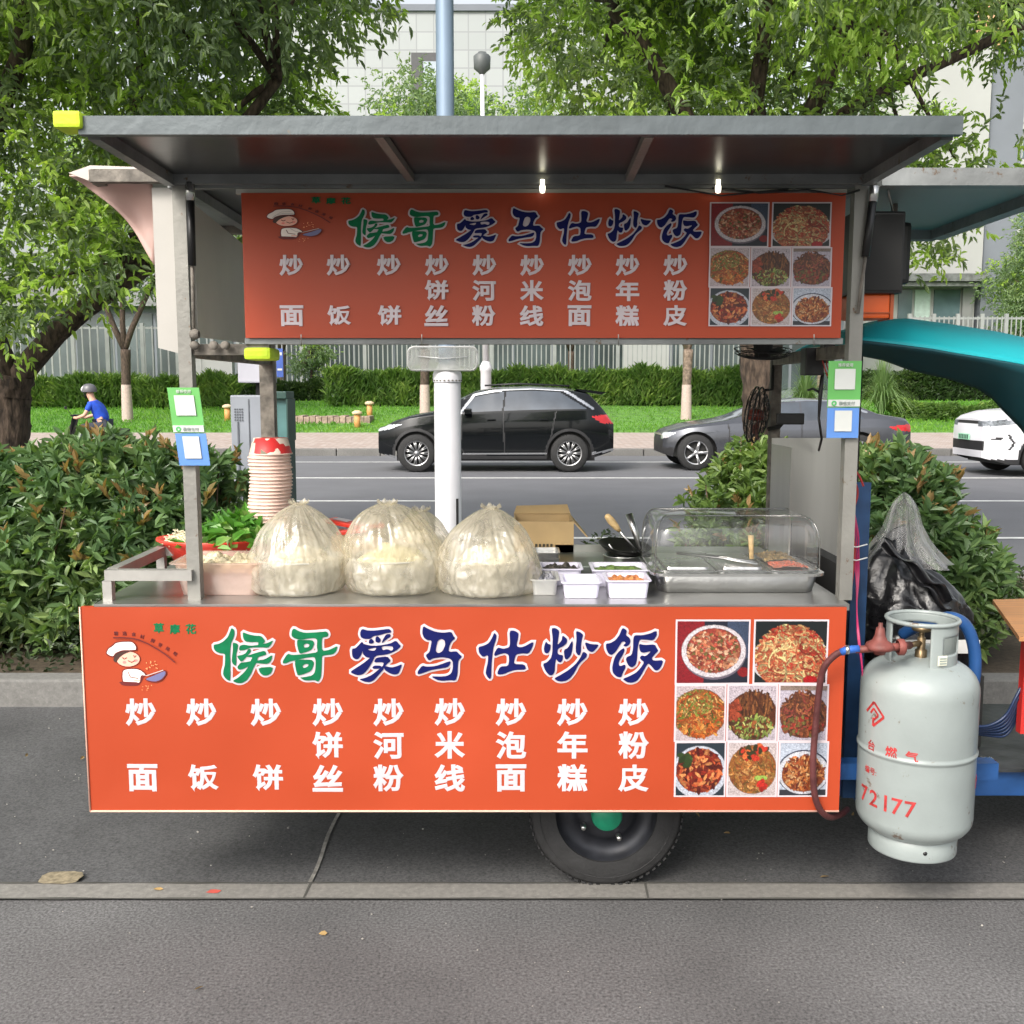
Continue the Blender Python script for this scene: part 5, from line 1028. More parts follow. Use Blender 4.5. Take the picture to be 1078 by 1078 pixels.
# ------------------------------------------------------------------ clear and thin plastics
def film(name, tint, alpha=.5, rough=.25, wr=.5, sc=(14, 14, 3), gl=.25, pale=(.9, .86, .78), thin=None):
    m = bpy.data.materials.new(name); m.use_nodes = True; t = m.node_tree; t.nodes.remove(t.nodes['Principled BSDF']); out = t.nodes['Material Output']
    tr = t.nodes.new('ShaderNodeBsdfTransparent'); tr.inputs[0].default_value = (*tint, 1)
    df = t.nodes.new('ShaderNodeBsdfDiffuse'); df.inputs[0].default_value = (*pale, 1); tl_ = t.nodes.new('ShaderNodeBsdfTranslucent'); tl_.inputs[0].default_value = (*pale, 1)
    gs = t.nodes.new('ShaderNodeBsdfGlossy'); gs.inputs['Roughness'].default_value = rough
    a = t.nodes.new('ShaderNodeMixShader'); a.inputs[0].default_value = .5; t.links.new(df.outputs[0], a.inputs[1]); t.links.new(tl_.outputs[0], a.inputs[2])
    b2 = t.nodes.new('ShaderNodeMixShader'); t.links.new(tr.outputs[0], b2.inputs[1]); t.links.new(a.outputs[0], b2.inputs[2])
    c = t.nodes.new('ShaderNodeMixShader'); t.links.new(b2.outputs[0], c.inputs[1]); t.links.new(gs.outputs[0], c.inputs[2]); t.links.new(c.outputs[0], out.inputs[0])
    tc = t.nodes.new('ShaderNodeTexCoord'); mp = t.nodes.new('ShaderNodeMapping'); mp.inputs['Scale'].default_value = sc; n = t.nodes.new('ShaderNodeTexNoise'); n.inputs['Scale'].default_value = 1.6; n.inputs['Detail'].default_value = 5; n.inputs['Distortion'].default_value = .8
    t.links.new(tc.outputs['Object'], mp.inputs[0]); t.links.new(mp.outputs[0], n.inputs['Vector'])
    mr = t.nodes.new('ShaderNodeMapRange'); mr.inputs[1].default_value = .35; mr.inputs[2].default_value = .65; mr.inputs[3].default_value = max(0, alpha-.09); mr.inputs[4].default_value = min(1, alpha+.09); t.links.new(n.outputs[0], mr.inputs[0]); t.links.new(mr.outputs[0], b2.inputs[0])
    lw = t.nodes.new('ShaderNodeLayerWeight'); lw.inputs[0].default_value = .35; ml = t.nodes.new('ShaderNodeMath'); ml.operation = 'MULTIPLY_ADD'; ml.inputs[1].default_value = gl*2; ml.inputs[2].default_value = gl*.25; t.links.new(lw.outputs['Facing'], ml.inputs[0]); ml.use_clamp = True; t.links.new(ml.outputs[0], c.inputs[0])
    bp = t.nodes.new('ShaderNodeBump'); bp.inputs['Strength'].default_value = wr; bp.inputs['Distance'].default_value = .02; t.links.new(n.outputs[0], bp.inputs['Height'])
    for q in (df, gs, tl_, lw): t.links.new(bp.outputs[0], q.inputs['Normal'])
    return m
BAGM = film('cream_film', (.98, .95, .88), .34, .25, .45, (14, 14, 8), .2, (.97, .90, .74))
BAGW = film('clear_film', (.97, .97, .97), .20, .3, .4, (12, 12, 4), .12, (.8, .8, .8))
TUBM = film('frosted_tub', (.98, .93, .9), .45, .2, .1, (3, 3, 3), .15, (.85, .66, .58))
TUBW = film('frosted_white_tub', (.98, .98, .97), .5, .2, .1, (3, 3, 3), .15, (.82, .82, .80))
ACR = film('acrylic', (.96, .96, .96), .03, .04, .05, (2, 2, 2), .22, (.8, .8, .8))
NOOD = mat('rice_noodles', (.74, .66, .46), .6, 0, .2, 40, .8, 120, dark=(.42, .34, .2))
RICE = mat('cooked_rice', (.76, .74, .64), .6, 0, .15, 60, 1., 180, dark=(.5, .46, .36))
RICEY = mat('yellow_noodles', (.78, .74, .50), .6, 0, .15, 50, 1., 150, dark=(.5, .45, .25))
def heap(b, c, rx, ry, h, mi=0, seed=0, n=24):
    def f(u, v):
        a = u*2*PI; r = 1-v; k = noise.noise(Vector((math.cos(a)*r*3+seed, math.sin(a)*r*3, seed)))
        return (c[0]+rx*r*math.cos(a)*(1+.06*k), c[1]+ry*r*math.sin(a), c[2]+h*(1-r*r)*(1+.35*k)+.006*k)
    b.grid(f, n, 10, mi)
def bagged(px, pyt, Y, wpx, label, foodm, seed, group, flab, lean=0., wide=0.):
    x = X(px, Y, 600); W_ = wpx/F*Y/2*1.0; H_ = pt(0, pyt, Y-.1).z-ZC
    tub = thing('food_tub', flab, 'food tub', (x, Y, ZC), 'food tubs inside the plastic bags'); b = MB(); r = W_*.86
    b.lathe([(0, ZC+.002), (r*.86, ZC+.002), (r, ZC+.095), (r*1.05, ZC+.097), (r*1.05, ZC+.102), (r*.99, ZC+.099), (r*.85, ZC+.006), (0, ZC+.006)], (x, Y, 0), 40); b.build('tub', TUBW, tub)
    b = MB(); heap(b, (x, Y, ZC+.075), r*.93, r*.93, .055, 0, seed); b.lathe([(r*.84, ZC+.008), (r*.95, ZC+.078)], (x, Y, 0), 32); b.build('food', foodm, tub)
    bag = thing('plastic_bag', label, 'plastic bag', (x, Y, ZC), group); b = MB(); rs = np.random.default_rng(seed)
    fr = [(int(k), rs.uniform(0, 6.28), a) for k, a in ((3, .03), (5, .022), (9, .012), (17, .012), (29, .012), (47, .008))]; ox, oy = lean, rs.uniform(-.01, .01)
    def f(u, v):
        a = u*2*PI; t = v
        if t < .08: R = .90+.12*(t/.08)**.5
        elif t < .42: R = 1.02+.03*math.sin((t-.08)/.34*PI)-.02*(t-.08)
        else: s_ = (t-.42)/.58; R = 1.0*max(0, 1-s_**(1.75, 1.5, 2.3)[seed % 3])**(.72, .66, .62)[seed % 3]*(1-.05*math.sin(s_*PI))
        wv = sum(am*math.sin(k*a+ph+t*k*.25) for k, ph, am in fr)*(.2+.8*t); R *= (1+wv)
        R *= 1+.09*noise.noise(Vector((math.cos(a)*1.7, math.sin(a)*1.7, t*3+seed)))+.025*noise.noise(Vector((math.cos(a)*6, math.sin(a)*6, t*9+seed)))
        q3 = Vector((math.cos(a)*4.5, math.sin(a)*4.5, t*5+seed)); R *= 1+.035*(.3-abs(noise.noise(q3)))+.012*(.3-abs(noise.noise(q3*2.7)))
        R *= 1+wide*math.cos(a+.3)*(1-t)
        z = H_*(t*1.0)+.012*math.sin(7*a+seed)*t*(1-t)
        return (x+ox*t+W_*R*math.cos(a), Y+oy*t+W_*.9*R*math.sin(a), ZC+.003+z)
    b.grid(f, 260, 80); b.build('film', BAGM, bag)
    # loose gathered tip
    b = MB()
    for k in range(5):
        a = k*1.26+seed; b.grid(lambda u, v: (x+ox+(.012+.012*v)*math.cos(a+u*1.2)*(1+.3*v), Y+oy+(.012+.012*v)*math.sin(a+u*1.2), ZC+H_*.975+.014*v*(1+.5*math.sin(u*9+k))), 6, 3)
    b.build('gathered_tip', BAGM, bag)
G = 'cream plastic bags over food tubs on the counter'
bagged(316, 534, 3.0, 104, 'cream plastic bag with pale noodles, first bag beside the tub of noodles', RICE, 3, G, 'clear tub of pale noodles inside the first bag beside the noodle box', .0, -.10)
bagged(413, 534, 3.02, 106, 'cream plastic bag over yellowish noodles, middle of the three front bags', RICEY, 8, G, 'clear tub of yellowish noodles inside the middle front bag', -.012, .06)
bagged(514, 539, 2.99, 106, 'round cream plastic bag over white rice, nearest the white trays', RICE, 15, G, 'clear tub of white rice inside the bag nearest the trays', .008, 0)
bagged(444, 541, 3.35, 66, 'small cream plastic bag peeping out behind the middle front bag', RICE, 21, G, 'small tub of rice inside the bag behind the others')
# rectangular tub of noodles
def tray(name, label, cat, x0, x1, y0, y1, z0, h, m, lip=.008, th=.004, group=None, food=None, flare=.88, fseed=1, fh=.012, r=.02):
    root = thing(name, label, cat, ((x0+x1)/2, (y0+y1)/2, z0), group); b = MB(); cx_, cy_ = (x0+x1)/2, (y0+y1)/2
    def ring(k, z, ex=0):
        hx, hy = (x1-x0)/2*k+ex, (y1-y0)/2*k+ex; P = []
        for qx, qy, a0_ in ((1, 1, 0), (-1, 1, 90), (-1, -1, 180), (1, -1, 270)):
            for j in range(5): a = math.radians(a0_+j*22.5); P.append((cx_+qx*(hx-r)+r*math.cos(a), cy_+qy*(hy-r)+r*math.sin(a), z))
        return P
    R_ = [ring(flare, z0+.001), ring(1, z0+h-.001), ring(1, z0+h, lip), ring(1, z0+h+.003, lip), ring(1, z0+h+.003, -th), ring(flare, z0+.001+th, -th)]
    vs = [p for q_ in R_ for p in q_]; n = 20; fs = [[i*n+k, i*n+(k+1) % n, (i+1)*n+(k+1) % n, (i+1)*n+k] for i in range(5) for k in range(n)]+[list(range(n))[::-1], [5*n+k for k in range(n)]]
    b.add(vs, fs, 0); b.build('tray', m, root)
    if food:
        b = MB(); hx, hy = (x1-x0)/2*.93, (y1-y0)/2*.93
        def f(u, v):
            e = min(1, 6*min(u, 1-u, v, 1-v)); k = noise.noise(Vector((u*7+fseed, v*6, fseed))); return (cx_+(u*2-1)*hx, cy_+(v*2-1)*hy, z0+h*.72+e*fh*(1.2+k*1.6)+.35*fh*noise.noise(Vector((u*24, v*24, fseed))))
        b.grid(f, 40, 24); b.build('food', food, root)
    return root
x0, x1 = X(188, 2.95, 600), X(268, 2.95, 600)
tray('noodle_box', 'pinkish see-through box of pale noodles standing behind the cart post', 'food box', x0, x1+.03, 2.9, 3.12, ZC, .095, TUBM, .012, .004, None, NOOD, .86, 3, .02)
# red oval basin with greens
xc, yc, zb = X(222, 3.3, 580), 3.34, ZC+.008
root = thing('basin', 'red oval plastic basin piled with leafy greens, on the counter by the noodle box', 'basin', (xc, yc, zb))
b = MB(); ry_ = .72
def bas(r, z, c=(xc, yc)): return r, z
rx = 61/F*3.3; prof = [(0, zb+.002), (rx*.62, zb+.002), (rx*.9, zb+.085), (rx*1.0, zb+.095), (rx*1.0, zb+.102), (rx*.9, zb+.099), (rx*.6, zb+.01), (0, zb+.01)]
n = 48; vs = [(xc+r*math.cos(2*PI*k/n), yc+r*ry_*math.sin(2*PI*k/n), z) for r, z in prof for k in range(n)]; b.add(vs, [[i*n+k, i*n+(k+1) % n, (i+1)*n+(k+1) % n, (i+1)*n+k] for i in range(len(prof)-1) for k in range(n)], 0, True); b.build('bowl', RED, root)
VEG = leafmat('choy_leaf', (.05, .16, .02), (.10, .28, .04), (.30, .46, .14), .35, .3, 9)
greens = thing('greens', 'dark leafy greens heaped at one end of the red basin', 'vegetables', (xc+.06, yc, zb+.06))
n = 620; P = np.stack([rng.normal(xc+.075, .055, n), rng.normal(yc, .05, n), np.full(n, zb+.08)], 1); P[:, 0] = np.clip(P[:, 0], xc-.06, xc+.19); P[:, 2] += rng.random(n)*.075*np.exp(-((P[:, 0]-xc-.07)/.1)**2)
D = rng.normal(size=(n, 3)); D[:, 2] = np.abs(D[:, 2])*.7+.1; V, Fq = leaves(P, D, rng.uniform(.04, .075, n), rng.uniform(.022, .036, n), .2, .3); np_mesh('leaves', V, Fq, VEG, greens)
b = MB()
for i in range(70): p = Vector((rng.normal(xc+.06, .05), rng.normal(yc, .04), zb+.07)); b.tube([p, p+Vector((rng.normal()*.03, rng.normal()*.03, .05))], [.004, .003], 5)
b.build('stalks', mat('veg_stalk', (.55, .68, .42), .4, 0, .1), greens)
sp = thing('bean_sprouts', 'pale shredded sprouts at the other end of the red basin', 'vegetables', (xc-.1, yc, zb+.06)); b = MB()
for i in range(520):
    p = Vector((np.clip(rng.normal(xc-.07, .035), xc-.13, xc), np.clip(rng.normal(yc-.01, .035), yc-.07, yc+.07), zb+.08+rng.random()*.03)); d = Vector((rng.normal(), rng.normal(), rng.normal()*.4)).normalized()*.022; e_ = Vector((rng.normal(), rng.normal(), rng.normal()))*.006
    b.tube([p-d, p+e_, p+d], .0018, 4)
b.build('shreds', mat('sprout', (.76, .72, .50), .45, 0, .15), sp)
# stack of paper bowls, upside down
PAPER = mat('paper_rim', (.80, .60, .52), .6, 0, .08, 30); PAPERW = mat('paper_wall', (.74, .50, .42), .6, 0, .15, 20)
PRN = bpy.data.materials.new('printed_red_paper'); PRN.use_nodes = True; t = PRN.node_tree; pb_ = t.nodes['Principled BSDF']; pb_.inputs['Roughness'].default_value = .5
vo = t.nodes.new('ShaderNodeTexVoronoi'); vo.inputs['Scale'].default_value = 34; tc = t.nodes.new('ShaderNodeTexCoord'); cr = t.nodes.new('ShaderNodeValToRGB'); cr.color_ramp.interpolation = 'CONSTANT'
e_ = cr.color_ramp.elements; e_[0].position = 0; e_[0].color = (.60, .03, .03, 1); e_[1].position = .55; e_[1].color = (.8, .68, .58, 1); k_ = cr.color_ramp.elements.new(.8); k_.color = (.12, .10, .05, 1)
t.links.new(tc.outputs['Object'], vo.inputs['Vector']); t.links.new(vo.outputs['Color'], cr.inputs[0]); t.links.new(cr.outputs[0], pb_.inputs['Base Color'])
def bowl(label, x, y, z, r, h, wallm, group):
    root = thing('paper_bowl', label, 'paper bowl', (x, y, z), group)
    b = MB(); b.lathe([(r*.97, z+.002), (r*.78, z+h), (0, z+h), (0, z+h-.002), (r*.765, z+h-.002), (r*.955, z+.002)], (x, y, 0), 36); b.build('wall', wallm, root)
    b = MB(); b.lathe([(r*.97, z), (r*1.0, z+.001), (r*1.0, z+.0042), (r*.965, z+.005)], (x, y, 0), 36); b.build('rim', PAPER, root); return root
Ys = 3.42; xb0 = X(286, Ys, 500); rB = 22.5/F*Ys; zt0 = pt(0, 480, Ys-.05).z; z = ZC; k = 0
proto = bowl('pinkish paper bowl in the tall upturned stack behind the greens', xb0-.006, Ys, ZC, rB, .052, PAPERW, 'upturned paper bowls in the tall stack')
z = ZC+.0118; k = 1
while z < zt0-.006:
    c = copy_tree(proto); c.location = Vector((xb0-.006+.008*math.sin(k*.3)*(1-k*.02)+rng.normal()*.0008, Ys+rng.normal()*.0008, z)); z += .0118; k += 1
bowl('red patterned paper bowl, topmost of the tall upturned stack', xb0, Ys, z, rB, .055, PRN, None)
proto2 = bowl('pinkish paper bowl in the short stack leaning against the tall one', xb0-.05, Ys+.11, ZC, rB*.98, .052, PAPERW, 'upturned paper bowls in the short stack')
z = ZC+.0118
while z < ZC+.19:
    c = copy_tree(proto2); c.location = Vector((xb0-.05+(z-ZC)*.12, Ys+.11, z)); z += .0118
# red packets behind the bags
rp = [(X(372, 3.6, 550), 3.6, .0), (X(385, 3.6, 550), 3.63, .5), (X(360, 3.6, 550), 3.62, -.4)]
boxr = thing('carton', 'plain brown carton behind the bags that carries the red packets', 'carton', (X(378, 3.6, 560), 3.62, ZC)); b = MB(); b.box(X(352, 3.6, 560), X(402, 3.6, 560), 3.54, 3.72, ZC+.001, ZC+.085); b.build('box', mat('carton_plain', (.42, .30, .18), .8, 0, .1, 5), boxr)
for i, (x, y, r) in enumerate(rp):
    root = thing('red_packet', ('flat red seasoning packet lying behind the first two bags', 'red seasoning packet tilted over the others behind the bags', 'lowest red seasoning packet behind the bags')[i], 'packet', (x, y, ZC+.087), 'red packets behind the bags')
    b = MB(); b.box(-.055, .055, -.035, .035, 0, .016, M=Matrix.Translation((x, y, ZC+.088+i*.013)) @ Matrix.Rotation(r, 4, 'Z') @ Matrix.Rotation(.12*(i-1), 4, 'Y'), bev=.005); b.build('wrapper', RED, root)
    b = MB(); b.box(-.03, .03, -.02, .02, 0, .001, M=Matrix.Translation((x, y, ZC+.1055+i*.013)) @ Matrix.Rotation(r, 4, 'Z') @ Matrix.Rotation(.12*(i-1), 4, 'Y')); b.build('label', WHITEPR, root)
# brown cardboard box
KR = mat('kraft_card', (.50, .35, .17), .75, 0, .1, 6, .25, 18)
KB = film('brown_tape_film', (.95, .8, .55), .5, .15, .8, (10, 10, 10), .3, (.62, .46, .22))
x0, x1 = X(541, 3.55, 570), X(603, 3.55, 570); zt_ = pt(0, 549, 3.5).z
root = thing('cardboard_box', 'open brown cardboard box at the back of the counter behind the trays', 'cardboard box', ((x0+x1)/2, 3.6, ZC))
b = MB(); b.box(x0, x1, 3.5, 3.506, ZC, zt_); b.box(x0, x1, 3.70, 3.706, ZC, zt_); b.box(x0, x0+.006, 3.507, 3.699, ZC, zt_); b.box(x1-.006, x1, 3.507, 3.699, ZC, zt_); b.box(x0+.007, x1-.007, 3.507, 3.699, ZC, ZC+.006); b.build('box', KR, root)
b = MB(); b.add([(x0, 3.707, zt_), (x1, 3.707, zt_), (x1-.01, 3.74, zt_+.03), (x0+.01, 3.74, zt_+.025), (x1+.001, 3.503, zt_), (x1+.001, 3.7, zt_), (x1+.05, 3.69, zt_-.06), (x1+.05, 3.51, zt_-.055)], [[0, 1, 2, 3], [4, 5, 6, 7]]); o = b.build('flap', KR, root); md = o.modifiers.new('t', 'SOLIDIFY'); md.thickness = .004
b = MB()
for i in range(5): b.box((x0+x1)/2-.03+i*.013, (x0+x1)/2-.022+i*.013, 3.497, 3.4992, zt_-.088, zt_-.078)
b.box((x0+x1)/2-.03, (x0+x1)/2+.035, 3.497, 3.4992, zt_-.098, zt_-.095); b.build('print', mat('dark_print', (.06, .05, .03), .7), root)
# foil trays, griddle, trays in front
b = MB()
for i in range(5):
    pass
x0, x1 = X(562, 3.3, 600), X(588, 3.3, 600)
proto = tray('foil_lid', 'silvery flat container in the small pile beside the last bag', 'container', x0, x1, 3.25, 3.36, ZC, .014, STEEL, .003, .002, 'silvery containers in a pile', None, .97, r=.012)
for k in range(1, 4): c = copy_tree(proto); c.location.z = ZC+.0185*k
x0, x1 = X(588, 3.35, 600), X(652, 3.35, 600)
gr = thing('griddle', 'flat grey green steel griddle plate in the middle of the counter', 'griddle', ((x0+x1)/2, 3.35, ZC)); b = MB(); b.box(x0, x1, 3.22, 3.5, ZC+.001, ZC+.034, bev=.004); b.build('plate', mat('griddle_steel', (.22, .25, .22), .35, .8, .2, 8), gr); b = MB(); b.box(x0-.005, x1+.005, 3.5, 3.506, ZC+.001, ZC+.06); b.build('splash_strip', BRUSH, gr)
PICK = mat('orange_relish', (.55, .25, .08), .4, 0, .5, 60, 1, 120, dark=(.25, .05, .02)); PICG = mat('chopped_greens', (.14, .22, .05), .5, 0, .4, 60, 1, 120, dark=(.04, .07, .02)); PICD = mat('dark_pickle', (.07, .06, .05), .45, 0, .5, 60, 1, 120); SALT = mat('grey_seasoning', (.30, .30, .34), .6, 0, .3, 60, 1, 120)
LILAC = mat('lilac_white_plastic', (.62, .60, .72), .35, 0, .03)
def T(px0, px1, Yf, Yb, h, name, lab, m, food, s, fh=.01): tray(name, lab, 'tray', X(px0, Yf, 620), X(px1, Yf, 620), Yf, Yb, ZC, h, m, .006, .003, 'small trays in front of the griddle', food, .9, s, fh, .012)
T(560, 587, 2.91, 3.05, .045, 'seasoning_tray', 'clear grey tray of seasoning right beside the last bag', TUBW, SALT, 1)
T(593, 632, 2.87, 3.0, .045, 'white_tray', 'empty lilac white tray at the counter edge', LILAC, None, 2)
T(640, 684, 2.87, 3.0, .05, 'relish_tray', 'white tray of orange relish at the counter edge beside the chafing dish', LILAC, PICK, 3, .009)
T(570, 612, 3.06, 3.18, .05, 'pickle_tray', 'white tray of dark pickle behind the empty tray', LILAC, PICD, 4)
T(625, 682, 3.04, 3.18, .05, 'scallion_tray', 'white tray of chopped green onion behind the orange relish', LILAC, PICG, 5, .008)
# pot, wok, ladles
yw = 3.32; xw = X(656, 3.32, 595); pot = thing('pot', 'round steel pot under the black wok beside the chafing dish', 'pot', (xw, yw, ZC)); b = MB(); b.lathe([(0, ZC+.001), (.062, ZC+.001), (.065, ZC+.01), (.065, ZC+.052), (.068, ZC+.054), (.063, ZC+.056), (.061, ZC+.01), (0, ZC+.008)], (xw, yw, 0), 36); b.build('body', STEEL, pot)
wok = thing('wok', 'blackened shallow wok resting tilted on the steel pot', 'wok', (xw, yw, ZC+.055)); b = MB(); b.lathe([(0, .0), (.04, .004), (.075, .020), (.105, .046), (.107, .048), (.103, .048), (.073, .024), (.04, .008), (0, .005)], (0, 0, 0), 40)
Mw = Matrix.Translation((xw-.0, yw, ZC+.050)) @ Matrix.Scale(.82, 4) @ Matrix.Rotation(.10, 4, 'Y') @ Matrix.Rotation(.12, 4, 'X'); b.v = [tuple(Mw @ Vector(v)) for v in b.v]; b.build('bowl', mat('black_iron', (.02, .019, .018), .4, .6, .3, 12), wok)
def ladle(label, p, q, r, m, head=None, name='ladle', hm=None):
    root = thing(name, label, 'utensil', p); b = MB(); p, q = Vector(p), Vector(q); b.tube([p, p.lerp(q, .5)+Vector((0, 0, .002)), q], r if hasattr(r, '__len__') else [r, r, r], 10); b.build('handle', m, root)
    b = MB(); d = (p-q).normalized(); b.lathe([(0, -.006), (.022, -.002), (.030, .012), (.031, .013), (.026, .010), (0, -.001)], (0, 0, 0), 20); M = Matrix.Translation(p+d*.02) @ d.to_track_quat('X', 'Z').to_matrix().to_4x4(); b.v = [tuple(M @ Vector(v)) for v in b.v]; b.build('scoop', hm or STEEL, root)
WOOD = mat('light_wood', (.60, .42, .20), .55, 0, .15, 6, .2, 40, stretch=(1, 1, 10))
la, lb = pt(672, 583, 3.32), pt(639, 543, 3.30); root = thing('spatula', 'steel spatula with a pale wooden grip standing in the wok', 'utensil', la); b = MB(); b.tube([la, la.lerp(lb, .62)], .0038, 8); b.box(-.022, .022, -.002, .002, -.045, .0, M=Matrix.Translation(la) @ Matrix.Rotation(.35, 4, 'Y')); b.build('blade', STEEL, root); b = MB(); b.tube([la.lerp(lb, .60), la.lerp(lb, .7), la.lerp(lb, .88), lb, lb.lerp(la, -.03)], [.006, .0105, .013, .010, .004], 12); b.build('grip', WOOD, root)
ladle('steel ladle with thick tubular handle leaning in the wok', pt(675, 581, 3.35), pt(662, 541, 3.38), [.006, .011, .012], STEEL)
ladle('thin small steel spoon at the wok\'s rim', pt(652, 590, 3.28), pt(641, 573, 3.26), .003, STEEL, name='spoon')
# salad of utensils: cup holding ladle behind
# chafing dish ------------------------------------------------------------
x0, x1 = X(686, 2.95, 610), X(869, 2.95, 610); y0, y1 = 2.93, 3.27; zr = pt(0, 605, 2.93).z
cd = thing('chafing_dish', 'rectangular steel food warmer with a clear domed lid at the end of the counter', 'food warmer', ((x0+x1)/2, 3.1, ZC))
def rr(x0, x1, y0, y1, r, z):
    P = []
    for cx_, cy_, a0_ in ((x1-r, y1-r, 0), (x0+r, y1-r, 90), (x0+r, y0+r, 180), (x1-r, y0+r, 270)):
        for j in range(7): a = math.radians(a0_+j*15); P.append((cx_+r*math.cos(a), cy_+r*math.sin(a), z))
    return P
def rings(b, R_, mi=0, cap0=True, cap1=True, sm=True):
    n = len(R_[0]); b.add([p for q_ in R_ for p in q_], [[i*n+k, i*n+(k+1) % n, (i+1)*n+(k+1) % n, (i+1)*n+k] for i in range(len(R_)-1) for k in range(n)]+([list(range(n))[::-1]] if cap0 else [])+([[(len(R_)-1)*n+k for k in range(n)]] if cap1 else []), mi, sm)
b = MB(); g = .028; rings(b, [rr(x0+g, x1-g, y0+g, y1-g, .03, ZC+.002), rr(x0+.018, x1-.018, y0+.018, y1-.018, .035, zr-.012), rr(x0+.016, x1-.016, y0+.016, y1-.016, .035, zr-.006)], cap1=False); b.build('water_pan', STEEL, cd)
b = MB(); rings(b, [rr(x0+.015, x1-.015, y0+.015, y1-.015, .035, zr-.008), rr(x0, x1, y0, y1, .04, zr-.006), rr(x0, x1, y0, y1, .04, zr+.002), rr(x0+.02, x1-.02, y0+.02, y1-.02, .035, zr+.003)], cap0=True, cap1=True, sm=False); b.build('rim', STEEL, cd)
xs3 = [x0+.025, x0+.025+(x1-x0-.05)*.36, x0+.025+(x1-x0-.05)*.70, x1-.025]
REDM = mat('raw_meat_slices', (.62, .10, .05), .35, 0, .4, 50, 1, 90, dark=(.35, .22, .16))
for i in range(3):
    a, c = xs3[i]+.004, xs3[i+1]-.004; b = MB(); rings(b, [rr(a, c, y0+.025, y1-.025, .02, zr+.004), rr(a, c, y0+.025, y1-.025, .02, zr+.008), rr(a+.012, c-.012, y0+.037, y1-.037, .015, zr+.0085), rr(a+.015, c-.015, y0+.04, y1-.04, .015, zr+(.0155 if i < 2 else .005))], sm=False); ip = b.build('insert_pan', STEEL, cd)
    if i == 2:
        b = MB(); f0 = MB()
        f0.grid(lambda u, v: (a+.014+(c-a-.028)*u, y0+.04+.10*v, zr+.010+.010*abs(noise.noise(Vector((u*14, v*12, 3))))+.006*math.sin(u*PI)), 34, 16); f0.build('red_food', REDM, ip)
        f1 = MB(); f1.grid(lambda u, v: (a+.014+(c-a-.028)*u, y0+.15+.14*v, zr+.012+.014*abs(noise.noise(Vector((u*12, v*12, 8))))+.008*math.sin(u*PI)), 34, 16); f1.build('brown_food', mat('braised_food', (.32, .22, .10), .4, 0, .5, 50, 1, 90, dark=(.08, .06, .03)), ip)
# domed lid: clear, rolled at front and back
zh_ = pt(0, 541, 3.1).z-zr; b = MB(); lx0_, lx1_ = x0+.004, x1-.014
R_ = []
for t_ in np.linspace(0, 1, 25)**1.8:
    a = t_*PI/2; ins = .040*(1-math.cos(a))**1.1; R_.append(rr(lx0_+ins, lx1_-ins, y0+.012+ins*1.6, y1-.01-ins*1.6, .045, zr+.005+zh_*(math.sin(a)**.5)))
rings(b, R_, cap0=False); b.build('lid', ACR, cd)
b = MB(); ce = [Vector(p) for p in rr(lx0_-.001, lx1_+.001, y0+.011, y1-.009, .05, zr+.007)]; b.tube(ce+[ce[0]], .0028, 6); 
arc = []
for t_ in np.linspace(0, 1, 25)**1.8: a = t_*PI/2; ins = .040*(1-math.cos(a))**1.1; arc.append((ins, zr+.006+zh_*(math.sin(a)**.5)))
for yy, sg in ((y0+.012, 1), (y1-.01, -1)):
    L1 = [Vector((lx0_+.006+i_, yy+sg*(i_*1.6+.006), z_)) for i_, z_ in arc]; L2 = [Vector((lx1_-.006-i_, yy+sg*(i_*1.6+.006), z_)) for i_, z_ in arc]; b.tube(L1+L2[::-1], .0022, 6)
b.build('lid_rim', film('acrylic_edge', (.6, .6, .6), .5, .1, 0, (1, 1, 1), .4, (.25, .26, .25)), cd)
tg = thing('tongs', 'long steel tongs lying on the pans inside the food warmer', 'tongs', ((x0+x1)/2, 3.05, zr+.02)); b = MB()
for s_ in (-.012, .012): b.tube([(xs3[1]-.09, 3.12, zr+.034), (xs3[1]+.04, 3.05+s_, zr+.030), (xs3[2]-.03, 3.0+s_*1.6, zr+.022)], [.005, .0045, .004], 6)
b.build('arms', STEEL, tg)
hd = thing('wooden_spoon', 'pale wooden spoon grip standing inside the food warmer', 'utensil', (xs3[2]-.02, 3.1, zr+.02)); b = MB(); b.tube([(xs3[2]-.02, 3.1, zr+.018), (xs3[2]-.022, 3.11, zr+.09)], [.007, .009], 10); b.build('grip', WOOD, hd)
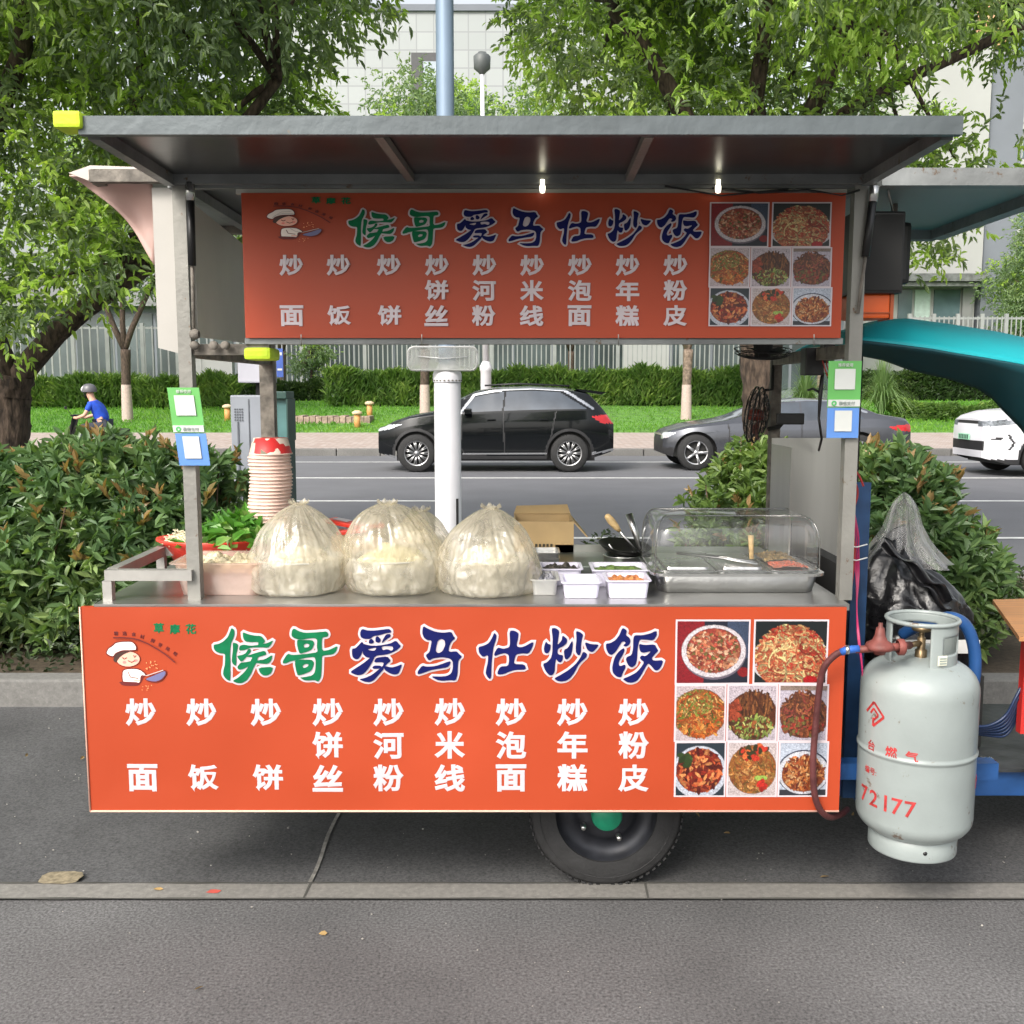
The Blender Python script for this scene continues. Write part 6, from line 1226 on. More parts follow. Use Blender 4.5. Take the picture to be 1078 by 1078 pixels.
# payment placards ---------------------------------------------------------
PG = mat('placard_green', (.12, .40, .10), .35, 0, .06, 10, coat=.3); PB = mat('placard_blue', (.10, .24, .60), .35, 0, .06, 10, coat=.3); PW = mat('placard_white', (.58, .60, .58), .35, coat=.3); INK = mat('placard_ink', (.25, .30, .28), .5)
def placard(label, px0, px1, pyt, pyg, pyb, lean, off):
    Y = YF-.032; p = pt((px0+px1)/2, pyt, Y); w = (px1-px0)/F*Y*1.01; zt_, zg, zb_ = pt(0, pyt, Y).z, pt(0, pyg, Y).z, pt(0, pyb, Y).z
    root = thing('payment_placard', label, 'placard', (p.x, Y, zb_), 'payment placards on the cart posts'); c = p.x
    def fl(name, x0, x1, z0, z1, y, m, par, dx=0):
        b = MB(); sh = lambda z: (zt_-z)*lean
        b.add([(x0+sh(z0)+dx, y, z0), (x1+sh(z0)+dx, y, z0), (x1+sh(z1)+dx, y, z1), (x0+sh(z1)+dx, y, z1), (x0+sh(z0)+dx, y+.002, z0), (x1+sh(z0)+dx, y+.002, z0), (x1+sh(z1)+dx, y+.002, z1), (x0+sh(z1)+dx, y+.002, z1)], [[0, 1, 2, 3], [5, 4, 7, 6], [0, 4, 5, 1], [1, 5, 6, 2], [2, 6, 7, 3], [3, 7, 4, 0]]); return b.build(name, m, par)
    h = zt_-zg; k = w/2
    gc = fl('green_card', c-k, c+k, zg, zt_, Y, PG, root); fl('white_square', c-k*.62, c+k*.62, zg+h*.39, zt_-h*.17, Y-.0035, PW, gc); fl('white_strip', c-k*.97, c+k*.97, zg+.003, zg+h*.17, Y-.003, PW, gc)
    b = MB(); zz = zg+h*.09; xx = c-k*.62+(zt_-zz)*lean; b.lathe([(.0030, Y-.0042), (.0058, Y-.0046), (.0074, Y-.0042)], (xx, 0, zz), 20, ax='Y'); b.build('round_mark', mat('mark_green', (.08, .42, .12), .4), gc)
    b = MB(); put_text(b, '微信支付', xx+k*.78, zz, .0105, 0, 0, .01, y0=Y-.0042); b.build('lettering', INK, gc)
    b = MB(); put_text(b, '推荐使用', c+(zt_-zg)*lean*.1, zt_-h*.085, .010, 0, 0, .01, y0=Y-.0025); b.build('lettering', PW, gc)
    bc = fl('blue_card', c-k*.97, c+k*.97, zb_, zg-.001, Y-.001, PB, root, off); hb = zg-zb_; fl('white_square', c-k*.52, c+k*.52, zb_+hb*.22, zg-hb*.10, Y-.0045, PW, bc, off)
placard('green over blue payment placard with blank squares on the post above the noodle box', 176, 209, 408, 456, 490, .105, .003)
placard('green over blue payment placard with blank squares on the post above the food warmer', 873, 907, 380, 429, 461, .0, -.001)

# ------------------------------------------------------------------ things hung on the cart's far side
spk = thing('loudspeaker', 'black box loudspeaker hung under the side flap beside the upper banner', 'loudspeaker', (X(928, 3.0, 270), 3.05, 1.8))
Yk = 2.98; b = MB(); b.box(X(898, Yk, 270), X(952, Yk, 270), Yk, Yk+.16, pt(0, 309, Yk).z, pt(0, 222, Yk).z, bev=.006); b.build('body', BLACK, spk); b = MB(); b.box(X(900, Yk, 270)+.004, X(949, Yk, 270), Yk-.006, Yk-.001, pt(0, 306, Yk).z, pt(0, 226, Yk).z, bev=.002); b.build('grille', BLACKM, spk)
b = MB(); b.tube([pt(915, 224, Yk+.05), pt(921, 196, Yk)], .003, 6); b.tube([pt(940, 224, Yk+.05), pt(935, 200, Yk)], .003, 6); b.build('hook_wire', WIRE, spk)
sp2 = thing('horn_speaker', 'smaller black speaker half hidden behind the box loudspeaker', 'loudspeaker', (X(950, 3.2, 270), 3.25, 1.8)); b = MB(); b.box(X(940, 3.2, 270), X(957, 3.2, 270), 3.18, 3.32, pt(0, 300, 3.2).z, pt(0, 234, 3.2).z, bev=.015); b.build('body', BLACK, sp2); b = MB(); b.bar((X(948, 3.2, 234), 3.25, pt(0, 236, 3.2).z), (X(948, 3.2, 234), 3.25, zsf), .012); b.build('bracket', RUST, sp2)
orc = thing('orange_battery', 'orange power pack hanging right under the black loudspeaker', 'power pack', (X(920, 3.0, 320), 3.05, 1.7)); b = MB(); b.box(X(899, 3.0, 320), X(937, 3.0, 320), 3.0, 3.12, pt(0, 335, 3.0).z, pt(0, 309.5, 3.0).z, bev=.006); b.build('case', ORAP, orc); b = MB(); b.box(X(899, 3.0, 320)-.001, X(937, 3.0, 320)+.001, 2.995, 2.999, pt(0, 330, 3.0).z, pt(0, 328.5, 3.0).z); b.box(X(937, 3.0, 320)+.001, X(941, 3.0, 320), 3.0, 3.1, pt(0, 336, 3.0).z, pt(0, 309, 3.0).z); b.build('seam', mat('orange_seam', (.4, .08, .02), .5), orc)
# fan under the rail, controller, phone holder
fan = thing('hanging_fan', 'black wire-guard fan hung face down under the sign rail before the trunk', 'fan', (X(803, 3.5, 370), 3.5, 1.66)); b = MB(); cf = Vector((X(803, 3.5, 370), 3.5, pt(0, 371, 3.5).z)); Mf = Matrix.Translation(cf) @ Matrix.Rotation(.16, 4, 'X')
for r, dz in ((.030, -.020), (.045, -.019), (.058, -.017), (.070, -.014), (.082, -.010), (.092, -.004), (.096, .01)):
    P = [Mf @ Vector((r*math.cos(a), r*math.sin(a), dz)) for a in np.linspace(0, 2*PI, 33)]; b.tube(P, .0016, 5)
for k in range(16): a = 2*PI*k/16; b.tube([Mf @ Vector((.02*math.cos(a), .02*math.sin(a), -.021)), Mf @ Vector((.07*math.cos(a), .07*math.sin(a), -.014)), Mf @ Vector((.097*math.cos(a), .097*math.sin(a), .012))], .0012, 4)
b.build('guard', BLACK, fan); b = MB(); b.lathe([(0, -.022), (.022, -.021), (.03, .0), (.035, .05), (0, .055)], (0, 0, 0), 20)
for k in range(4): a = PI/2*k+.3; b.add([(.02*math.cos(a), .02*math.sin(a), 0), (.085*math.cos(a-.3), .085*math.sin(a-.3), .004), (.085*math.cos(a+.35), .085*math.sin(a+.35), .010), (.02*math.cos(a+.5), .02*math.sin(a+.5), .008)], [[0, 1, 2, 3]])
b.v = [tuple(Mf @ Vector(v)) for v in b.v]; b.build('motor_and_blades', BLACKM, fan)
f2 = thing('hanging_fan', 'black oval wire fan guard hanging edge-on in front of the brown trunk', 'fan', (X(799, 3.72, 438), 3.72, 1.35)); b = MB(); cf2 = Vector((X(798, 3.72, 438), 3.72, pt(0, 437, 3.72).z)); M2 = Matrix.Translation(cf2) @ Matrix.Rotation(math.radians(66), 4, 'Z') @ Matrix.Rotation(PI/2+.12, 4, 'X')
for r_, dz in ((.02, .034), (.035, .033), (.05, .030), (.064, .025), (.078, .018), (.090, .009), (.100, .0), (.100, -.018), (.09, -.028), (.07, -.035), (.045, -.038)): b.tube([M2 @ Vector((r_*math.cos(a), r_*math.sin(a), dz)) for a in np.linspace(0, 2*PI, 33)], .0014 if r_ < .1 else .0035, 5)
for k in range(20): a = 2*PI*k/20; b.tube([M2 @ Vector((.02*math.cos(a), .02*math.sin(a), .034)), M2 @ Vector((.07*math.cos(a), .07*math.sin(a), .022)), M2 @ Vector((.1*math.cos(a), .1*math.sin(a), -.01)), M2 @ Vector((.045*math.cos(a), .045*math.sin(a), -.038))], .0011, 4)
b.build('guard', BLACK, f2); b = MB(); b.lathe([(0, .02), (.018, .018), (.022, -.01), (.022, -.034), (0, -.036)], (0, 0, 0), 16)
for k in range(3): a = 2*PI/3*k; b.add([(.02*math.cos(a), .02*math.sin(a), .004), (.088*math.cos(a-.45), .088*math.sin(a-.45), -.006), (.088*math.cos(a+.45), .088*math.sin(a+.45), .012), (.02*math.cos(a+.9), .02*math.sin(a+.9), .008)], [[0, 1, 2, 3]])
b.v = [tuple(M2 @ Vector(v)) for v in b.v]; b.build('motor_and_blades', mat('fan_red_blades', (.16, .03, .02), .4), f2)
b = MB(); b.tube([cf2+Vector((.03, .02, .09)), (X(814, 3.76, 420), 3.78, pt(0, 410, 3.76).z), (X(815, 3.78, 372), 3.79, pt(0, 372, 3.78).z)], .006, 6); b.build('bracket', BLACKM, f2)
ct = thing('power_box', 'black power controller with a green light hanging beside the payment placard', 'controller', (X(860, 3.2, 380), 3.2, 1.55)); b = MB(); b.box(X(848, 3.2, 380), X(868, 3.2, 380), 3.2, 3.26, pt(0, 395, 3.2).z, pt(0, 366, 3.2).z, bev=.004); b.box(X(868, 3.2, 380)+.001, X(880, 3.2, 380), 3.21, 3.26, pt(0, 382, 3.2).z, pt(0, 362, 3.2).z, bev=.004); b.build('body', BLACK, ct)
b = MB(); b.lathe([(0, 3.203), (.005, 3.204), (.006, 3.209)], (X(872, 3.2, 376), 0, pt(0, 377, 3.2).z), 12, ax='Y'); b.build('indicator_light', mat('green_led', (.1, 1, .4), .4, emit=((.05, 1, .3), 8)), ct)
b = MB(); b.tube([pt(868, 366, 3.22), pt(866, 380, 3.18), pt(871, 396, 3.18)], .002, 5); b.tube([pt(872, 366, 3.22), pt(870, 384, 3.18), pt(876, 398, 3.18)], .002, 5); b.build('red_wires', mat('wire_red', (.4, .03, .02), .5), ct)
hc = thing('black_cable', 'thick black cord hanging down from the controller to the wind guard', 'cord', (X(863, 3.25, 420), 3.25, 1.3)); b = MB(); b.tube([pt(866, 392, 3.25), pt(864, 410, 3.25), pt(862, 440, 3.25), pt(865, 462, 3.3), pt(862, 474, 3.4)], [.005, .0075, .004, .004, .004], 8); b.tube([pt(864, 414, 3.25), pt(856, 409, 3.25), pt(850, 411, 3.25)], .004, 6); b.build('cord', BLACK, hc)
ph = thing('phone_holder', 'black phone clamp with a dark phone screwed to the cart\'s back post', 'phone holder', (X(830, 3.7, 441), 3.74, 1.4)); b = MB(); b.box(X(818, 3.7, 441), X(847, 3.7, 441), 3.70, 3.715, pt(0, 447, 3.7).z, pt(0, 435, 3.7).z, bev=.004); b.build('phone', BLACK, ph); b = MB(); b.tube([(X(810, 3.74, 446), 3.76, pt(0, 452, 3.74).z), (X(822, 3.72, 450), 3.74, pt(0, 449, 3.74).z), (X(826, 3.7, 444), 3.717, pt(0, 444, 3.7).z)], .008, 8); b.build('arm', BLACKM, ph)

# ------------------------------------------------------------------ gas cylinder
GASM = mat('cylinder_paint', (.27, .305, .30), .36, 0, .08, 4, .15, 22, coat=.3, wear=((.13, .095, .07), .62, 14)); GRED = mat('stencil_red', (.42, .03, .03), .55, 0, .25, 60)
gx, gy = X(969, 2.78, 760), 2.80; zb_ = pt(0, 893, 2.78).z; gr_ = 61.0/F*2.78
K = gr_/.157; z0 = zb_
cyl = thing('gas_cylinder', 'pale grey green gas cylinder with red writing hooked beside the lower banner', 'gas cylinder', (gx, gy, z0))
zbod = z0+.032; zs_ = pt(0, 716, 2.70).z; zsh = zs_-.0; zdome = pt(0, 700, 2.75).z
zA = pt(0, 738, 2.66).z                    # where the dome starts
b = MB(); prof = [(0, zbod-.004)]
for t_ in np.linspace(0.05, 1, 10): prof.append((gr_*math.sin(t_*PI/2)**.8, zbod+.075*(1-math.cos(t_*PI/2))))
zmid = pt(0, 803, 2.66).z
prof += [(gr_, zmid-.012), (gr_, zmid-.006), (gr_+.0035, zmid-.003), (gr_+.0035, zmid+.003), (gr_, zmid+.006), (gr_, zmid+.012), (gr_, zA-.01), (gr_, zA)]
for t_ in np.linspace(.1, 1, 10): prof.append((gr_*math.cos(t_*PI/2)**.62 if t_ < 1 else 0, zA+.085*math.sin(t_*PI/2)))
b.lathe(prof, (gx, gy, 0), 72); b.build('body', GASM, cyl)
b = MB(); b.lathe([(gr_*.72, z0+.055), (gr_*.76, z0+.045), (gr_*.76, z0+.004), (gr_*.75, z0), (gr_*.72, z0), (gr_*.72, z0+.045)], (gx, gy, 0), 56); b.build('foot_ring', GASM, cyl)
b = MB(); b.lathe([(0, 0), (.006, .001), (.006, .004)], (gx-.01, gy-gr_*.765, z0+.03), 10, ax='Y'); b.build('foot_hole', BLACK, cyl)
# collar with gap on the side of the valve and windows
zc0, zc1 = zA+.068, zA+.068+.125; rc = gr_*.60; b = MB(); n = 96
def solid(a, z):
    d = (math.degrees(a)+360) % 360; h = (z-zc0)/(zc1-zc0)
    if 193 < d < 262 and h < .93 and h > -.1: return False       # opening toward the regulator
    if (284 < d < 338 and .34 < h < .72) or (40 < d < 140 and .28 < h < .78): return False
    return True
nz = 18; vs = []; fs = []
for i in range(nz+1):
    z = zc0+(zc1-zc0)*i/nz
    for k in range(n): a = 2*PI*k/n; r = rc*(1+.0); vs.append((gx+r*math.cos(a), gy+r*math.sin(a), z))
for i in range(nz):
    for k in range(n):
        if solid(2*PI*(k+.5)/n, zc0+(zc1-zc0)*(i+.5)/nz): fs.append([i*n+k, i*n+(k+1) % n, (i+1)*n+(k+1) % n, (i+1)*n+k])
b.add(vs, fs, 0, True); o = b.build('collar', GASM, cyl); md = o.modifiers.new('t', 'SOLIDIFY'); md.thickness = .005
b = MB(); P = [Vector((gx+rc*math.cos(a), gy+rc*math.sin(a), zc1)) for a in np.linspace(0, 2*PI, 61)]; b.tube(P, .0065, 8, caps=False); b.build('collar_rim', GASM, cyl)
a = math.radians(282); b = MB(); tp_ = Vector((gx+(rc+.003)*math.cos(a), gy+(rc+.003)*math.sin(a), zc0+.03)); b.box(-.014, .014, -.002, .001, -.014, .014, M=Matrix.Translation(tp_) @ Matrix.Rotation(a+PI/2, 4, 'Z'), bev=.002); tgp = b.build('number_tag', mat('tag_pale', (.66, .66, .55), .4), cyl)
b = MB()
for r_ in range(3): b.box(-.010, .010, -.0045, -.0032, .006-r_*.007, .0085-r_*.007, M=Matrix.Translation(tp_) @ Matrix.Rotation(a+PI/2, 4, 'Z'))
b.build('tag_lines', INK, tgp)
b = MB(); vz = zA+.085; b.lathe([(.016, vz-.01), (.016, vz+.02), (.011, vz+.022), (.011, vz+.055), (.007, vz+.056), (.007, vz+.075)], (gx, gy, 0), 16); b.lathe([(0, vz+.074), (.026, vz+.075), (.028, vz+.082), (.026, vz+.089), (0, vz+.09)], (gx, gy, 0), 20); b.tube([(gx, gy, vz+.04), (gx-.045, gy-.03, vz+.04)], .008, 10); b.build('valve', mat('brass_valve', (.22, .16, .09), .4, .8, .2, 30), cyl)
# red writing wrapped on the body
def wrap(b, s, a_deg, z, h, bev, wfix=None, lift=.0012):
    V, Fs, w, hh = text_mesh(s, bev); k = h/hh; kx = k if wfix is None else wfix/w; R = gr_+lift
    b.add([(gx+(R+zz*.0004)*math.cos(math.radians(a_deg)+x*kx/R), gy+(R+zz*.0004)*math.sin(math.radians(a_deg)+x*kx/R), z+y*k) for x, y, zz in V], Fs)
def ang(px): return math.degrees(math.asin(max(-1, min(1, (px-969)/61.5))))+270
b = MB(); zt1 = pt(0, 793, 2.68).z
wrap(b, '台', ang(911.5), zt1, .030, .02); wrap(b, '燃', ang(925), zt1, .030, .02, .034); wrap(b, '气', ang(942), zt1-.002, .030, .02, .034); b.build('lettering', GRED, cyl)
b = MB(); zt2 = pt(0, 850, 2.68).z
for ch, px in zip('72177', (909, 914, 922.5, 931.5, 943)): wrap(b, ch, ang(px), zt2+(969-px)*.0001, .046, .012)
b.build('number', GRED, cyl); b = MB(); wrap(b, '编号:', ang(911.5), pt(0, 820, 2.68).z, .02, .01); wrap(b, '严禁', ang(1026), pt(0, 830, 2.68).z, .03, .02); b.build('small_lettering', GRED, cyl)
b = MB(); zd = pt(0, 759, 2.68).z   # rhombus emblem of nested bands
def band(P, w):
    R = gr_+.0014
    for (a, c), (a2, c2) in zip(P, P[1:]):
        L = math.hypot(a2-a, c2-c); nx_, nz_ = -(c2-c)/L*w/2, (a2-a)/L*w/2
        q_ = [(a+nx_, c+nz_), (a2+nx_, c2+nz_), (a2-nx_, c2-nz_), (a-nx_, c-nz_)]; th0 = math.radians(ang(912))
        b.add([(gx+R*math.cos(th0+u/R), gy+R*math.sin(th0+u/R), zd+v) for u, v in q_], [[0, 1, 2, 3]]); R += .0001
band([(-.03, .0), (0, .034), (.036, 0), (0, -.034), (-.0, -.010)], .007); band([(-.012, -.0), (0, .016), (.018, 0), (.002, -.016)], .006); b.build('rhombus_emblem', GRED, cyl)
# regulator and hose
rg = thing('gas_regulator', 'dusty red gas regulator screwed to the cylinder valve', 'regulator', tuple(pt(925, 680, 2.72))); RDM = mat('dusty_red_metal', (.20, .055, .045), .6, .1, .25, 20, .2, 60)
c = pt(926, 681, 2.70); b = MB(); b.lathe([(0, c.z-.022), (.014, c.z-.020), (.018, c.z-.010), (.036, c.z-.006), (.038, c.z+.002), (.034, c.z+.010), (.020, c.z+.018), (.014, c.z+.032), (.011, c.z+.052), (.006, c.z+.056), (.006, c.z+.066), (0, c.z+.067)], (c.x, c.y, 0), 28); b.build('bell', RDM, rg)
vc = Vector((gx-.045, gy-.03, vz+.04)); b = MB(); b.tube([(c.x+.01, c.y, c.z), (c.x+.05, c.y+.005, c.z-.002), vc], .011, 12); b.lathe([(.019, c.x+.05), (.023, c.x+.053), (.023, c.x+.066), (.019, c.x+.069)], (0, c.y+.005, c.z-.002), 12, ax='X'); b.tube([(c.x-.01, c.y, c.z-.004), pt(900, 684, 2.70)], .010, 10); b.build('couplings', RDM, rg)
hs_ = thing('gas_hose', 'dark red rubber hose curving over the lower banner into the cylinder\'s regulator', 'hose', tuple(pt(862, 780, 2.74)))
H = [pt(904, 683, 2.70), pt(892, 684, 2.70), pt(880, 689, 2.715), pt(868, 702, 2.73), pt(863, 722, 2.745), pt(859, 760, 2.755), pt(856, 800, 2.757), pt(857, 832, 2.76), pt(862, 850, 2.765), pt(872, 860, 2.79), pt(884, 858, 2.86), pt(892, 852, 2.95)]
def spline(P, k=6):
    out = []
    for i in range(len(P)-1):
        p0, p1, p2, p3 = P[max(0, i-1)], P[i], P[i+1], P[min(len(P)-1, i+2)]
        for j in range(k): t = j/k; out.append(.5*((2*p1)+(p2-p0)*t+(2*p0-5*p1+4*p2-p3)*t*t+(3*p1-p0-3*p2+p3)*t**3))
    return out+[P[-1]]
b = MB(); b.tube(spline(H[1:]), .0092, 12); b.build('hose', mat('maroon_rubber', (.085, .022, .022), .5, 0, .2, 20, .2, 90), hs_)
b = MB(); b.tube([H[0], H[1], H[2].lerp(H[1], .5)], .0108, 12); b.build('blue_clamp_sleeve', mat('blue_tape', (.03, .12, .45), .4), hs_); b = MB(); b.tube([H[1]+Vector((.003, 0, 0)), H[1]-Vector((.006, 0, 0))], .0125, 14); b.build('clamp', STEEL, hs_)

# ------------------------------------------------------------------ the tricycle behind the cylinder
tri = thing('cargo_tricycle', 'blue cargo tricycle with turquoise plastic roof hitched beside the cart', 'tricycle', (1.7, 3.4, 0))
def tp(name, m, fn, parent=None, label=None): b = MB(); fn(b); return b.build(name, m, parent or tri, label)
zt_, zb2 = pt(0, 810, 3.15).z, pt(0, 838, 3.15).z
tp('chassis_beam', BLUEP, lambda b: (b.box(.98, 2.75, 3.15, 3.19, zb2, zt_, bev=.004), b.box(.98, 2.75, 3.72, 3.76, zb2, zt_, bev=.004)))
for x in (1.62, 2.2, 2.7): tp('cross_member', BLUEP, lambda b: b.box(x, x+.04, 3.191, 3.719, zb2, zt_-.003))
tp('deck', mat('dirty_deck_steel', (.06, .065, .07), .5, .4, .4, 8, .3, 30), lambda b: b.box(.98, 2.75, 3.12, 3.8, zt_+.002, zt_+.012))
BL = mat('blue_sheet', (.012, .045, .12), .45, .1, .35, 7, .1, 20)
tp('cylinder_bracket', BLUEP, lambda b: (b.box(gx-.05, gx+.05, gy-.01, 3.15, z0-.007, z0-.001), b.box(gx-.05, gx+.05, 3.142, 3.149, z0-.001, zt_-.001)))
tp('front_sheet', BL, lambda b: b.box(X(893, 3.0, 600)+.01, X(911, 3.02, 600), 3.0, 3.02, pt(0, 840, 3.0).z, pt(0, 508, 3.0).z))
tp('dark_sheet', BLACKM, lambda b: b.box(X(893, 3.0, 600), X(903, 3.05, 600), 3.06, 3.5, .42, pt(0, 600, 3.0).z))
HB = [pt(985, 655, 3.1), pt(1000, 650, 3.1), pt(1016, 658, 3.1), pt(1025, 680, 3.1), pt(1026, 710, 3.1), pt(1018, 745, 3.1), pt(1010, 800, 3.12)]
tp('blue_hoop', BLUEP, lambda b: b.tube(spline([pt(950, 668, 3.25), pt(965, 660, 3.2)]+HB), .019, 14))
tp('white_plate', WHITE, lambda b: (b.box(X(945, 3.3, 670), X(1032, 3.3, 670), 3.3, 3.306, pt(0, 688, 3.3).z, pt(0, 674, 3.3).z)))
tp('seat_support', BLACKM, lambda b: b.box(X(915, 3.3, 700), X(1040, 3.3, 700), 3.32, 3.7, zt_+.014, pt(0, 712, 3.32).z))
def cables(b):
    for k in range(6):
        b.tube(spline([pt(1022, 764+k*1.5, 3.2+.01*k), pt(1040, 764+k*2, 3.2+.01*k), pt(1058, 754+k*4, 3.2+.01*k), pt(1070, 733+k*5, 3.2+.01*k), pt(1085, 705+k*6, 3.22), pt(1110, 670+k*6, 3.25)]), .005, 8)
tp('brake_cables', mat('navy_cable', (.012, .03, .09), .35), cables)
tp('crumpled_foil', STEEL, lambda b: b.grid(lambda u, v: (X(1026, 3.2, 785)+.06*u, 3.17+.04*v, zt_+.014+.012*abs(noise.noise(Vector((u*6, v*6, 2))))+.003), 12, 10))
# roof shell: bright upper curve, shaded underside in a darker teal
def roof(u, v):
    px = 905+u*235; top_ = lerp([(905, 344), (925, 336.5), (955, 335), (1000, 341), (1050, 349), (1078, 355), (1110, 364), (1140, 378)], px); bot = lerp([(905, 372), (930, 377), (960, 388), (1000, 397), (1030, 407), (1046, 418), (1062, 436), (1078, 452), (1100, 490), (1140, 580)], px)
    mid = lerp([(905, 357), (940, 361), (980, 366), (1008, 371), (1040, 376), (1078, 383), (1140, 400)], px); Y0_, Y1_ = 3.12, 3.9
    return px, top_, mid, bot
b = MB()
def shell(u, v):
    px, a_, m_, c_ = roof(u, v)
    if v < .5: s_ = v/.5; p = pt(px, m_, 3.12); q = pt(px, a_, 3.36); r = p.lerp(q, s_); r.z += .012*math.sin(s_*PI); return r
    s_ = (v-.5)/.5; p = pt(px, a_, 3.36); return Vector((p.x, 3.36+.75*s_, p.z-.05*s_*s_))
b.grid(shell, 40, 16); o = b.build('roof_shell', TEAL, tri); md = o.modifiers.new('t', 'SOLIDIFY'); md.thickness = .008
b = MB()
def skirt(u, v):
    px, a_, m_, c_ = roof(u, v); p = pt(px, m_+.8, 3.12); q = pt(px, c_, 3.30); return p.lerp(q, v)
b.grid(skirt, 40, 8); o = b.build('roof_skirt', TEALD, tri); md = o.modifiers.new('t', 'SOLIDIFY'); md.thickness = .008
for p_, q_ in (((1.235, 3.7, zt_), (1.235, 3.7, pt(0, 352, 3.7).z)), ((2.6, 3.7, zt_), (2.6, 3.7, 1.62)), ((2.6, 3.2, zt_), (2.6, 3.2, 1.45))): tp('roof_post', BLACKM, lambda b: b.bar(p_, q_, .03))
for x, y in ((2.45, 3.1), (2.45, 3.82)):
    b = MB(); b.lathe([(.14, -.05), (.225, -.05), (.24, -.03), (.24, .03), (.225, .05), (.14, .05)], (x, y, .24), 40, ax='Y'); w = b.build('wheel', RUBBER, tri); b = MB(); b.lathe([(0, .03), (.14, .02), (.15, -.02), (0, -.02)], (x, y, .24), 30, ax='Y'); b.build('rim', STEEL, w)
# red and purple wiring loops in front of the blue sheet
wr = thing('wiring_bundle', 'tangle of magenta and red wires down the blue sheet beside the cart post', 'wires', tuple(pt(899, 560, 2.95))); WM = mat('magenta_wire', (.38, .02, .10), .4); WR2 = mat('dark_red_wire', (.30, .02, .02), .4)
b = MB(); b.tube(spline([pt(893, 486, 2.93), pt(898, 492, 2.93), pt(905, 502, 2.93), pt(909, 512, 2.93)]), .003, 6)
b.tube(spline([pt(893, 492, 2.94), pt(899, 505, 2.94), pt(903, 520, 2.94), pt(897, 545, 2.94), pt(900, 580, 2.94), pt(896, 620, 2.94)]), .003, 6); b.build('red_wires', WR2, wr)
b = MB()
for k in range(5): b.tube(spline([pt(893+k*1.2, 520+k*3, 2.96), pt(897+k*1.6, 545+k*4, 2.95), pt(895+k*2.2, 575, 2.95), pt(901+k*.8, 605, 2.95), pt(902, 640, 2.90), pt(903+k*.4, 670, 2.84), pt(908, 710, 2.83), pt(906, 750, 2.86), pt(905, 790, 2.95)]), .0022, 6)
b.build('magenta_wires', WM, wr); b = MB()
for py in (574, 588): b.tube([pt(890, py, 2.935), pt(902, py+2, 2.932), pt(913, py-1, 2.94)], .002, 6)
b.build('cable_ties', WHITE, wr)

# rubbish bags, table --------------------------------------------------------
BAGK = mat('black_bag_film', (.012, .012, .014), .28, 0, .2, 10, .9, 16, spec=.6)
kb_ = thing('rubbish_bag', 'shiny black rubbish bag slumped behind the gas cylinder', 'rubbish bag', (X(965, 3.5, 640), 3.5, zt_))
b = MB(); xk, yk = X(967, 3.5, 640), 3.5; zk = pt(0, 712, 3.3).z
def blob(u, v):
    a = u*2*PI; t = v; R = max(0, 1-(max(0, t-.25)/.75)**2.4)**.55*(.86+.14*min(1, t*5)); w = .07*math.sin(5*a+t*4)+.05*math.sin(9*a+2)+.10*noise.noise(Vector((math.cos(a)*2.5, math.sin(a)*2.5, t*5)))+.05*noise.noise(Vector((math.cos(a)*7, math.sin(a)*7, t*14)))
    R = max(.02, R*(1+w)); return (xk-.05*t+.195*R*math.cos(a)+.0, yk+.19*R*math.sin(a), zk+.40*t-.06*t*math.cos(a+.4)+.03*noise.noise(Vector((a*2, t*7, 1))))
b.grid(blob, 110, 60); b.build('film', BAGK, kb_)
b = MB(); b.grid(lambda u, v: (pt(930+u*70, 566+u*52, 3.36).x+.0, 3.36-.05*math.sin(u*3)+.02*math.sin(v*9+u*5), pt(0, 566+u*60, 3.36).z-.05*v*(.6+u)+.012*math.sin(u*17+v*4)), 40, 8); b.build('loose_flap', BAGK, kb_)
wb = thing('clear_bag', 'crumpled clear plastic bag tied in a peak above the black rubbish bag', 'plastic bag', (X(950, 3.5, 560), 3.52, pt(0, 592, 3.5).z))
xk2 = X(952, 3.5, 560); b = MB(); zb3, zt3 = pt(0, 596, 3.5).z, pt(0, 519, 3.5).z
def peak(u, v):
    a = u*2*PI; t = v; R = max(0, 1-t)**.75*(1-.35*math.sin(t*PI))+.015; w = .12*math.sin(7*a+1)+.10*math.sin(12*a+t*3)+.08*noise.noise(Vector((math.cos(a)*3, math.sin(a)*3, t*6))); R *= 1+w
    return (xk2+.012*t+(.16*R*math.cos(a)-.01*t), yk+.02+.11*R*math.sin(a), zb3+(zt3-zb3)*t)
b.grid(peak, 110, 30); b.build('film', BAGW, wb)
tb_ = thing('folding_table', 'orange brown wooden table top with red frame cut by the picture\'s right edge', 'table', (X(1120, 3.2, 650), 3.4, 0)); b = MB(); z_ = pt(0, 628, 3.6).z
b.add([(X(1045, 3.55, 630), 3.55, z_), (X(1075, 3.0, 640), 3.0, z_), (2.2, 3.0, z_), (2.2, 3.6, z_), (X(1045, 3.55, 630), 3.55, z_-.014), (X(1075, 3.0, 640), 3.0, z_-.014), (2.2, 3.0, z_-.014), (2.2, 3.6, z_-.014)], [[0, 1, 2, 3], [7, 6, 5, 4], [0, 4, 5, 1], [1, 5, 6, 2], [2, 6, 7, 3], [3, 7, 4, 0]]); b.build('top', mat('orange_wood', (.42, .20, .08), .5, 0, .15, 4, .1, 40, stretch=(1, 12, 1)), tb_)
for xx, yy in ((X(1082, 3.2, 680), 3.2), (2.1, 3.1), (2.1, 3.5)): b = MB(); b.bar((xx, yy, 0.4), (xx, yy, z_-.016), .03); b.build('leg', REDP, tb_)

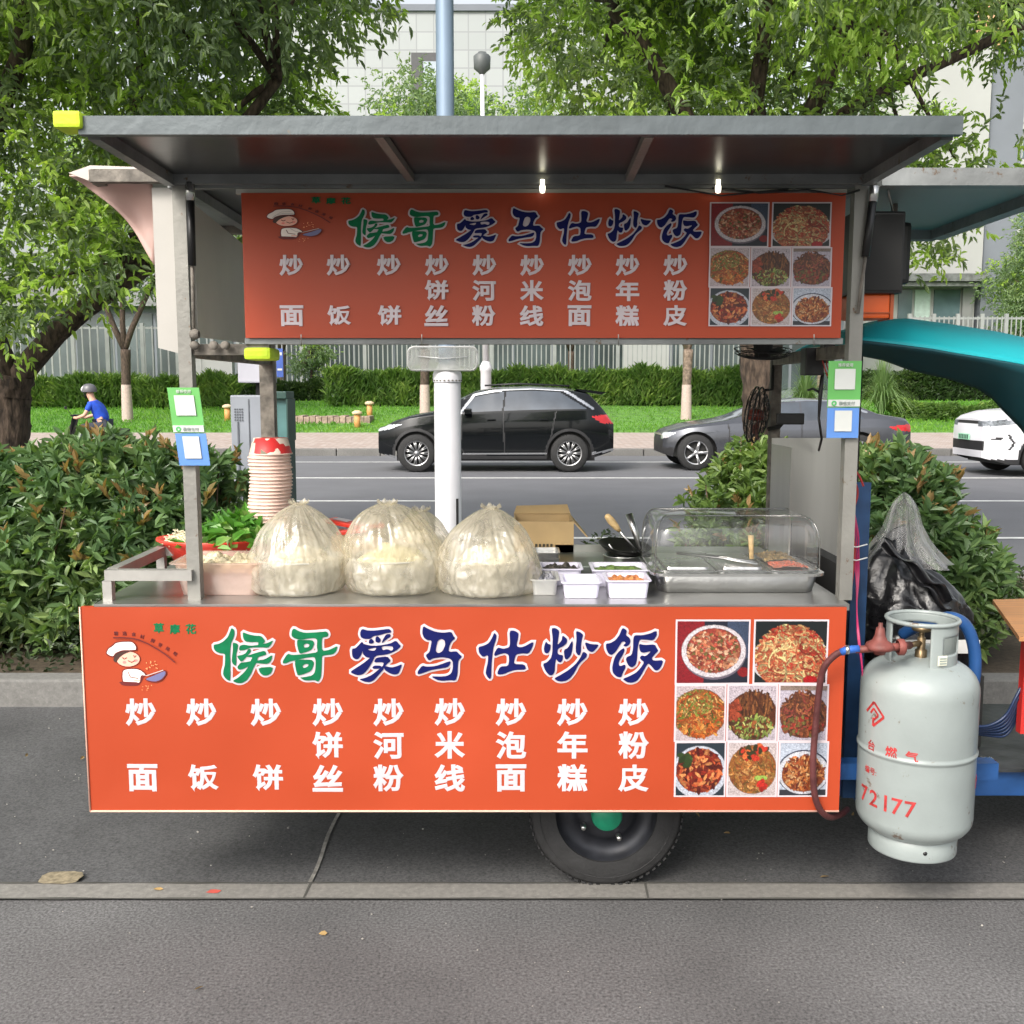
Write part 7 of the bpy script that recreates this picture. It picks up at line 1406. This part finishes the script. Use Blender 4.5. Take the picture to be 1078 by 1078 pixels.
# ------------------------------------------------------------------ poles, cabinet, plastic cover
POLB = mat('blue_grey_pole', (.20, .27, .36), .45, .2, .08, 2); POLW = mat('white_pole_paint', (.58, .58, .61), .45, 0, .05, 3)
Yp = 5.1; xp = X(471.5, Yp, 480); lp = thing('lamp_pole', 'thick white based lamp pole with blue grey shaft right behind the bagged food', 'lamp pole', (xp, Yp, .1)); r1, r2 = 14/F*Yp, 9.2/F*Yp; zs1 = pt(0, 398, Yp).z
b = MB(); b.lathe([(r1*1.5, .1), (r1*1.5, .13), (r1, .13), (r1, zs1-.0), (r1*.93, zs1+.02)], (xp, Yp, 0), 36); b.build('white_sleeve', POLW, lp)
b = MB(); b.lathe([(r1*1.07, zs1-.02), (r1*1.07, zs1+.02), (r1*.8, zs1+.055), (r2, zs1+.065)], (xp, Yp, 0), 36); b.build('sleeve_cap', POLW, lp)
b = MB(); b.lathe([(r2*.98, zs1), (r2, 9)], (xp, Yp, 0), 28); b.build('shaft', POLB, lp)
b = MB()
for k in range(22): a = 2*PI*k/22; b.lathe([(0, 0), (.003, .0)], (xp+r1*1.075*math.cos(a), Yp+r1*1.075*math.sin(a), zs1-.012), 5); b.box(-.004, .004, -.002, .002, -.003, .003, M=Matrix.Translation((xp+r1*1.08*math.cos(a), Yp+r1*1.08*math.sin(a), zs1-.012)) @ Matrix.Rotation(a+PI/2, 4, 'Z'))
b.build('bolt_ring', RUST, lp)
b = MB(); a0_ = X(481.5, Yp-r1, 540); b.box(a0_-.006, a0_+.006, Yp-r1*.93-.012, Yp-r1*.90, pt(0, 555, Yp-r1).z, pt(0, 525, Yp-r1).z); b.build('slot', BLACK, lp)
cv = thing('plastic_cover', 'clear plastic cover wired across the lamp pole under the orange sign', 'plastic cover', (xp, Yp-r2, pt(0, 378, Yp-.1).z)); b = MB(); Yq = Yp-r2-.012
P = [((q_[0]), q_[2]) for q_ in []]
cx_, cz_ = X(466, Yq, 378), pt(0, 377.5, Yq).z; hx, hz = 36/F*Yq, 12/F*Yq; P = []
for qx, qz, a0_ in ((1, 1, 0), (-1, 1, 90), (-1, -1, 180), (1, -1, 270)):
    for j in range(6): a = math.radians(a0_+18*j); P.append((cx_+qx*(hx-.03)+.03*math.cos(a), cz_+qz*(hz-.03)+.03*math.sin(a)))
b.prism(P, Yq-.018, Yq); b.build('panel', film('milky_plastic', (.95, .96, .95), .3, .15, .3, (4, 4, 4), .3, (.75, .76, .74)), cv); b = MB(); b.tube([Vector((x_, Yq-.009, z_)) for x_, z_ in P+[P[0]]], .006, 6); b.tube([(cx_-.12, Yq-.024, cz_+.01), (cx_, Yq-.026, cz_-.0), (cx_+.12, Yq-.024, cz_+.008)], .003, 6); b.build('wire_and_rim', film('milky_edge', (.9, .9, .9), .6, .2, 0, (1, 1, 1), .3, (.7, .7, .7)), cv)
Yl = 26; xl = X(511.5, Yl, 400); sl_ = thing('street_lamp', 'slim white street lamp post with a dark lantern head beyond the road', 'street lamp', (xl, Yl, .25)); zw = pt(0, 391, Yl).z
b = MB(); b.lathe([(5.6/F*Yl, .2), (5.6/F*Yl, zw), (6.4/F*Yl, zw+.02), (6.4/F*Yl, zw+.12), (3.6/F*Yl, zw+.25)], (xl, Yl, 0), 20); b.build('sleeve', POLW, sl_)
zh2 = pt(0, 76, Yl).z; xh = X(507.5, Yl, 76); b = MB(); b.tube([(xl, Yl, zw), (xh, Yl, zh2)], [3.6/F*Yl, 2.0/F*Yl], 14); b.build('pole', POLW, sl_)
b = MB(); b.lathe([(0, zh2-.08), (.06, zh2-.05), (.1, zh2+.0), (.20, zh2+.08), (.21, zh2+.36), (.17, zh2+.4), (.12, zh2+.42), (.10, zh2+.46), (0, zh2+.47)], (xh, Yl, 0), 20); b.build('lantern', mat('lantern_dark', (.09, .10, .10), .5, 0, .1, 4), sl_)
CAB = mat('cabinet_grey', (.26, .28, .32), .55, .2, .1, 3, .1, 20); Yc = 6.9
cb = thing('utility_cabinet', 'grey steel utility cabinet behind the shrub and the stack of paper bowls', 'cabinet', (X(265, Yc, 480), Yc, .1)); b = MB(); b.box(X(244, Yc, 480), X(281, Yc, 480), Yc, Yc+.3, .1, pt(0, 416, Yc).z, bev=.01); b.build('body', CAB, cb)
b = MB(); b.box(X(251, Yc, 480), X(252.5, Yc, 480), Yc-.008, Yc-.001, .4, pt(0, 444, Yc).z); b.box(X(263, Yc, 480), X(264, Yc, 480), Yc-.006, Yc-.001, .2, pt(0, 420, Yc).z); b.build('seam', mat('seam_dark', (.10, .11, .13), .6), cb)
b = MB(); 
for i in range(4):
    for j in range(5): b.box(X(247, Yc, 440)+i*.016, X(247, Yc, 440)+i*.016+.009, Yc-.006, Yc-.001, pt(0, 443, Yc).z+j*.018, pt(0, 443, Yc).z+j*.018+.010)
b.build('vent', mat('seam_dark', ()), cb) if False else b.build('vent', MATS['seam_dark'], cb)
b = MB(); b.box(X(265, Yc, 400), X(276, Yc, 400), Yc+.1, Yc+.2, pt(0, 416, Yc).z, pt(0, 402, Yc).z); b.build('neck', BLACKM, cb); b = MB(); b.box(X(249, Yc, 385), X(282, Yc, 385), Yc+.02, Yc+.26, pt(0, 403, Yc).z, pt(0, 374, Yc).z, bev=.01); b.build('top_box', mat('lilac_box', (.42, .42, .48), .5, 0, .05), cb)
gb = thing('litter_bin', 'dark green glazed bin post beside the grey utility cabinet', 'litter bin', (X(295, Yc, 480), Yc, .1)); DG = mat('dark_green_frame', (.02, .06, .05), .5)
b = MB(); b.box(X(285, Yc, 480), X(303, Yc, 480), Yc, Yc+.25, .1, pt(0, 465, Yc).z, bev=.006); b.box(X(285, Yc, 480), X(303, Yc, 480), Yc, Yc+.25, pt(0, 420, Yc).z, pt(0, 412, Yc).z, bev=.006); b.box(X(301.5, Yc, 440), X(303, Yc, 440), Yc+.002, Yc+.248, pt(0, 465, Yc).z, pt(0, 420, Yc).z); b.box(X(285, Yc, 440), X(286.2, Yc, 440), Yc+.002, Yc+.248, pt(0, 465, Yc).z, pt(0, 420, Yc).z); b.build('frame', DG, gb)
b = MB(); b.box(X(286.5, Yc, 440), X(301, Yc, 440), Yc+.04, Yc+.06, pt(0, 465, Yc).z+.001, pt(0, 420, Yc).z-.001); b.build('glass', mat('teal_glass', (.10, .20, .20), .1, 0, .2, 3), gb)
bs_ = thing('blue_sign', 'small blue notice on the picket fence near the sign\'s lower corner', 'sign', (X(294, 40.8, 382), 40.8, 2.6)); b = MB(); b.box(X(291, 40.8, 382), X(298, 40.8, 382), 40.78, 40.82, pt(0, 397, 40.8).z, pt(0, 367, 40.8).z); b.build('board', mat('notice_blue', (.06, .12, .45), .5), bs_)
b = MB(); b.box(X(292, 40.8, 382), X(297, 40.8, 382), 40.765, 40.778, pt(0, 374, 40.8).z, pt(0, 371, 40.8).z); b.box(X(292, 40.8, 382), X(297, 40.8, 382), 40.765, 40.778, pt(0, 390, 40.8).z, pt(0, 388, 40.8).z); b.build('bars', WHITE, bs_)

# ------------------------------------------------------------------ rider on a scooter
Yr = 21.2; S_ = F/Yr
def R(px, py, dy=0): p = pt(px, py, Yr); return Vector((p.x, Yr+dy, p.z))
per = thing('person', 'rider in a blue shirt and grey white helmet hunched over a scooter', 'person', (R(106, 450).x, Yr, 0))
hip = R(110, 462); 
def skin(name, joints, edges, m, parent, sub=2):
    me = bpy.data.meshes.new(name); o0 = ORG[parent]; me.from_pydata([tuple(Vector(j[0])-o0) for j in joints], edges, []); o = bpy.data.objects.new(name, me); C.objects.link(o); o.parent = parent; ORG[o] = o0
    md = o.modifiers.new('skin', 'SKIN'); me.skin_vertices[0].data[0].use_root = True
    for i, j in enumerate(joints): me.skin_vertices[0].data[i].radius = (j[1], j[2] if len(j) > 2 else j[1])
    md.use_smooth_shade = True; s_ = o.modifiers.new('s', 'SUBSURF'); s_.levels = sub; s_.render_levels = sub; me.materials.append(m); return o
SK = mat('skin_tone', (.55, .32, .22), .55, 0, .05); BLS = mat('blue_shirt', (.012, .07, .50), .8, 0, .15, 12, .3, 20); TRO = mat('dark_trousers', (.03, .035, .05), .85)
hz_ = .78; J = [((hip.x, Yr, hz_), .15, .13), ((hip.x-.05, Yr, hz_+.22), .14, .13), ((hip.x-.16, Yr, hz_+.42), .15, .15), ((hip.x-.21, Yr, hz_+.50), .07, .06), ((hip.x-.25, Yr, hz_+.60), .085, .08), ((hip.x-.26, Yr, hz_+.68), .08, .08),
     ((hip.x-.18, Yr-.19, hz_+.42), .055), ((hip.x-.28, Yr-.25, hz_+.20), .042), ((hip.x-.46, Yr-.22, hz_+.14), .032), ((hip.x-.53, Yr-.22, hz_+.15), .030), ((hip.x-.18, Yr+.19, hz_+.42), .055), ((hip.x-.28, Yr+.25, hz_+.20), .042), ((hip.x-.46, Yr+.22, hz_+.14), .032), ((hip.x-.53, Yr+.22, hz_+.15), .030),
     ((hip.x-.02, Yr-.11, hz_-.03), .09), ((hip.x-.42, Yr-.13, hz_-.04), .065), ((hip.x-.40, Yr-.12, .42), .045), ((hip.x-.50, Yr-.12, .37), .035), ((hip.x-.02, Yr+.11, hz_-.03), .09), ((hip.x-.42, Yr+.13, hz_-.04), .065), ((hip.x-.40, Yr+.12, .42), .045), ((hip.x-.50, Yr+.12, .37), .035)]
Ed = [(0, 1), (1, 2), (2, 3), (3, 4), (4, 5), (2, 6), (6, 7), (7, 8), (8, 9), (2, 10), (10, 11), (11, 12), (12, 13), (0, 14), (14, 15), (15, 16), (16, 17), (0, 18), (18, 19), (19, 20), (20, 21)]
skin('body', J, Ed, SK, per)
Js = [(j[0], j[1]*1.22, (j[2] if len(j) > 2 else j[1])*1.22) for j in [J[0], J[1], J[2], ((hip.x-.19, Yr, hz_+.47), .07, .07), J[6], ((hip.x-.25, Yr-.23, hz_+.27), .048), J[10], ((hip.x-.25, Yr+.23, hz_+.27), .048)]]
skin('shirt', Js, [(0, 1), (1, 2), (2, 3), (2, 4), (4, 5), (2, 6), (6, 7)], BLS, per)
Jt = [(j[0], j[1]*1.15, (j[2] if len(j) > 2 else j[1])*1.15) for j in [((hip.x, Yr, hz_-.02), .14, .13), J[14], J[15], J[16], J[18], J[19], J[20]]]
skin('trousers', Jt, [(0, 1), (1, 2), (2, 3), (0, 4), (4, 5), (5, 6)], TRO, per)
hx_, hz2 = hip.x-.27, hz_+.70
b = MB(); b.grid(lambda u, v: (hx_+.155*math.cos(u*2*PI)*math.cos(v*PI/2-.15), Yr+.13*math.sin(u*2*PI)*math.cos(v*PI/2-.15), hz2-.01+.15*math.sin(v*(PI/2+.15)-.15)), 28, 12); hm = b.build('helmet', mat('helmet_grey', (.10, .10, .11), .35), per)
b = MB(); b.grid(lambda u, v: (hx_+.162*math.cos(PI-.9+u*1.8)*math.cos(v*1.0), Yr+.137*math.sin(PI-.9+u*1.8)*math.cos(v*1.0), hz2+.0+.135*math.sin(v*1.0)), 14, 8); b.build('white_front', WHITE, hm)
b = MB(); b.tube([(hx_-.09, Yr-.07, hz2-.03), (hx_-.07, Yr, hz2-.16), (hx_-.09, Yr+.07, hz2-.03)], .012, 6); b.build('strap', BLACKM, hm)
scn = thing('scooter', 'dark electric scooter under the rider in blue', 'scooter', (R(98, 480).x, Yr, 0)); wx0, wx1 = hip.x-.85, hip.x+.35
for x in (wx0, wx1):
    b = MB(); b.lathe([(.14, -.04), (.21, -.045), (.225, -.02), (.225, .02), (.21, .045), (.14, .04)], (x, Yr, .225), 32, ax='Y'); w = b.build('wheel', RUBBER, scn); b = MB(); b.lathe([(0, .02), (.14, .015), (.15, -.015), (0, -.02)], (x, Yr, .225), 24, ax='Y'); b.build('rim', STEEL, w)
b = MB(); b.tube([(wx0+.0, Yr, .24), (wx0+.12, Yr, .6), (wx0+.28, Yr, .93)], [.035, .055, .03], 10); b.box(wx0+.22, wx0+.34, Yr-.05, Yr+.05, .90, .99, bev=.02); b.tube([(wx0+.30, Yr-.28, .97), (wx0+.30, Yr+.28, .97)], .015, 8); b.grid(lambda u, v: (wx0+.13+.14*v, Yr-.17+.34*u, .42+.5*v+.03*math.sin(u*PI)), 10, 8); b.build('front_shield', BLACK, scn)
b = MB(); b.box(wx0+.3, wx0+.72, Yr-.14, Yr+.14, .27, .33, bev=.02); b.box(wx0+.7, wx1+.12, Yr-.13, Yr+.13, .33, .62, bev=.06); b.build('body', BLACK, scn); b = MB(); b.box(wx0+.66, wx1+.14, Yr-.14, Yr+.14, .625, .70, bev=.03); b.build('saddle', BLACKM, scn)
b = MB(); b.tube([(wx0+.30, Yr-.24, .98), (wx0+.22, Yr-.28, 1.12)], .006, 6); b.box(wx0+.19, wx0+.215, Yr-.33, Yr-.24, 1.10, 1.16, bev=.01); b.build('mirror', BLACK, scn)
